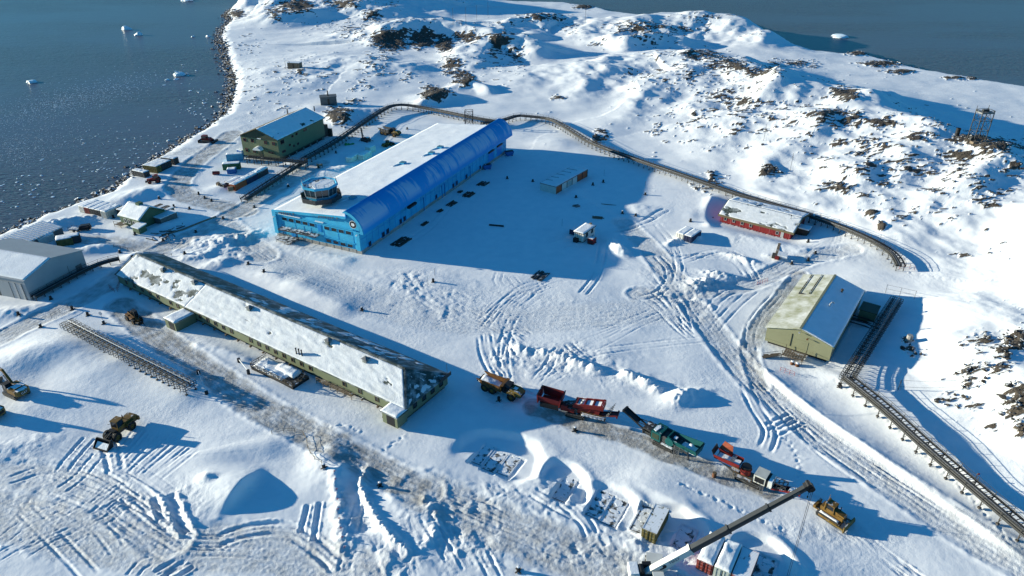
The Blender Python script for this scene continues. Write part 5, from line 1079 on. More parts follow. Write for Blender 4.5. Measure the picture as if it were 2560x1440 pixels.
def service_run(px, kind, label, name, cat, h=1.6, wd=1.5, step=3.0, deck='tray_dark', rail=True, pipes=2, group=None, flat=None):
    w = np.array([T(*p) for p in px]); 
    if flat is not None: w[:, 2] = flat
    w[:, 2] += h; p = chaikin(w, 2); p = smoothz(resample(p, step), 3); o = p[0] - np.array([0,0,h]); R = thing(name, label, cat, tuple(o), 0, group)
    q = p - o; n = len(q); dirs = np.zeros((n, 2)); dirs[1:-1] = q[2:, :2]-q[:-2, :2]; dirs[0] = q[1, :2]-q[0, :2]; dirs[-1] = q[-1, :2]-q[-2, :2]; dirs /= np.hypot(*dirs.T)[:, None]
    def off(y, z): return [(a[0] - d[1]*y, a[1] + d[0]*y, a[2] + z) for a, d in zip(q, dirs)]
    def ribbon(y0, y1, z0, z1):
        s = MB(); A, B, C, D = off(y0, z0), off(y1, z0), off(y1, z1), off(y0, z1); vs = A + B + C + D; fs = []
        for i in range(n-1): fs += [(i, i+1, n+i+1, n+i), (n+i, n+i+1, 2*n+i+1, 2*n+i), (2*n+i, 2*n+i+1, 3*n+i+1, 3*n+i), (3*n+i, 3*n+i+1, i+1, i)]
        fs += [(0, n, 2*n, 3*n), (n-1, 4*n-1, 3*n-1, 2*n-1)]; s.add(vs, fs); return s
    sm = sup_mesh(kind, wd)
    for i in range(n): share(sm, 'support_frame', R, tuple(q[i]), (0, 0, math.atan2(dirs[i, 1], dirs[i, 0])))
    if kind == 'bridge':
        for y in (-wd/2-.3, wd/2+.3): ribbon(y-.06, y+.06, -.12, .30).build('side_girder', M['rack_steel'], R)
        ribbon(-wd/2-.22, -wd/2 + wd*.66, .0, .06).build('cable_tray', M[deck], R)
        rp = resample(q, .85); rm = sup_mesh('rung', wd)
        for i in range(len(rp)-1): d = rp[i+1]-rp[i]; share(rm, 'rung', R, tuple((rp[i]+rp[i+1])/2), (0, 0, math.atan2(d[1], d[0])))
        for k in range(pipes): s = MB(); s.tube(off(-wd/2 + .1 + .42*k, .30), .21, 7); s.build('pipe', M['steel' if k == 1 else 'rack_steel'], R)
        if rail:
            for y, z in ((wd/2+.3,.55),(wd/2+.3,1.05),(-wd/2-.3,.95)): s = MB(); s.tube(off(y, z), .04, 5); s.build('handrail', M['rack_steel'], R)
            for i in range(0, n): s = MB()
    else:
        for k, (y, z, r) in enumerate(((-.75,.82,.08),(-.45,.84,.10),(-.1,.80,.06),(.35,.86,.12),(.75,.82,.08),(-.5,.22,.09),(.3,.22,.11),(.7,-.36,.08))):
            s = MB(); s.tube(off(y*wd/1.8, z), r, 6); s.build('pipe', M['steel' if k in (3,) else 'rack_steel'], R)
        for y in (-wd/2-.42, wd/2+.42): s = MB(); s.tube(off(y, .72), .05, 5); s.build('rail', M['rack_steel'], R)
    return R
service_run([(612,507),(690,456),(762,410)], 'bridge', 'dark pipe bridge rising from the road past the yard containers', 'pipe_bridge', 'pipe bridge', 1.2, 2.4, 2.6, pipes=3)
service_run([(762,410),(830,372),(880,338),(925,306),(960,284),(985,272),(1015,272),(1060,280),(1120,292),(1180,305),(1235,314)], 'bridge', 'long pipe bridge curving behind the blue hall past the green block', 'pipe_bridge', 'pipe bridge', 1.9, 2.2, 3.0, pipes=3)
service_run([(1205,318),(1262,310),(1292,298),(1318,300),(1372,306),(1402,320),(1440,345),(1480,370),(1560,400),(1640,428),(1740,462),(1840,498),(1930,524),(2025,552)], 'bridge', 'long straight service bridge along the hill foot from the blue hall', 'pipe_bridge', 'pipe bridge', 1.7, 1.9, 2.6, pipes=2)
service_run([(2028,553),(2100,579),(2160,605),(2205,628),(2235,652),(2248,678)], 'bridge', 'curving service bridge in the shade right of the red hut', 'pipe_bridge', 'pipe bridge', 1.5, 1.8, 2.4, pipes=3)
service_run([(2238,762),(2190,838),(2145,910),(2112,962)], 'rack', 'dark open pipe rack beside the olive building', 'pipe_rack', 'pipe rack', 1.3, 2.0, 1.6)
service_run([(2112,964),(2200,1034),(2292,1120),(2335,1160),(2430,1240),(2520,1320),(2660,1440)], 'bridge', 'heavy green grey pipe bridge on posts running down the slope', 'pipe_bridge', 'pipe bridge', 2.0, 2.2, 3.4, pipes=3)
service_run([(172,822),(250,864),(330,905),(420,950),(478,980)], 'rack', 'ladder like pipe rack standing in the snow before the long building', 'pipe_rack', 'pipe rack', 1.4, 2.2, 1.9)
service_run([(88,752),(150,718),(222,680),(262,664),(300,655)], 'bridge', 'snow topped pipe run along the hangar gable wall', 'pipe_bridge', 'pipe bridge', 1.0, 1.2, 2.4, pipes=2, deck='snow_old')
s_ = service_run([(622,408),(680,414),(768,424)], 'bridge', 'steel footbridge leading to the green block entrance', 'footbridge', 'footbridge', 2.6, 1.6, 3.0, pipes=0, flat=.0)

def lattice(px, py, w, d, h, yaw, label, name, extra=True):
    x, y, z = T(px, py); R = thing(name, label, 'tower', (x, y, z), math.radians(yaw)); n = 3
    for sx in (-1, 1):
        for sy in (-1, 1): s = MB(); s.bar((sx*w/2,sy*d/2,-1), (sx*w/2,sy*d/2,h), .22); s.build('leg', M['rack_steel'], R)
    for k in range(n):
        z0, z1 = h*k/n, h*(k+1)/n
        for sy in (-1, 1): s = MB(); s.bar((-w/2,sy*d/2,z0), (w/2,sy*d/2,z1), .09); s.bar((w/2,sy*d/2,z0), (-w/2,sy*d/2,z1), .09); s.bar((-w/2,sy*d/2,z1), (w/2,sy*d/2,z1), .13); s.build('brace', M['rack_steel'], R)
        for sx in (-1, 1): s = MB(); s.bar((sx*w/2,-d/2,z0), (sx*w/2,d/2,z1), .09); s.bar((sx*w/2,-d/2,z1), (sx*w/2,d/2,z1), .13); s.build('brace', M['rack_steel'], R)
    if extra:
        s = MB(); s.box(-w/2, w/2, -d/2-.1, d/2+.1, h-1.0, h-.55); s.build('top_beam', M['steel'], R); s = MB(); s.box(-w/4, w/4, -.4, .4, h-.3, h+.2); s.build('winch', M['rack_steel'], R)
        for sx in (-1, 1): s = MB(); s.bar((sx*w/2,d/2,h), (sx*w/2,d/2,h+1.2), .12); s.build('stanchion', M['rack_steel'], R)
        s = MB(); s.tube([(-w/2-.2,-d/2+.3,.8),(-w/2-.2,-d/2+1.2,.8)], .9, 16); s.build('reel', M['rack_steel'], R); s = MB(); s.box(-w/2-1.2, -w/2+1.2, -d/2-1.5, -d/2+.3, -.8, .3); s.box(w/2-1.0, w/2+1.2, -d/2-1.2, -d/2+.4, -.8, .25); s.build('footing', M['timber'], R)
    return R
lattice(2440, 350, 4.4, 3.2, 10.5, 8, 'tall steel lattice frame tower on the rocky hilltop', 'lattice_tower')
lattice(1173, 316, 3.4, 3.0, 7.0, 0, 'dark steel stair tower behind the blue hall end', 'stair_tower', False)
x, y, z = T(2391, 341); R = thing('upright_tank', 'black upright cylinder tank beside the hilltop lattice tower', 'tank', (x, y, z)); s = MB(); s.cyl(0, 0, -1, 3.0, .75, 18); s.build('tank_shell', M['black'], R)
for zz in (.3, 1.6, 2.9): s = MB(); s.cyl(0, 0, zz, zz+.1, .8, 18); s.build('hoop', M['steel_dark'], R)
# ------------------------------------------------------------------ marker drums
_db = MB(); _db.cyl(0, 0, .18, 1.0, .30, 14)
for zz in (.45, .72): _db.cyl(0, 0, zz, zz+.05, .325, 14)
_dbm = _db.mesh('drum_body'); _dbm.materials.append(M['black'])
_dt = MB(); _dt.box(-.62, .62, -.09, .09, .04, .18); _dt.box(-.09, .09, -.62, .62, .0, .14); _dtm = _dt.mesh('timber_cross'); _dtm.materials.append(M['timber_dark'])
_ds = MB(); _ds.cyl(0, 0, 1.0, 1.07, .27, 14, .18); _dsm = _ds.mesh('snow_cap'); _dsm.materials.append(M['snow'])
_rg = random.Random(3)
def drum(px, py, label, group):
    x, y, z = T(px, py); R = thing('marker_drum', label, 'drum', (x, y, z - .02), _rg.uniform(0, 6.28), group)
    share(_dbm, 'drum_body', R); share(_dtm, 'timber_cross', R)
    if _rg.random() < .6: share(_dsm, 'snow_cap', R)
for lab, grp, pts in (
 ('black marker drum on crossed timbers beside the road bend below the pipe bridge', 'drums at the road bend', [(398,497),(435,518),(474,523),(497,486),(512,496),(529,503),(636,519),(558,547)]),
 ('black marker drum on crossed timbers by the small green house', 'drums round the green house', [(284,545),(338,587),(408,602),(490,581)]),
 ('black marker drum on the snowbank between hangar and house', 'drums near the hangar', [(300,632),(331,645)]),
 ('black marker drum by the road end of the ladder like pipe rack', 'drums by the pipe rack', [(47,788),(128,749),(181,774),(220,789),(102,818),(260,810)]),
 ('black marker drum with a long shadow between blue hall and long building', 'drums between hall and barrack', [(462,635),(621,661),(660,680),(905,776),(1083,705)]),
 ('black marker drum beside the white row store', 'drums by the row store', [(1508,456),(1482,463),(1440,494),(1268,447),(1332,454)]),
 ('black marker drum on the bank above the white cabin', 'drums above the cabin', [(1613,487),(1556,534),(1589,540),(1726,554)]),
 ('black marker drum in the shade beside the red hut', 'drums by the red hut', [(2020,606),(2038,634),(2020,652),(1979,660)]),
 ('black marker drum between the blue hall and the green block', 'drums behind the hall', [(1018,323),(721,467),(840,383),(797,420)]),
): 
    for p in pts: drum(*p, lab, grp)
drum(1437, 1078, 'snow capped black drum beside the red screening machine', None); drum(810, 1170, 'black drum at the upper end of the rope fence bank', None); drum(950, 1216, 'black drum beside the ploughed snow bank', None); drum(1296, 1428, 'black drum alone in the churned track', None); drum(2098, 968, 'black drum at the corner of the pipe bridge', None); drum(1247, 1002, 'small black drum beside the dump truck', None)
x, y, z = T(1785, 1192); R = thing('rusty_drum', 'open rusty brown drum beside the cone crusher', 'drum', (x, y, z)); s = MB(); s.cyl(0, 0, -.1, .95, .36, 16); s.build('drum_body', M['rust'], R); s = MB(); s.cyl(0, 0, .94, .97, .30, 16); s.build('open_top', M['brown'], R)
# ------------------------------------------------------------------ masts, flags, fences, barriers
def mast(px, py, h, label, guy=True, r=.06, group=None, flag=False):
    x, y, z = T(px, py); R = thing('marker_flag' if flag else 'radio_mast', label, 'flag' if flag else 'mast', (x, y, z), 0, group)
    s = MB(); s.tube([(0,0,-.6),(0,0,h)], r, 6); s.build('pole', M['steel_dark' if not flag else 'timber'], R)
    if flag: s = MB(); s.box(.02, .42, -.012, .012, h-.42, h-.05); s.build('pennant', M['flag'], R)
    elif guy:
        for a in (.5, 2.6, 4.7): s = MB(); s.tube([(0,0,h*.85),(math.cos(a)*h*.5,math.sin(a)*h*.5,-.3)], .018, 4); s.build('guy_wire', M['steel_dark'], R)
for p in ((1909,352),(1757,196),(1798,208),(2028,178),(1855,246),(1975,428)): mast(*p, 6.5, 'thin guyed radio mast on the rocky snow slope', group='masts on the hill slope')
for p in ((1192,50),(1165,60),(1133,62),(1220,40),(1463,58)): mast(*p, 11, 'thin tall mast on the far shaded snowfield', False, .10, 'masts on the far snowfield')
for p in ((1070,712),(1087,690),(1613,470),(1510,440),(1405,565)): mast(*p, 2.4, 'thin dark stake standing beside a marker drum', False, .035, 'stakes by the drums')
for p, l in (((2135,908),'red pennant on a stake beside the dark pipe rack'),((2437,1200),'red pennant on a stake below the pipe bridge')): mast(*p, 1.6, l, flag=True)
for p in ((2050,545),(2096,560),(2146,592),(2200,600)): mast(*p, 1.5, 'short stake on the snow slope above the service bridge', False, .05, 'stakes above the service bridge')
def wire_pair(a, b, h):
    A, B = np.array(T(*a)), np.array(T(*b)); R = thing('wire_fence', 'low wire strung between two braced posts on the rough slope', 'fence', tuple(A)); d = B - A
    for q in (np.zeros(3), d): s = MB(); s.bar(q + [0,0,-.5], q + [0,0,h], .1); s.bar(q + [.7,.1,-.3], q + [0,0,h], .06); s.build('post', M['steel_dark'], R)
    for z in (h-.1, .9): s = MB(); s.tube([tuple(d*t + np.array([0,0,z - .5*math.sin(math.pi*t)])) for t in np.linspace(0,1,9)], .03, 4); s.build('wire', M['steel_dark'], R)
wire_pair((2245,975), (2420,972), 2.6)
def rails(px, label, h=1.1, step=1.5, m='red_white', name='rail_fence', lines=(.55, 1.05)):
    w = resample(chaikin(np.array([T(*p) for p in px]), 1), step); o = w[0]; R = thing(name, label, 'fence', tuple(o)); q = w - o
    for p in q: s = MB(); s.bar(p + [0,0,-.4], p + [0,0,h], .07); s.build('post', M[m], R)
    for z in lines: s = MB(); s.tube([tuple(p + [0,0,z]) for p in q], .035, 5); s.build('rail', M[m], R)
    return R
rails([(275,722),(292,735),(300,712)], 'faded red railing at the end of the long building', 1.3, 1.0)
rails([(1950,928),(1985,940)], 'short faded red railing below the olive building', 1.1, .9)
rails([(1893,712),(1918,704)], 'short faded red railing above the olive building', 1.1, .9)
rails([(680,1085),(720,1078),(755,1082),(768,1100),(770,1125),(785,1150),(805,1160)], 'pale rope fence curving round the top of a snowbank', .9, 2.2, 'timber', 'rope_fence', (.45, .85))
rails([(2213,732),(2285,748)], 'tall pipe rail barrier on snow above the dark pipe rack', 2.4, 3.2, 'steel', 'pipe_barrier', (1.2, 2.3))
rails([(2248,672),(2268,668),(2285,676)], 'faded rail barrier at the end of the curved service bridge', 1.3, 1.5)
rails([(285,618),(330,628),(380,640),(430,640)], 'sagging net fence round the green house bank', 1.0, 2.2, 'timber', 'net_fence', (.3, .6, .9))
rails([(130,795),(170,770)], 'thin pipe railing at the end of the road by the hangar', 1.2, 2.0, 'steel')
for k, (px, py) in enumerate(((836,1180),(838,1200),(842,1225),(844,1250),(846,1275),(848,1298),(852,1322),(856,1345),(862,1370))):
    x, y, z = T(px, py); R = thing('edge_marker', 'small red stick marker along the ditch edge', 'marker', (x, y, z), 0, 'markers along the ditch'); s = MB(); s.bar((0,0,-.3), (0,0,.45), .07); s.bar((-.22,0,.2), (.22,.05,.32), .06); s.build('stick', M['red_white'], R)
for (a, b), lb in ((((497,935),(517,985)), 'white plank barrier between two drums by the pipe rack end'), (((598,905),(622,935)), 'white plank barrier beside the road before the long building')):
    A, B = np.array(T(*a)), np.array(T(*b)); R = thing('plank_barrier', lb, 'barrier', tuple(A)); d = B - A; s = MB(); s.bar((0,0,.8), tuple(d + [0,0,.8]), .12, .28); s.build('plank', M['white'], R)
    for q in (np.zeros(3), d): s = MB(); s.cyl(q[0], q[1], -.1, .95, .34, 12); s.build('drum_post', M['black'], R)
x, y, z = T(258, 805); R = thing('round_sign', 'small round road sign on a post by the pipe rack', 'sign', (x, y, z)); s = MB(); s.bar((0,0,-.3), (0,0,2.2), .06); s.build('post', M['steel'], R); s = MB(); s.tube([(0,-.02,2.4),(0,-.06,2.4)], .34, 18); s.build('disc', M['white'], R); s = MB(); s.tube([(0,-.015,2.4),(0,-.03,2.4)], .40, 18); s.build('rim', M['flag'], R)
# ------------------------------------------------------------------ timber, skips and slabs round the blue hall
def timber(px, py, L, Wd, yaw, label, group=None, n=9, mm='timber_dark', h=.45):
    x, y, z = T(px, py); R = thing('timber_stack', label, 'timber', (x, y, z), math.radians(yaw), group); r = random.Random(px)
    for k in range(n): s = MB(); yy = -Wd/2 + Wd*(k+.5)/n; l0 = -L/2 + r.uniform(0, .8); s.box(l0, L/2 - r.uniform(0, .9), yy - Wd/n*.42, yy + Wd/n*.3, -.3, h*r.uniform(.35, 1.0)); s.build('beam', M[mm], R)
for px, py, L, wd in ((1003,605,7,3.4),(1172,487,5,3.0),(1207,460,4.5,3.2),(1130,510,5,2.2),(1100,528,3,1.6),(1062,560,3.5,1.2),(1150,480,2.4,1.4)): timber(px, py, L, wd, 62, 'dark half buried timber stack along the blue hall wall', 'timber stacks along the hall')
timber(1350, 690, 5.5, 3.4, 60, 'slatted steel ramp panel lying at the shadow edge', None, 8, 'steel_dark', .35)
timber(1242, 565, 5.0, .5, -12, 'single black beam lying in the shaded snow', None, 2, 'black', .5)
timber(1495, 545, 4.0, 1.4, -15, 'weathered boards lying on the bank above the cabin', None, 3, 'timber', .4); timber(1441, 516, 2.4, 1.6, 20, 'grey slatted pallet on shaded snow by the row store', None, 5, 'steel', .6); timber(1522, 512, 6, .4, -14, 'long thin plank on the bank above the cabin', None, 2, 'timber', .35)
timber(960, 1045, .8, .5, 0, 'short plank scrap near the end porch', None, 2, 'timber', .3)
for px, py, lb in ((1273,388,'deep blue waste skip at the far end of the blue hall'),(1217,422,'deep blue waste skip against the blue hall wall, nearer the windows')):
    x, y, z = T(px, py); R = thing('waste_skip', lb, 'skip', (x, y, z), math.radians(20)); s = MB(); s.prism([(-1.7,1.7),(-1.2,0),(1.2,0),(1.7,1.7)], 'y', -.95, .95); s.build('bin', M['c_blue2'], R); s = MB(); s.box(-1.5, 1.5, -.85, .85, 1.62, 1.74); s.build('rubbish', M['timber_dark'], R)
    for xx in (-.9, .9): s = MB(); s.tube([(xx,-1.1,-.05),(xx,1.1,-.05)], .28, 12); s.build('wheel', M['rubber'], R)
def slab(px, py, L, Wd, yaw, label, m='asphalt_grit', z0=-.55, grp='container plots dug out of the snow'):
    x, y, _ = T(px, py); z = hgt(x, y); R = thing('container_plot', label, 'slab', (x, y, z), math.radians(yaw), grp)
    s = MB(); s.box(-L/2, L/2, -Wd/2, Wd/2, -.4, .14); s.build('pad', M[m], R)
    for sx in (-1, 1): s = MB(); s.box(-L/2, L/2, sx*Wd/2-.10, sx*Wd/2+.10, -.3, .19); s.build('edge_bearer', M['snow_old'], R)
    r = random.Random(px)
    for k in range(3): s = MB(); xx = -L/2 + L*(k+.5)/3; s.prism([(xx + a*math.cos(t), Wd*.35*math.sin(t)*r.uniform(.5,1.2)) for a, t in zip([r.uniform(.3,.75) for _ in range(8)], [i*.785 for i in range(8)])], 'z', .12, .2); s.build('snow_patch', M['snow'], R)
for px, py, L, wd in ((1208,1132,6.2,2.5),(1240,1150,6.2,2.5),(1275,1160,6.2,2.5)): slab(px, py, L, wd, 62, 'snowy bare container plot inside the big horseshoe drift')
slab(1412, 1220, 6.2, 2.5, 62, 'single bare container plot in the small horseshoe drift')
for px, py in ((1498,1262),(1535,1280)): slab(px, py, 6.2, 2.6, 60, 'bare container plot left of the olive container')
slab(1608, 1300, 6.0, 2.6, 60, 'dark bare plot touching the olive container'); slab(1712, 1345, 5.0, 2.6, 58, 'dark bare plot between crane boom and olive container'); slab(1908, 1425, 5.4, 3.0, 58, 'dark bare plot beside the row of three containers')
# ------------------------------------------------------------------ other bits
x, y, z = T(872, 362); R = thing('netting_heap', 'heap of bright green netting on the snow', 'netting', (x, y, z))
for k in range(14): r = random.Random(k); s = MB(); cx, cy = r.uniform(-2.0,2.0), r.uniform(-1.0,1.0); s.add([(cx+r.uniform(.3,.9)*math.cos(t), cy+r.uniform(.3,.9)*math.sin(t), r.uniform(.05,.3)) for t in (0,1.2,2.5,3.8,5.0)] + [(cx,cy,r.uniform(.3,.8))], [(0,1,5),(1,2,5),(2,3,5),(3,4,5),(4,0,5)]); s.build('fold', M['tarp_green'], R)
x, y, z = T(541, 436); R = thing('fuel_tank', 'small red horizontal fuel tank by the dark green container', 'tank', (x, y, z), .1); s = MB(); s.tube([(-1.2,0,.6),(1.2,0,.6)], .62, 16); s.build('tank_shell', M['red_dark'], R); 
for xx in (-.8, .8): s = MB(); s.box(xx-.1, xx+.1, -.6, .6, -.4, .2); s.build('saddle', M['steel_dark'], R)
x, y, z = T(800, 420); R = thing('junction_frame', 'brown junction frame at the end of the footbridge', 'frame', (x, y, z)); 
for sx in (-1, 1): s = MB(); s.bar((sx*.9,0,-.4), (sx*.9,0,1.9), .16); s.build('post', M['timber'], R)
s = MB(); s.box(-1.1, 1.1, -.2, .2, .8, 1.5); s.build('panel', M['timber'], R)
x, y, z = T(2272, 850); R = thing('rock_stump', 'weathered concrete stump with rubble in the building shade', 'stump', (x, y, z)); s = MB(); s.cyl(0, 0, -.5, 1.3, .75, 9, .6); s.build('stump', M['concrete'], R)
for k in range(9): r = random.Random(k+40); s = MB(); s.cyl(r.uniform(-3,2.5), r.uniform(-6,-1), -.3, r.uniform(.15,.45), r.uniform(.2,.5), 6, .1); s.build('rubble', M['rock'], R)
x, y, z = T(1940, 640); R = thing('ramp_sledge', 'snow laden wooden sledge with red box before the red hut', 'sledge', (x, y, z), math.radians(65)); s = MB(); s.bar((0,0,.3), (7,0,.9), .7, .1); s.build('gangway', M['timber'], R); s = MB(); s.box(-2.4, 0, -1.2, 1.0, .2, .9); s.build('sledge_bed', M['timber_dark'], R); s = MB(); s.box(-2.0, .8, -3.0, -.4, .5, 1.3); s.build('tarp_snow', M['snow_old'], R); s = MB(); s.box(-2.8, -2.1, -.9, .1, .2, 1.1); s.build('red_box', M['red'], R)
x, y, z = T(700, 935); R = thing('timber_terrace', 'dark railed timber terrace with snow heaps before the long building', 'terrace', (x, y, z), math.radians(-33)); s = MB(); s.box(-6.5, 6.5, -2.2, 2.2, .5, .7); s.build('deck', M['timber_dark'], R); s = MB(); s.box(-6.5, 6.5, -2.2, 2.2, -.8, .5); s.build('skirt', M['black'], R)
snow_sheet((-6.2,-2.0,.7), (3.0,-2.0,.7), (3.0,2.0,.7), (-6.2,2.0,.7), 16, 8, .45, .7, 2.0, 91).build('deck_snow', M['snow'], R, True); snow_sheet((-1.0,-.2,1.2), (4.6,-.2,1.2), (4.6,1.9,1.2), (-1.0,1.9,1.2), 12, 6, .5, .4, 2.0, 92).build('deck_snow', M['snow'], R, True)
for a, b_ in (((-6.5,-2.2),(6.5,-2.2)),((6.5,-2.2),(6.5,1.4)),((-6.5,-2.2),(-6.5,2.2))):
    n = 6 if abs(a[0]-b_[0]) > 5 else 2; s = MB(); s.bar((*a,1.75), (*b_,1.75), .10); s.bar((*a,1.2), (*b_,1.2), .06)
    for k in range(n): t0, t1 = k/n, (k+1)/n; p = [a[i]+(b_[i]-a[i])*t0 for i in (0,1)]; q = [a[i]+(b_[i]-a[i])*t1 for i in (0,1)]; s.bar((*p,.6), (*p,1.75), .11); s.bar((*p,.7), (*q,1.7), .06); s.bar((*p,1.7), (*q,.7), .06)
    s.build('railing', M['timber_dark'], R)
x, y, z = T(848, 975); R = thing('timber_ramp', 'pale timber access ramp along the long building wall', 'ramp', (x, y, z), math.radians(-33)); 
for k in range(3): s = MB(); s.box(-5.5, 4.5, -1.0+.62*k, -.45+.62*k, .75, .85); s.build('plank', M['timber'], R)
s = MB(); s.bar((-5.5,-1.0,1.7), (4.5,-1.0,1.7), .08); s.bar((-5.5,-1.0,1.3), (4.5,-1.0,1.3), .06)
for k in range(6): s.bar((-5.5+2*k,-1.0,-.5), (-5.5+2*k,-1.0,1.7), .09)
s.build('railing', M['timber'], R)
# pile of scrap and pipes right of the green house
x, y, z = T(412, 590); R = thing('scrap_heap', 'tangle of dark scrap pipes and boards beside the green house', 'scrap', (x, y, z)); r = random.Random(5)
for k in range(26): s = MB(); a = r.uniform(0, 6.28); l = r.uniform(.6, 2.2); cx, cy = r.gauss(0,2.2), r.gauss(1,3.0); s.bar((cx-l*math.cos(a), cy-l*math.sin(a), r.uniform(-.1,.6)), (cx+l*math.cos(a), cy+l*math.sin(a), r.uniform(0,.9)), r.uniform(.08,.25)); s.build('scrap_piece', M[r.choice(['timber_dark','steel_dark','black','timber'])], R)
x, y, z = T(490, 560); w = resample(np.array([T(*p) for p in ((405,590),(450,578),(495,560),(540,543))]), 3); R = thing('loose_pipe', 'long pipe lying on the snow from the scrap to the road', 'pipe', tuple(w[0])); s = MB(); s.tube([tuple(p - w[0] + [0,0,.25]) for p in w], .22, 7); s.build('pipe', M['timber'], R)
x, y, z = T(565, 468); R = thing('yard_scrap', 'snow dusted scrap crates left of the yard containers', 'scrap', (x, y, z))
for k in range(12): r = random.Random(k+9); s = MB(); cx, cy = r.uniform(-4,3), r.uniform(-2,4); h = r.uniform(.4,1.2); s.M = Matrix.Translation((cx,cy,0)) @ Matrix.Rotation(r.uniform(0,3), 4, 'Z'); s.box(-r.uniform(.4,1.3), r.uniform(.4,1.3), -r.uniform(.3,.8), r.uniform(.3,.8), -.3, h); s.build('crate', M[r.choice(['timber_dark','snow_old','timber','c_dark'])], R)
# ------------------------------------------------------------------ shore boulders and sea ice
_r = np.random.default_rng(11); bm_v = []; bm_f = []
ico = bmesh.new(); bmesh.ops.create_icosphere(ico, subdivisions=1, radius=1.0); IV = np.array([v.co[:] for v in ico.verts]); IF = [tuple(v.index for v in f.verts) for f in ico.faces]; ico.free()
def blobs(centres, rad, squash=.6, rough=.3):
    V = []; Fc = []
    for c, r in zip(centres, rad):
        n = len(V)*12; v = IV * (1 + rough*(_r.random((12,1))-.5)*2) * r * np.array([_r.uniform(.7,1.3), _r.uniform(.7,1.3), squash]); V.append(v + c); Fc += [tuple(n+i for i in f) for f in IF]
    return np.vstack(V), Fc
def mesh_np(name, V, Fc, m):
    me = bpy.data.meshes.new(name); me.from_pydata([tuple(v) for v in V], [], Fc); me.update(); me.materials.append(m); o = bpy.data.objects.new(name, me); COL.objects.link(o); return o
sp = resample(np.hstack([SHORE_L[:, :2], np.zeros((len(SHORE_L), 1))]), .55); sp = sp[(sp[:, 1] < 760) & (np.abs(sp[:, 0]) < .9*sp[:, 1])]; cen = []; rad = []
for p in sp:
    for _ in range(3):
        q = p[:2] + _r.normal(0, 2.0, 2) + np.array([1.2, -.6]); cen.append((q[0], q[1], hgt(q[0], q[1]) + .05 if hgt(q[0], q[1]) > SEA-.6 else SEA-.1)); rad.append(float(np.clip(_r.lognormal(-.7, .5), .2, 1.6)))
for p in resample(np.hstack([SHORE_F[17:23, :2], np.zeros((6, 1))]), 1.1):
    for _ in range(2): q = p[:2] + _r.normal(0, 1.6, 2); cen.append((q[0], q[1], max(hgt(q[0], q[1]), SEA) + .1)); rad.append(float(np.clip(_r.lognormal(-.3, .5), .3, 2.0)))
V, Fc = blobs(cen, rad); o = mesh_np('shore_boulders', V, Fc, M['rock']); o['kind'] = 'stuff'; o['label'] = 'dark snow dusted boulders lining the shore'
# loose rocks scattered over the hill slopes
k = np.where((rd > .28) & (rock > .3) & (Y < 560))[0]; k = _r.choice(k, min(3000, len(k)), False); dist = np.hypot(X[k], Y[k]); cen = np.stack([X[k] + _r.normal(0,.5,len(k)), Y[k] + _r.normal(0,.5,len(k)), Z[k] + .05], 1)
V, Fc = blobs(cen, np.clip(_r.lognormal(-1.35, .45, len(k)), .12, .7), .6); o = mesh_np('loose_rocks', V, Fc, M['rock']); o['kind'] = 'stuff'; o['label'] = 'loose dark rocks scattered over the snowy hill slopes'
# brash ice: small bits drifting in streaks
cen = []; rad = []
def brash(px, py, sx, sy, n, rmin=.12, rmax=.6, ang=-.25):
    for _ in range(n):
        a, b = _r.normal(0, 1, 2); q = G(px + a*sx + b*sy*.4, py + b*sy + a*sx*ang, SEA); cen.append((q[0], q[1], SEA+.03)); rad.append(float(_r.uniform(rmin, rmax) * (q[1]/260)))
brash(120,262,130,20,1600,.07,.2); brash(40,370,95,30,1700,.07,.2); brash(230,240,90,16,700,.1,.24); brash(330,370,120,36,110,.15,.5); brash(250,420,90,30,90,.15,.55); brash(500,260,26,50,60,.2,.6,0); brash(60,480,70,30,40,.3,.8)
inl = inside(np.array([c[0] for c in cen]), np.array([c[1] for c in cen]), LAND); cen = [c for c, i in zip(cen, inl) if not i]; rad = [r for r, i in zip(rad, inl) if not i]
V, Fc = blobs(cen, rad, .18); o = mesh_np('brash_ice', V, Fc, M['ice']); o['kind'] = 'stuff'; o['label'] = 'streaks of small brash ice drifting off the shore'
def floe(px, py, wpx, label, h=.5, arch=False):
    c = G(px, py, SEA); r = wpx/2 * (c[1]*CT + (CH-SEA)*ST) / F; R = thing('ice_floe', label, 'ice floe', tuple(c))
    bmx = bmesh.new(); bmesh.ops.create_icosphere(bmx, subdivisions=3, radius=1.0); s = MB(); q = random.Random(px); ph = [q.uniform(0,6) for _ in range(4)]
    for v in bmx.verts:
        x, y, z = v.co; k = 1 + .22*math.sin(3*x+ph[0]) + .18*math.sin(4*y+ph[1]) + .12*math.sin(7*(x+y)+ph[2]); hz = max(-.25, min(z, .75) * (1 + .5*math.sin(2.3*x+ph[3])))
        v.co = (x*r*k, y*r*.75*k, hz*h*r)
    me = bpy.data.meshes.new('floe'); bmx.to_mesh(me); bmx.free(); me.materials.append(M['ice']); ob = bpy.data.objects.new('floe_ice', me); COL.objects.link(ob); ob.parent = R
    if arch: s = MB(); s.tube([(-r*1.1,0,0),(-r*.9,0,h*r*1.4),(-r*.3,0,h*r*1.0)], [r*.25,r*.16,r*.2], 8); s.build('ice_arch', M['ice'], R, True)
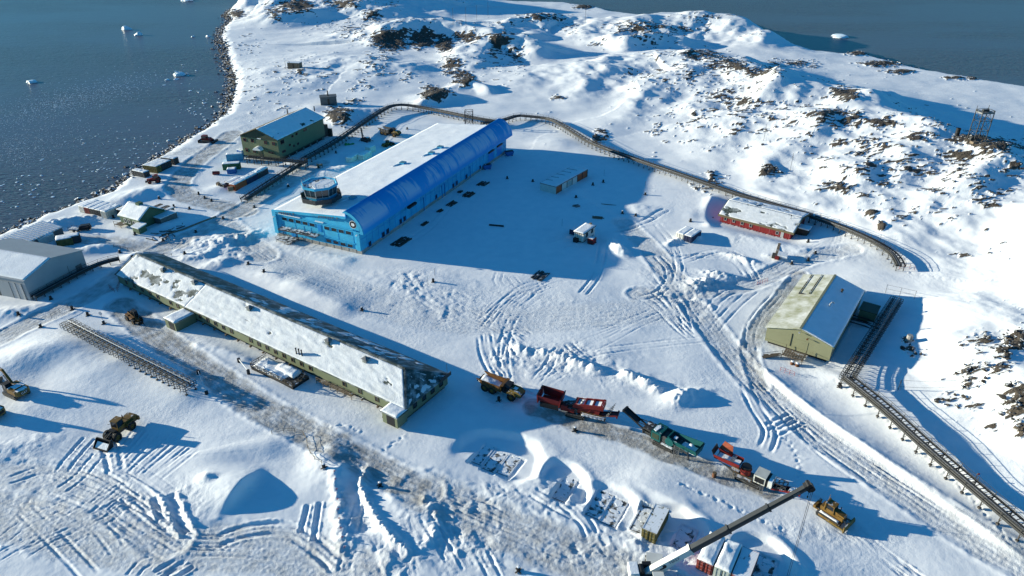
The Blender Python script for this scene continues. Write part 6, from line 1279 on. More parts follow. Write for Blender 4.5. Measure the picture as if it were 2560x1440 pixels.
for a in ((318,74,22,'rounded white ice floe far out on the calm water',.7),(345,88,16,'ragged two peaked ice floe beside the rounded one',.9),(483,92,9,'small ice lump near the far rocky beach',.7),(520,92,10,'small ice lump touching the far rocky beach',.7),(79,206,28,'flat ribbed ice floe near the brash ice streaks',.35),(452,188,28,'flat topped blue ice floe with an arched edge',.45,True),(419,200,12,'small low ice floe beside the arched one',.4),(441,198,14,'thin ice fragment touching the arched floe',.3),(2098,92,46,'broad flat white ice floe on the dark far sea',.22),(467,2,34,'long pale ice floe on the far horizon water',.3),(511,258,11,'small white ice lump near the boulder shore',.5),(549,257,10,'white ice lump stranded on the boulder shore',.7),(420,352,9,'white ice lump among shore boulders above the containers',.6),(387,358,7,'tiny white ice lump drifting off the shore containers',.6),(313,437,12,'tall white ice block stranded by the shore containers',1.2),(197,495,8,'small white floe near the lower shore',.4)): floe(*a)
# ------------------------------------------------------------------ vehicles; local x points forward, y to the left
_wh = {}
def wheel(R, x, y, r, w, rim='yellow', z=None):
    k = (round(r,2), round(w,2), rim)
    if k not in _wh:
        t = MB(); n = 20; prof = [(r*.55,-w/2),(r*.93,-w/2),(r,-w*.32),(r,w*.32),(r*.93,w/2),(r*.55,w/2)]; vs = []; fs = []
        for i in range(n):
            a = 6.28318*i/n; kk = 1.0 + (.025 if i % 2 else 0)
            vs += [(p*kk*math.cos(a), q, p*kk*math.sin(a)) for p, q in prof]
        for i in range(n):
            j = (i+1) % n
            for q in range(5): fs.append((i*6+q, i*6+q+1, j*6+q+1, j*6+q))
        t.add(vs, fs); tm = t.mesh('wheel'); tm.materials.append(M['rubber'])
        h = MB(); h.tube([(0,-w*.36,0),(0,w*.36,0)], r*.56, 14); h.tube([(0,-w*.5,0),(0,w*.5,0)], r*.22, 8); hm = h.mesh('rim'); hm.materials.append(M[rim]); _wh[k] = (tm, hm)
    o = share(_wh[k][0], 'wheel', R, (x, y, r*.97 if z is None else z)); share(_wh[k][1], 'rim', o); return o
def track(R, x0, x1, y, h, w, m='steel_dark'):
    r = h/2; pts = []
    for k in range(9): a = math.pi/2 + math.pi*k/8; pts.append((x0 + r + r*math.cos(a), r + r*math.sin(a)))
    for k in range(9): a = -math.pi/2 + math.pi*k/8; pts.append((x1 - r + r*math.cos(a), r + r*math.sin(a)))
    s = MB(); s.prism(pts, 'y', y-w/2, y+w/2); o = s.build('track', M['rubber'], R)
    s = MB(); n = int((x1-x0-h)/.28)
    for k in range(n+1): x = x0 + r + (x1-x0-h)*k/n; s.box(x-.09, x+.09, y-w/2-.03, y+w/2+.03, h-.02, h+.05)
    for k in range(5): a = math.pi/2 + math.pi*(k+.5)/5; s.cbox(x0+r+(r+.02)*math.cos(a), y, r+(r+.02)*math.sin(a), .12, w+.06, .12); s.cbox(x1-r-(r+.02)*math.cos(a), y, r+(r+.02)*math.sin(a), .12, w+.06, .12)
    s.build('track_shoe', M['steel'], o); s = MB(); s.box(x0+r*.8, x1-r*.8, y-w/2-.05, y+w/2+.05, h*.32, h*.68); s.build('track_frame', M[m], o); return o
def vplace(name, label, cat, pa, pb, half, group=None, sink=.08, rev=False):
    """pa, pb: pixels of the rear and front contact points of the side turned to us"""
    a = np.array(T(*pa)); b = np.array(T(*pb)); d = b - a; yaw = math.atan2(d[1], d[0]); c = (a + b)/2
    nx, ny = -math.sin(yaw), math.cos(yaw)
    if ny < 0: nx, ny = -nx, -ny                     # away from the viewer
    c = c + np.array([nx*half, ny*half, 0]); z = hgt(c[0], c[1]); return thing(name, label, cat, (c[0], c[1], max(z, min(a[2], b[2])) - sink), yaw, group), float(np.hypot(d[0], d[1]))
def part(R, name, m, fn, smooth=False): s = MB(); fn(s); return s.build(name, M[m], R, smooth)
def text(R, body, size, loc, rot, m, name='lettering', ext=.02):
    cu = bpy.data.curves.new('lettering', 'FONT'); cu.body = body; cu.size = size; cu.extrude = ext; cu.align_x = 'CENTER'; cu.align_y = 'CENTER'
    o = bpy.data.objects.new('tmp_text', cu); COL.objects.link(o); dg = bpy.context.evaluated_depsgraph_get(); me = bpy.data.meshes.new_from_object(o.evaluated_get(dg)); bpy.data.objects.remove(o); me.materials.clear(); me.materials.append(M[m])
    q = bpy.data.objects.new(name, me); COL.objects.link(q); q.parent = R; q.location = loc; q.rotation_euler = rot; return q

def cab(R, x0, x1, y0, y1, z0, z1, m, taper=.12):
    c = bpy.data.objects.new('cab', None); COL.objects.link(c); c.parent = R
    s = MB(); s.add([(x0,y0,z0),(x1,y0,z0),(x1,y1,z0),(x0,y1,z0),(x0+taper,y0+taper*.5,z1),(x1-taper,y0+taper*.5,z1),(x1-taper,y1-taper*.5,z1),(x0+taper,y1-taper*.5,z1)], [(3,2,1,0),(4,5,6,7),(0,1,5,4),(1,2,6,5),(2,3,7,6),(3,0,4,7)]); s.build('cab_glass', M['glass'], c)
    s = MB(); s.box(x0+taper-.12, x1-taper+.12, y0+.0, y1-.0, z1, z1+.14); s.build('cab_roof', M[m], c)
    s = MB(); s.box(x0-.03, x1+.03, y0-.03, y1+.03, z0-.05, z0+.38*(z1-z0)); s.build('cab_body', M[m], c)
    s = MB()
    for x, t in ((x0, taper), (x1, -taper)):
        for y, u in ((y0, taper*.5), (y1, -taper*.5)): s.bar((x,y,z0), (x+t,y+u,z1), .1)
    s.build('cab_pillar', M[m], c); return c
def dump_truck(pa, pb, label, bed='yellow', s_=1.0, grp=None, snowbed=True):
    R, _ = vplace('dump_truck', label, 'dump truck', pa, pb, 1.4, grp); R.scale = (s_, s_, s_)
    for x in (-3.4, -1.6):
        for y in (-1.15, 1.15): wheel(R, x, y, .88, .72)
    for y in (-1.2, 1.2): wheel(R, 2.9, y, .9, .72)
    part(R, 'rear_chassis', 'steel_dark', lambda s: (s.box(-4.4, .6, -.5, .5, .8, 1.35), s.box(-4.2, -.8, -.9, .9, .7, 1.1)))
    part(R, 'front_chassis', 'steel_dark', lambda s: (s.box(.4, 4.6, -.55, .55, .7, 1.4), s.cyl(.7, 0, .6, 1.6, .5, 12)))
    def bedf(s):
        for y0, y1 in ((-1.5, -1.38), (1.38, 1.5)): s.add([(-5.2,y0,2.75),(.5,y0,2.6),(.5,y0,1.35),(-3.4,y0,1.25),(-5.2,y1,2.75),(.5,y1,2.6),(.5,y1,1.35),(-3.4,y1,1.25)], [(0,1,2,3),(7,6,5,4),(0,4,5,1),(1,5,6,2),(2,6,7,3),(3,7,4,0)])
        s.add([(-5.2,-1.4,2.1),(-3.4,-1.4,1.3),(.5,-1.4,1.4),(-5.2,1.4,2.1),(-3.4,1.4,1.3),(.5,1.4,1.4)], [(0,1,4,3),(1,2,5,4)]); s.box(.4, .55, -1.5, 1.5, 1.35, 3.0); s.box(.4, 1.1, -1.5, 1.5, 2.95, 3.05)
        for y in (-1.56, 1.5): s.box(-5.2, .5, y, y+.06, 2.55, 2.72)
        for x in (-4.0, -2.6, -1.2, .1):
            for y in (-1.58, 1.5): s.box(x-.08, x+.08, y, y+.08, 1.4, 2.6)
    part(R, 'tipper_bed', bed, bedf)
    if snowbed: snow_sheet((-4.9,-1.3,2.05), (.2,-1.3,1.5), (.2,1.3,1.5), (-4.9,1.3,2.05), 12, 6, .15, .7, 1.5, 401, .25).build('bed_snow', M['snow'], R, True)
    part(R, 'bonnet', 'yellow_dull', lambda s: (s.prism([(2.4,1.35),(4.9,1.3),(4.95,1.9),(4.2,2.35),(2.4,2.5)], 'y', -1.0, 1.0)), False)
    part(R, 'mudguard', 'yellow_dull', lambda s: [s.prism([(1.9,1.6),(2.1,2.0),(3.6,2.0),(3.95,1.5),(3.95,1.35),(3.5,1.85),(2.2,1.85),(2.0,1.5)], 'y', y, y+.55) for y in (-1.5, .95)])
    part(R, 'grille', 'black', lambda s: s.box(4.9, 5.0, -.75, .75, 1.3, 1.85)); part(R, 'bonnet_snow', 'snow', lambda s: s.box(2.9, 3.7, -.35, .4, 2.42, 2.5))
    cab(R, 1.1, 2.45, -.75, .75, 1.5, 3.1, 'black'); part(R, 'engine_deck', 'black', lambda s: s.box(.6, 1.2, -1.1, 1.1, 1.4, 2.3)); part(R, 'mirror', 'black', lambda s: [s.bar((2.3,y,2.7), (2.6,y*1.5,2.8), .06) or s.box(2.55, 2.65, y*1.5-.12, y*1.5+.12, 2.5, 3.0) for y in (-.8, .8)])
    part(R, 'exhaust', 'steel_dark', lambda s: s.cyl(1.0, -.9, 2.2, 3.3, .09, 8)); return R
dump_truck((1217,981), (1276,1003), 'articulated yellow dump truck with snow in its empty bed beside the long building end', 'amber')
dump_truck((952,336), (990,344), 'yellow dump truck with a dark bed parked beyond the blue hall', 'c_dark', 1.05)
# --- red screening machine
R, L = vplace('screening_machine', 'red tracked screening machine with a big hopper and yellow side walkway', 'screener', (1412,1040), (1461,1052), 1.3)
for y in (-1.15, 1.15): track(R, -1.9, 1.9, y, .85, .5)
part(R, 'chassis', 'steel_dark', lambda s: (s.box(-4.6, 4.6, -.55, .55, .95, 1.35), s.box(-1.6, 1.6, -1.1, 1.1, .5, .95)))
def hop(s):
    for y0, y1, k in ((-1.55,-1.45,-1),(1.45,1.55,1)): s.add([(-7.6,y0+.25*k,3.9),(-3.2,y0+.25*k,3.6),(-3.2,y0-.2*k,2.0),(-7.2,y0-.2*k,2.2),(-7.6,y1+.25*k,3.9),(-3.2,y1+.25*k,3.6),(-3.2,y1-.2*k,2.0),(-7.2,y1-.2*k,2.2)], [(0,1,2,3),(7,6,5,4),(0,4,5,1),(1,5,6,2),(2,6,7,3),(3,7,4,0)])
    s.box(-7.2, -3.2, -1.3, 1.3, 1.9, 2.1)
part(R, 'hopper', 'red_dark', hop); part(R, 'hopper_end', 'red', lambda s: (s.prism([(-7.65,2.1),(-7.45,2.1),(-7.55,3.95),(-7.8,4.0)], 'y', -1.75, 1.75), s.prism([(-3.3,2.0),(-3.1,2.0),(-2.8,3.9),(-3.05,3.95)], 'y', -1.75, 1.75)))
part(R, 'hopper_panel', 'black', lambda s: s.box(-7.1, -3.3, -1.62, -1.5, 1.2, 2.3)); part(R, 'feed_conveyor', 'steel_dark', lambda s: (s.prism([(-3.4,1.6),(1.2,3.3),(1.2,3.5),(-3.4,1.85)], 'y', -.7, .7), [s.bar((-2.6+k*1.0, y, 1.1), (-2.2+k*1.0, y, 2.1+.36*k), .1) for k in range(4) for y in (-.75,.75)]))
part(R, 'power_pack', 'red', lambda s: (s.box(-2.9, -1.6, -1.35, -.6, 1.3, 2.5), s.box(-2.2, -.2, -1.3, 1.2, 1.3, 2.1))); part(R, 'engine', 'c_dark', lambda s: s.box(-1.4, .4, -1.1, 1.1, 1.35, 2.3))
part(R, 'screen_box', 'red', lambda s: (s.prism([(-.6,2.5),(5.4,3.3),(5.4,4.1),(5.0,4.25),(-.4,3.4)], 'y', -1.15, -1.0), s.prism([(-.6,2.5),(5.4,3.3),(5.4,4.1),(5.0,4.25),(-.4,3.4)], 'y', 1.0, 1.15), s.prism([(-.5,2.7),(5.3,3.5),(5.3,3.62),(-.5,2.82)], 'y', -1.0, 1.0), s.box(5.0, 5.5, -1.2, 1.2, 3.2, 4.3), s.prism([(.4,1.3),(4.6,1.8),(4.9,3.2),(0,2.6)], 'y', -.95, .95)))
for k in range(3): part(R, 'screen_snow', 'snow', lambda s: s.prism([(.3+1.65*k,2.98+.22*k),(1.7+1.65*k,3.17+.22*k),(1.7+1.65*k,3.42+.22*k),(.3+1.65*k,3.23+.22*k)], 'y', -.9, .9))
part(R, 'cross_tie', 'red_dark', lambda s: [s.box(-.1+1.65*k, .2+1.65*k, -1.05, 1.05, 3.2+.22*k, 3.45+.22*k) for k in range(4)])
part(R, 'walkway', 'grating', lambda s: s.box(1.4, 6.2, -2.2, -1.25, 1.75, 1.83)); part(R, 'walkway_rail', 'yellow', lambda s: ([s.bar((1.4+.8*k,-2.2,1.8), (1.4+.8*k,-2.2,2.85), .06) for k in range(7)], s.bar((1.4,-2.2,2.85), (6.2,-2.2,2.85), .07), s.bar((1.4,-2.2,2.35), (6.2,-2.2,2.35), .05)))
part(R, 'walkway_snow', 'snow', lambda s: s.box(1.6, 5.9, -2.1, -1.5, 1.83, 1.98)); part(R, 'tail_conveyor', 'red_dark', lambda s: (s.prism([(3.0,.9),(8.2,2.3),(8.2,2.55),(3.0,1.15)], 'y', -.75, -.6), s.prism([(3.0,.9),(8.2,2.3),(8.2,2.55),(3.0,1.15)], 'y', .6, .75), s.prism([(3.0,.95),(8.2,2.35),(8.2,2.42),(3.0,1.02)], 'y', -.6, .6), s.box(8.0, 8.3, -1.0, 1.0, 2.1, 2.6)))
part(R, 'ladder_cage', 'steel_dark', lambda s: [s.bar((5.8+.3*k,y,2.0+.35*k), (6.6+.2*k,y,2.2+.5*k), .06) for k in range(5) for y in (-1.0,-.3,.4,1.0)]); part(R, 'prop', 'red_dark', lambda s: [s.bar((x,y,.9), (x+1.6,y,2.6), .14) for x in (-.6, 1.4) for y in (-1.0, 1.0)])
# --- teal crusher
R, L = vplace('jaw_crusher', 'teal green tracked crusher with a dark raised conveyor and snow in its hopper', 'crusher', (1632,1110), (1679,1133), 1.3)
for y in (-1.15, 1.15): track(R, -2.1, 2.1, y, .9, .5)
part(R, 'chassis', 'c_dark', lambda s: (s.box(-4.2, 4.6, -.6, .6, .95, 1.4), s.box(-1.7, 1.7, -1.1, 1.1, .5, .95)))
part(R, 'discharge_conveyor', 'black', lambda s: (s.prism([(-9.2,3.5),(-3.0,1.0),(-3.0,1.35),(-9.2,3.85)], 'y', -.75, -.6), s.prism([(-9.2,3.5),(-3.0,1.0),(-3.0,1.35),(-9.2,3.85)], 'y', .6, .75), s.prism([(-9.2,3.62),(-6.0,2.33),(-6.0,2.42),(-9.2,3.71)], 'y', -.6, .6), s.box(-9.4, -9.0, -.8, .8, 3.4, 3.9), s.bar((-6.5,-.6,2.6), (-3.2,-.6,3.0), .1), s.bar((-6.5,.6,2.6), (-3.2,.6,3.0), .1)))
part(R, 'magnet_frame', 'steel_dark', lambda s: (s.box(-4.6, -2.6, -1.0, 1.0, 1.2, 1.9), s.box(-4.4, -2.8, -1.2, 1.2, 2.4, 2.7), [s.bar((x,y,1.2), (x,y,2.6), .12) for x in (-4.4,-2.8) for y in (-1.1,1.1)], [s.box(-4.6+.4*k, -4.45+.4*k, -1.25, 1.25, 1.9, 2.1) for k in range(5)]))
part(R, 'power_pack', 'teal', lambda s: (s.box(-2.5, -.6, -1.45, 1.45, 1.3, 3.2), s.box(-2.5, 2.6, 1.2, 1.45, 1.3, 3.0))); part(R, 'vent_panel', 'green_dark', lambda s: s.box(-2.3, -.9, -1.5, -1.45, 1.7, 2.8)); part(R, 'pack_snow', 'snow', lambda s: s.prism([(-2.3,-1.0),(-1.7,-1.2),(-1.5,.2),(-1.9,.9),(-2.3,.3)], 'z', 3.2, 3.3))
part(R, 'jaw_box', 'c_dark', lambda s: (s.box(-.5, 2.0, -1.0, 1.0, 1.3, 2.7), s.tube([(.2,-1.25,2.3),(.2,-1.0,2.3)], .75, 16))); part(R, 'flywheel', 'teal', lambda s: (s.tube([(1.2,-1.35,2.3),(1.2,-1.0,2.3)], .85, 18), s.box(.6, .8, -1.0, 1.1, 2.5, 3.2))); part(R, 'jaw_snow', 'snow', lambda s: s.box(1.5, 2.1, -.3, .3, 2.7, 3.0))
def th(s):
    for y0, y1, k in ((-1.15,-1.05,-1),(1.05,1.15,1)): s.add([(1.9,y0+.15*k,3.1),(6.6,y0+.55*k,3.4),(6.6,y0-.1*k,2.0),(1.9,y0-.1*k,2.0),(1.9,y1+.15*k,3.1),(6.6,y1+.55*k,3.4),(6.6,y1-.1*k,2.0),(1.9,y1-.1*k,2.0)], [(0,1,2,3),(7,6,5,4),(0,4,5,1),(1,5,6,2),(2,6,7,3),(3,7,4,0)])
    s.add([(6.5,-1.7,3.45),(6.6,-1.05,2.0),(6.6,1.05,2.0),(6.5,1.7,3.45),(6.7,-1.7,3.45),(6.75,1.7,3.45)], [(0,1,2,3),(4,5,2,1)]); s.box(1.9, 6.5, -1.0, 1.0, 1.95, 2.1)
part(R, 'hopper', 'teal', th); snow_sheet((3.2,-.9,2.1), (6.4,-.9,2.1), (6.4,.9,2.1), (3.2,.9,2.1), 10, 6, .4, .8, 1.3, 405).build('hopper_snow', M['snow'], R, True)
part(R, 'access_stair', 'steel', lambda s: ([s.bar((2.6,-1.9,.6+.35*k), (3.6,-1.9,.6+.35*k), .1, .06) for k in range(5)], s.bar((2.6,-1.9,.4), (2.6,-1.9,2.8), .07), s.bar((3.6,-1.9,.4), (3.6,-1.9,2.8), .07), s.box(2.2, 4.2, -1.9, -1.2, 1.9, 1.97), s.bar((2.2,-1.9,2.8), (4.2,-1.9,2.8), .06))); part(R, 'leg', 'steel_dark', lambda s: [s.bar((5.2,y,.1), (4.8,y,2.0), .16) for y in (-.9, .9)])
part(R, 'side_walk', 'grating', lambda s: s.box(-.4, 2.2, -1.8, -1.1, 1.35, 1.42)); part(R, 'walk_snow', 'snow', lambda s: s.box(-.2, 2.0, -1.7, -1.3, 1.42, 1.5))
# --- red and grey cone crusher
R, L = vplace('cone_crusher', 'red and grey tracked cone crusher with orange hopper flap and cream engine house', 'crusher', (1834,1197), (1900,1228), 1.35); R.scale = (.88, .88, .9)
for y in (-1.2, 1.2): track(R, -2.6, 2.6, y, .95, .55)
part(R, 'chassis', 'c_dark', lambda s: (s.box(-3.4, 4.0, -.7, .7, 1.0, 1.5), s.box(-2.2, 2.2, -1.2, 1.2, .5, 1.0), s.prism([(-6.4,2.4),(-5.8,2.4),(-2.6,1.0),(-2.6,1.9)], 'y', -1.15, -.95), s.prism([(-6.4,2.4),(-5.8,2.4),(-2.6,1.0),(-2.6,1.9)], 'y', .95, 1.15)))
def chop(s):
    for y0, y1, k in ((-1.35,-1.22,-1),(1.22,1.35,1)): s.add([(-7.6,y0,3.6),(-2.2,y0,3.7),(-2.2,y0,2.8),(-7.3,y0,2.9),(-7.6,y1,3.6),(-2.2,y1,3.7),(-2.2,y1,2.8),(-7.3,y1,2.9)], [(0,1,2,3),(7,6,5,4),(0,4,5,1),(1,5,6,2),(2,6,7,3),(3,7,4,0)])
    s.box(-7.2, -2.3, -1.2, 1.2, 2.75, 2.9)
part(R, 'hopper', 'red', chop); part(R, 'hopper_flap', 'orange_red', lambda s: s.add([(-7.4,1.35,3.6),(-4.6,1.35,3.6),(-4.9,1.9,4.8),(-6.8,2.2,5.0),(-7.3,1.42,3.6),(-4.6,1.43,3.6),(-4.9,1.98,4.8),(-6.8,2.28,5.0)], [(0,1,2,3),(7,6,5,4),(0,4,5,1),(1,5,6,2),(2,6,7,3),(3,7,4,0)])); part(R, 'rear_flap', 'black', lambda s: s.add([(-7.6,-1.3,3.5),(-7.6,1.3,3.5),(-8.1,1.3,4.4),(-8.1,-1.3,4.4),(-7.5,-1.3,3.5),(-7.5,1.3,3.5),(-8.0,1.3,4.45),(-8.0,-1.3,4.45)], [(0,1,2,3),(7,6,5,4),(0,4,5,1),(1,5,6,2),(2,6,7,3),(3,7,4,0)]))
part(R, 'hopper_snow', 'snow', lambda s: (s.box(-3.6, -2.5, -.9, .9, 2.9, 3.15), s.box(-6.9, -4.4, -1.0, .9, 2.9, 3.0))); part(R, 'hopper_bar', 'steel_pale', lambda s: [s.box(-4.3+.22*k, -4.2+.22*k, -1.2, 1.2, 3.5, 3.62) for k in range(4)])
part(R, 'crushing_cone', 'red_dark', lambda s: s.cyl(-1.1, 0, 1.5, 2.9, 1.05, 20, .85)); part(R, 'cone_bowl', 'black', lambda s: (s.cyl(-1.1, 0, 2.9, 3.3, .95, 20, 1.0),)); part(R, 'bowl_rim', 'red', lambda s: s.cyl(-1.1, 0, 2.6, 2.75, 1.12, 20))
part(R, 'engine_house', 'cream', lambda s: s.box(.9, 3.2, -1.4, 1.4, 1.5, 3.3)); part(R, 'radiator_grille', 'black', lambda s: s.box(1.15, 2.95, -1.45, -1.4, 1.8, 3.0)); part(R, 'engine_gap', 'black', lambda s: s.box(3.2, 3.7, -1.3, 1.3, 1.5, 3.0)); part(R, 'tank_box', 'crane_white', lambda s: s.box(3.7, 4.5, -1.4, 1.3, 1.5, 3.0)); part(R, 'box_snow', 'snow', lambda s: s.box(3.75, 4.45, -1.3, -.2, 3.0, 3.08))
part(R, 'conveyor_frame', 'steel_dark', lambda s: ([s.bar((4.5+.8*k,y,1.4+.25*k), (4.5+.8*k,y,3.0), .12) for k in range(4) for y in (-.9,.9)], [s.bar((4.5,y,3.0), (6.9,y,3.0), .12) for y in (-.9,.9)], [s.bar((4.5,y,1.5), (6.9,y,2.9), .1) for y in (-.9,.9)], [s.bar((4.5+.8*k,-.9,3.0), (4.5+.8*k,.9,3.0), .1) for k in range(4)]))
part(R, 'discharge_conveyor', 'red', lambda s: (s.prism([(4.2,.9),(9.6,2.6),(9.6,3.0),(4.2,1.25)], 'y', -.8, -.65), s.prism([(4.2,.9),(9.6,2.6),(9.6,3.0),(4.2,1.25)], 'y', .65, .8), s.box(9.4, 9.7, -.95, .95, 2.4, 3.05))); part(R, 'belt', 'rubber', lambda s: s.prism([(4.2,1.0),(9.4,2.65),(9.4,2.72),(4.2,1.07)], 'y', -.65, .65)); part(R, 'belt_snow', 'snow', lambda s: s.prism([(7.4,2.1),(9.2,2.68),(9.2,3.0),(7.5,2.4)], 'y', -.6, .6))
part(R, 'catwalk', 'grating', lambda s: (s.box(-2.8, .8, -2.1, -1.3, 1.5, 1.57), s.box(-3.6, -2.0, -1.7, -.9, 2.3, 2.37))); part(R, 'catwalk_rail', 'yellow', lambda s: ([s.bar((-2.8+.72*k,-2.1,1.5), (-2.8+.72*k,-2.1,2.5), .05) for k in range(6)], s.bar((-2.8,-2.1,2.5), (.8,-2.1,2.5), .06), [s.bar((-3.6+.5*k,-1.7,2.3), (-3.6+.5*k,-1.7,3.3), .05) for k in range(4)], s.bar((-3.6,-1.7,3.3), (-2.1,-1.7,3.3), .06))); part(R, 'ladder', 'steel', lambda s: ([s.bar((2.6,-2.0,.3+.3*k), (3.2,-2.0,.3+.3*k), .06) for k in range(6)], s.bar((2.6,-2.0,.1), (2.6,-2.0,2.1), .07), s.bar((3.2,-2.0,.1), (3.2,-2.0,2.1), .07)))
# --- bulldozer
R, L = vplace('bulldozer', 'yellow bulldozer with angled blade and snow on its tracks parked beyond the crane tip', 'bulldozer', (2043,1286), (2097,1321), 1.1)
for y in (-1.05, 1.05): track(R, -2.1, 1.9, y, 1.05, .56, 'yellow')
for y in (-1.05,): snow_sheet((-1.6,y-.25,1.1), (1.5,y-.25,1.1), (1.5,y+.25,1.1), (-1.6,y+.25,1.1), 10, 3, .1, .5, 1, 406).build('track_snow', M['snow'], R, True)
part(R, 'hull', 'yellow', lambda s: (s.box(-1.9, 1.9, -.62, .62, .5, 1.5), s.box(-1.9, -.9, -.75, .75, 1.4, 2.0))); part(R, 'bonnet', 'yellow', lambda s: (s.prism([(.2,1.5),(2.0,1.4),(2.0,2.05),(.2,2.25)], 'y', -.55, .55), s.box(1.0, 1.9, -.7, .7, 1.5, 1.8))); cab(R, -1.1, .3, -.7, .7, 1.6, 2.9, 'yellow')
part(R, 'exhaust', 'black', lambda s: s.cyl(.9, .3, 2.1, 3.0, .08, 8)); part(R, 'roll_bar', 'yellow', lambda s: (s.bar((-1.2,-.8,1.6), (-1.2,-.8,3.1), .16), s.bar((-1.2,.8,1.6), (-1.2,.8,3.1), .16), s.bar((-1.2,-.8,3.1), (-1.2,.8,3.1), .16), s.bar((-1.2,0,3.1), (-1.2,.2,4.3), .05)))
part(R, 'blade', 'yellow_dull', lambda s: s.add([(2.7+.35*math.cos(2.2*t-1.1)-.0, y, .1+1.2*t) for y in (-1.7, 1.7) for t in (0,.25,.5,.75,1)] + [(2.55+.35*math.cos(2.2*t-1.1), y, .1+1.2*t) for y in (-1.7, 1.7) for t in (0,.25,.5,.75,1)], [(k,k+1,k+6,k+5) for k in range(4)] + [(k+10,k+15,k+16,k+11) for k in range(4)] + [(0,5,15,10),(4,14,19,9),(0,10,14,4),(5,9,19,15)])); part(R, 'push_arm', 'yellow_dull', lambda s: [s.bar((-.3,y,.5), (2.7,y,.45), .2, .25) for y in (-1.42, 1.42)]); part(R, 'blade_ram', 'steel_dark', lambda s: [s.bar((1.8,y,1.7), (2.75,y,.9), .12) for y in (-.5, .5)]); part(R, 'ripper', 'yellow', lambda s: (s.box(-2.7, -2.0, -.8, .8, .7, 1.1), s.bar((-2.6,0,1.0), (-2.9,0,0), .18), s.box(-2.9, -2.5, -1.1, 1.1, 1.0, 1.6)))
# --- wheel loader
def loader(pa, pb, label, s_=1.0, name='wheel_loader', body='yellow'):
    R, _ = vplace(name, label, 'loader', pa, pb, 1.05); R.scale = (s_, s_, s_)
    for x in (-1.6, 1.6):
        for y in (-1.05, 1.05): wheel(R, x, y, .85, .62)
    part(R, 'engine_hood', body, lambda s: (s.prism([(-3.5,1.2),(-.7,1.2),(-.7,2.2),(-3.1,2.25),(-3.5,1.9)], 'y', -.8, .8), s.box(-3.7, -3.3, -1.0, 1.0, .8, 1.5))); part(R, 'rear_frame', 'steel_dark', lambda s: s.box(-3.4, .1, -.55, .55, .65, 1.25)); part(R, 'front_frame', 'black', lambda s: (s.box(.0, 2.2, -.6, .6, .7, 1.5), s.box(1.0, 1.6, -.7, .7, 1.4, 1.9)))
    part(R, 'mudguard', body, lambda s: [s.prism([(-2.7,1.5),(-2.3,1.9),(-.9,1.9),(-.6,1.5),(-.7,1.45),(-1.0,1.75),(-2.2,1.75),(-2.6,1.4)], 'y', y, y+.55) for y in (-1.35, .8)]); cab(R, -.75, .75, -.72, .72, 1.3, 3.15, body)
    part(R, 'exhaust', 'black', lambda s: s.cyl(-1.5, -.3, 2.2, 3.0, .08, 8)); part(R, 'lift_arm', 'black', lambda s: [(s.bar((.9,y,1.7), (2.6,y,1.1), .22, .3), s.bar((2.6,y,1.1), (3.3,y,.5), .2, .26)) for y in (-.5, .5)]); part(R, 'tilt_ram', 'steel_dark', lambda s: s.bar((1.2,0,1.7), (3.0,0,1.2), .16))
    part(R, 'bucket', 'black', lambda s: (s.prism([(3.1,.15),(4.6,.05),(4.6,.12),(3.3,.3),(3.15,1.2),(3.35,1.5),(3.2,1.55),(2.95,1.2)], 'y', -1.55, 1.55), s.prism([(3.1,.15),(4.55,.06),(3.4,1.5),(3.0,1.2)], 'y', -1.6, -1.52), s.prism([(3.1,.15),(4.55,.06),(3.4,1.5),(3.0,1.2)], 'y', 1.52, 1.6))); part(R, 'bucket_snow', 'snow', lambda s: s.prism([(3.3,.32),(4.3,.15),(3.5,.9)], 'y', -1.3, 1.2)); part(R, 'mirror', 'black', lambda s: s.bar((.8,-.8,2.6), (.9,-1.2,2.5), .06) or s.box(.85, .95, -1.3, -1.1, 2.2, 2.8)); return R
loader((331,1072), (294,1102), 'yellow wheel loader with dark bucket lowered on ploughed snow', 1.08)
loader((966,369), (982,364), 'small yellow loader parked beside the blue hall', .75)
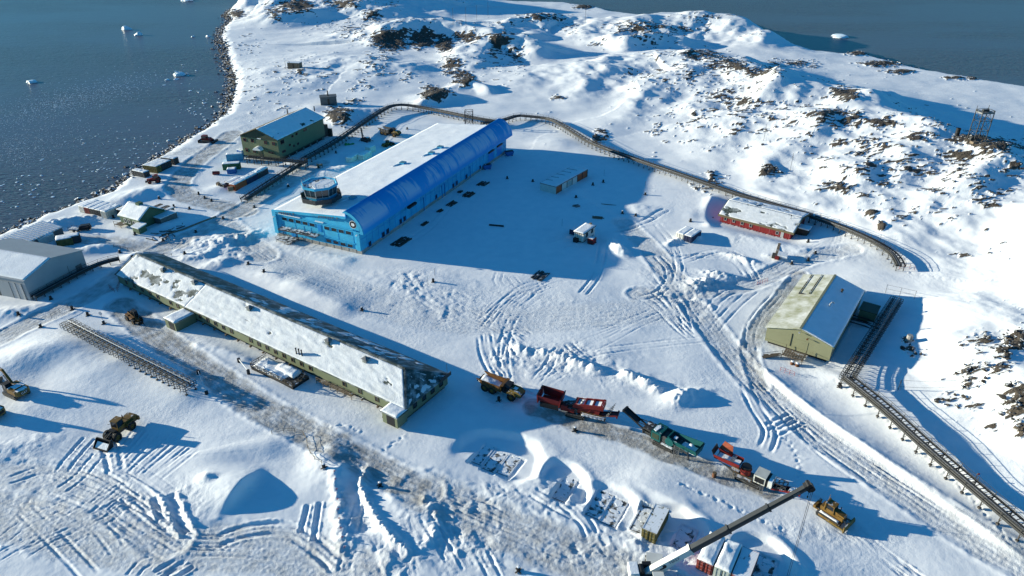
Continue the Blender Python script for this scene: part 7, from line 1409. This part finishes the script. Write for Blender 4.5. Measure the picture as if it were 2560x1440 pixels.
# --- excavators
def excavator(px, py, yaw, label, txt=True):
    x, y, z = T(px, py); R = thing('excavator', label, 'excavator', (x, y, z - .05), math.radians(yaw))
    for yy in (-1.25, 1.25): track(R, -2.2, 2.2, yy, .95, .6)
    part(R, 'undercarriage', 'steel_dark', lambda s: (s.box(-1.5, 1.5, -1.0, 1.0, .45, .95), s.cyl(0, 0, .9, 1.25, .9, 18))); part(R, 'house', 'yellow', lambda s: (s.box(-2.6, 1.4, -1.4, .0, 1.25, 2.2), s.box(-2.6, .2, .0, 1.4, 1.25, 2.2), s.box(-1.9, -.4, -.7, .9, 2.2, 2.45)))
    part(R, 'counterweight', 'yellow_dull', lambda s: s.prism([(-2.6,-1.45),(-3.1,-1.1),(-3.35,-.4),(-3.35,.4),(-3.1,1.1),(-2.6,1.45)], 'z', 1.15, 2.15)); part(R, 'badge_panel', 'black', lambda s: s.box(-3.40, -3.35, -.75, .75, 1.45, 2.0)); part(R, 'house_snow', 'snow', lambda s: (s.box(-2.9, -2.0, -1.0, 1.0, 2.15, 2.25), s.box(-1.8, -.5, -.6, .8, 2.45, 2.53), s.box(-.3, .1, .3, 1.3, 2.2, 2.28), s.box(-1.6, -.2, -1.35, -.8, 2.2, 2.27)))
    if txt: text(R, 'CAT', .62, (-3.41, 0, 1.72), (math.pi/2, 0, -math.pi/2), 'white', 'badge_letters')
    cab(R, .25, 1.55, .15, 1.35, 1.3, 2.95, 'black'); part(R, 'boom', 'yellow', lambda s: (s.prism([(.9,1.5),(1.4,1.4),(3.6,4.2),(6.0,4.3),(6.0,4.65),(3.4,4.75)], 'y', -.75, -.35),)); part(R, 'stick', 'yellow', lambda s: s.prism([(5.8,4.9),(6.3,4.7),(6.6,1.6),(6.3,1.6)], 'y', -.7, -.4)); part(R, 'boom_ram', 'steel', lambda s: (s.bar((1.2,-.2,1.5), (3.2,-.2,3.6), .14), s.bar((3.6,-.55,5.0), (5.9,-.55,5.0), .14))); part(R, 'bucket', 'timber', lambda s: s.prism([(6.2,1.7),(6.8,1.5),(7.0,.7),(6.4,.2),(5.7,.3),(5.6,.6),(6.2,.9)], 'y', -1.1, 0)); part(R, 'grab_rail', 'black', lambda s: (s.bar((-.2,-1.3,2.2), (-.2,-1.3,2.9), .05), s.bar((-.2,-1.3,2.9), (-1.4,-1.3,2.9), .05))); return R
excavator(43, 985, 152, 'yellow excavator with snow on its deck and black counterweight badge')
excavator(-22, 1040, 160, 'second yellow excavator parked beside the badged one', False)
# --- telehandler
R, L = vplace('telehandler', 'orange yellow telehandler on the gritty road before the long building', 'telehandler', (316,799), (338,812), .95)
for x in (-1.4, 1.4):
    for y in (-.95, .95): wheel(R, x, y, .62, .45, 'amber')
part(R, 'body', 'amber', lambda s: (s.box(-2.2, 1.9, -.55, .55, .6, 1.15), s.box(-2.3, -1.0, -.85, .9, .9, 1.6), s.box(-.6, 1.0, -.9, -.3, .8, 1.5))); cab(R, -.9, .6, .1, .95, 1.0, 2.5, 'black'); part(R, 'telescopic_boom', 'amber', lambda s: (s.bar((-2.0,-.1,1.9), (2.6,-.1,1.0), .34, .4), s.bar((2.4,-.1,1.05), (3.0,-.1,.5), .25))); part(R, 'fork_carriage', 'black', lambda s: (s.box(3.0, 3.1, -.7, .6, .15, .8), [s.box(3.1, 4.3, y, y+.12, .12, .18) for y in (-.55, .35)])); part(R, 'mudguard', 'black', lambda s: [s.box(x-.7, x+.7, y, y+.4, 1.2, 1.3) for x in (-1.4, 1.4) for y in (-1.15, .75)])
# --- tractor, groomer, drill rig, car and trailer
R, L = vplace('tractor', 'dark red farm tractor parked by the shore containers', 'tractor', (398,457), (375,460), 1.0)
for y in (-.95, .95): wheel(R, -1.2, y, .92, .55, 'red'); wheel(R, 1.5, y, .62, .42, 'red')
part(R, 'bonnet', 'red', lambda s: s.prism([(.3,1.0),(2.3,.95),(2.3,1.6),(.3,1.9)], 'y', -.42, .42)); part(R, 'chassis', 'black', lambda s: s.box(-1.6, 2.2, -.35, .35, .6, 1.05)); cab(R, -1.5, .3, -.75, .75, 1.2, 2.8, 'red'); part(R, 'front_weight', 'black', lambda s: s.box(2.3, 2.9, -.5, .5, .5, 1.0)); part(R, 'mudguard', 'red_dark', lambda s: [s.prism([(-2.0,1.2),(-1.7,1.85),(-.7,1.85),(-.4,1.3),(-.8,1.75),(-1.6,1.75)], 'y', y, y+.5) for y in (-1.2, .7)])
R, L = vplace('snow_groomer', 'dark red tracked snow groomer parked at the shore edge', 'snow groomer', (528,357), (498,357), 1.6)
for y in (-1.4, 1.4): track(R, -2.3, 2.3, y, .95, .9)
part(R, 'body', 'red', lambda s: (s.box(-2.2, 1.6, -1.0, 1.0, .7, 1.5), s.box(-1.8, -.4, -.9, .9, 1.5, 1.9))); cab(R, -.3, 1.7, -1.0, 1.0, 1.3, 2.7, 'red_dark'); part(R, 'blade', 'black', lambda s: s.box(2.6, 2.85, -2.1, 2.1, .1, 1.2)); part(R, 'blade_arm', 'steel_dark', lambda s: [s.bar((1.6,y,.7), (2.7,y,.6), .16) for y in (-.7, .7)]); part(R, 'rear_tiller', 'black', lambda s: (s.box(-3.8, -2.9, -2.1, 2.1, .1, .8), s.bar((-2.2,0,1.2), (-3.2,0,.8), .2)))
R, L = vplace('drill_rig', 'dark tracked drill rig with folded mast between green block and blue hall', 'drill rig', (895,350), (925,358), 1.0)
for y in (-.9, .9): track(R, -1.9, 1.9, y, .7, .4)
part(R, 'deck', 'c_dark', lambda s: (s.box(-2.2, 2.4, -.8, .8, .7, 1.1), s.box(.6, 2.0, -.7, .7, 1.1, 1.9))); part(R, 'engine_cover', 'red_dark', lambda s: s.box(-.4, .6, -.7, .7, 1.1, 1.7)); part(R, 'mast', 'black', lambda s: (s.bar((-1.8,0,1.0), (-2.2,0,5.2), .35), [s.bar((-1.6,y,1.0), (-2.0,y,5.0), .1) for y in (-.3,.3)])); part(R, 'mast_brace', 'steel_dark', lambda s: s.bar((-.4,0,1.3), (-2.0,0,3.4), .14)); part(R, 'deck_snow', 'snow', lambda s: s.box(.7, 1.9, -.6, .6, 1.9, 2.0)); part(R, 'outrigger', 'red_dark', lambda s: [s.bar((x,y,.8), (x*1.2,y*2.0,.1), .14) for x in (-1.8, 2.2) for y in (-.9, .9)])
R, L = vplace('parked_car', 'black off road car beside a grey trailer near the hangar store', 'car', (217,577), (199,579), .9)
part(R, 'body', 'black', lambda s: (s.prism([(-2.2,.45),(2.2,.45),(2.2,.95),(1.2,1.1),(-2.2,1.1)], 'y', -.9, .9), s.prism([(-2.1,1.1),(1.1,1.1),(.5,1.75),(-2.0,1.8)], 'y', -.8, .8))); part(R, 'windscreen', 'glass', lambda s: s.prism([(1.1,1.12),(1.16,1.12),(.58,1.72),(.5,1.72)], 'y', -.74, .74)); part(R, 'side_window', 'glass', lambda s: [s.prism([(-1.8,1.15),(.9,1.15),(.45,1.65),(-1.7,1.68)], 'y', y, y+.03) for y in (-.83, .80)])
for x in (-1.35, 1.35):
    for y in (-.85, .85): wheel(R, x, y, .4, .25, 'steel')
R, L = vplace('flat_trailer', 'grey caged trailer standing beside the black car', 'trailer', (194,581), (174,580), .9)
part(R, 'bed', 'steel_dark', lambda s: s.box(-1.6, 1.6, -.9, .9, .6, .75)); part(R, 'cage', 'steel', lambda s: ([s.bar((-1.6,y,1.5), (1.6,y,1.5), .06) for y in (-.9,.9)], [s.bar((x,y,.7), (x,y,1.5), .06) for x in (-1.6,0,1.6) for y in (-.9,.9)], s.bar((-1.6,-.9,1.5), (-1.6,.9,1.5), .06), s.bar((1.6,-.9,1.5), (1.6,.9,1.5), .06))); part(R, 'load', 'snow_old', lambda s: s.box(-1.4, 1.4, -.8, .8, .75, 1.1))
for y in (-.95, .95): wheel(R, -.2, y, .38, .22, 'steel')
# --- mobile crane
base = G(1640, 1420, 3.0); tip = G(2018, 1217, 19.0); dv = tip - base; yaw = math.atan2(dv[1], dv[0]); pitch = math.atan2(dv[2], math.hypot(dv[0], dv[1])); Lb = float(np.linalg.norm(dv))
gx, gy = base[0], base[1]; R = thing('mobile_crane', 'white mobile crane with a long dark telescopic boom raised over the containers', 'crane', (gx, gy, hgt(gx, gy)), yaw); gz = hgt(gx, gy)
BM = Matrix.Translation((0, 0, 3.0 - gz)) @ Matrix.Rotation(-pitch, 4, 'Y')
def bsec(x0, x1, w, h, m, name):
    s = MB(); s.M = BM; s.prism([(-w/2,-h/2),(w/2,-h/2),(w/2+.04,0),(w/2,h/2),(-w/2,h/2),(-w/2-.04,0)], 'x', x0, x1); return s.build(name, M[m], R)
L1 = Lb*.245; bsec(-1.8, L1, .95, 1.10, 'crane_white', 'boom_base'); bsec(L1-.4, Lb*.50, .82, .95, 'boom_dark', 'boom_section'); bsec(Lb*.49, Lb*.76, .70, .82, 'boom_dark', 'boom_section'); bsec(Lb*.75, Lb, .60, .70, 'boom_dark', 'boom_section')
for t, w in ((L1, 1.12), (Lb*.50, .98), (Lb*.76, .86)): s = MB(); s.M = BM; s.box(t-.18, t+.06, -w/2, w/2, -w/2-.08, w/2+.08); s.box(t-.1, t+.02, -w/2-.15, -w/2, w/2, w/2+.35); s.build('boom_collar', M['boom_dark'] if t > L1 else M['crane_white'], R)
s = MB(); s.M = BM; s.box(Lb-.3, Lb+.7, -.42, .42, -.75, .55); s.tube([(Lb+.35,-.5,-.45),(Lb+.35,.5,-.45)], .42, 14); s.tube([(Lb+.35,-.5,.35),(Lb+.35,.5,.35)], .3, 14); s.build('boom_head', M['black'], R)
s = MB(); s.M = BM; s.box(Lb-2.2, Lb-1.2, -.33, -.305, -.14, .14); s.build('boom_plate', M['steel_pale'], R)
hp_ = BM @ Vector((Lb+.75, 0, -.45))
for yy in (-.18, .18): s = MB(); s.tube([(hp_.x, yy, hp_.z), (hp_.x, yy*1.2, .5)], .03, 5); s.build('hoist_rope', M['black'], R)
s = MB(); s.tube([(hp_.x-.6,-.3,hp_.z+.2), (hp_.x-.6,-.3,hp_.z-1.6)], .025, 5); s.cyl(hp_.x-.6, -.3, hp_.z-1.9, hp_.z-1.6, .09, 8); s.build('limit_weight', M['black'], R)
tx = text(R, 'TEREX', .62, (0,0,0), (0,0,0), 'black', 'boom_lettering', .01)
for v in tx.data.vertices: v.co = (BM @ Vector((L1*.52 + v.co.x, -.515 + v.co.z*.5, .05 + v.co.y)))
s = MB(); s.M = BM; s.tube([(L1*.52-1.75,-.50,.05),(L1*.52-1.75,-.53,.05)], .30, 16); s.build('boom_emblem', M['black'], R)
s = MB(); s.M = BM; s.prism([(.4,-.18),(.9,-.34),(1.5,-.34),(1.6,-.18),(1.2,-.02),(.6,-.02)], 'y', -.53, -.50); s.build('boom_badge', M['black'], R)
part(R, 'luffing_ram', 'crane_white', lambda s: s.bar((.6,0,1.6), tuple(BM @ Vector((4.4,0,-.4))), .34)); part(R, 'turntable', 'c_dark', lambda s: (s.cyl(-.6, 0, 1.2, 1.7, 1.1, 20), s.box(-3.2, .9, -1.1, 1.1, 1.7, 2.3))); part(R, 'counterweight', 'crane_white', lambda s: s.box(-4.0, -2.6, -1.25, 1.25, 1.7, 3.0)); part(R, 'counterweight_snow', 'snow', lambda s: s.box(-3.9, -2.7, -1.1, 1.1, 3.0, 3.12)); part(R, 'winch', 'black', lambda s: (s.tube([(-2.2,-.7,2.7),(-2.2,.7,2.7)], .45, 14), s.box(-1.9, -.6, .55, 1.15, 2.3, 3.1))); cab(R, -.7, .9, -1.7, -.75, 1.5, 3.0, 'crane_white')
ca = bpy.data.objects.new('carrier', None); COL.objects.link(ca); ca.parent = R; ca.rotation_euler = (0, 0, math.radians(-100) - 0)
part(ca, 'carrier_deck', 'crane_white', lambda s: s.box(-4.2, 5.4, -1.25, 1.25, .9, 1.25))
for x in (-3.4, -1.9, 2.0, 3.5):
    for y in (-1.1, 1.1): o = wheel(ca, x, y, .62, .5, 'steel')
build_terrain(); build_sea()
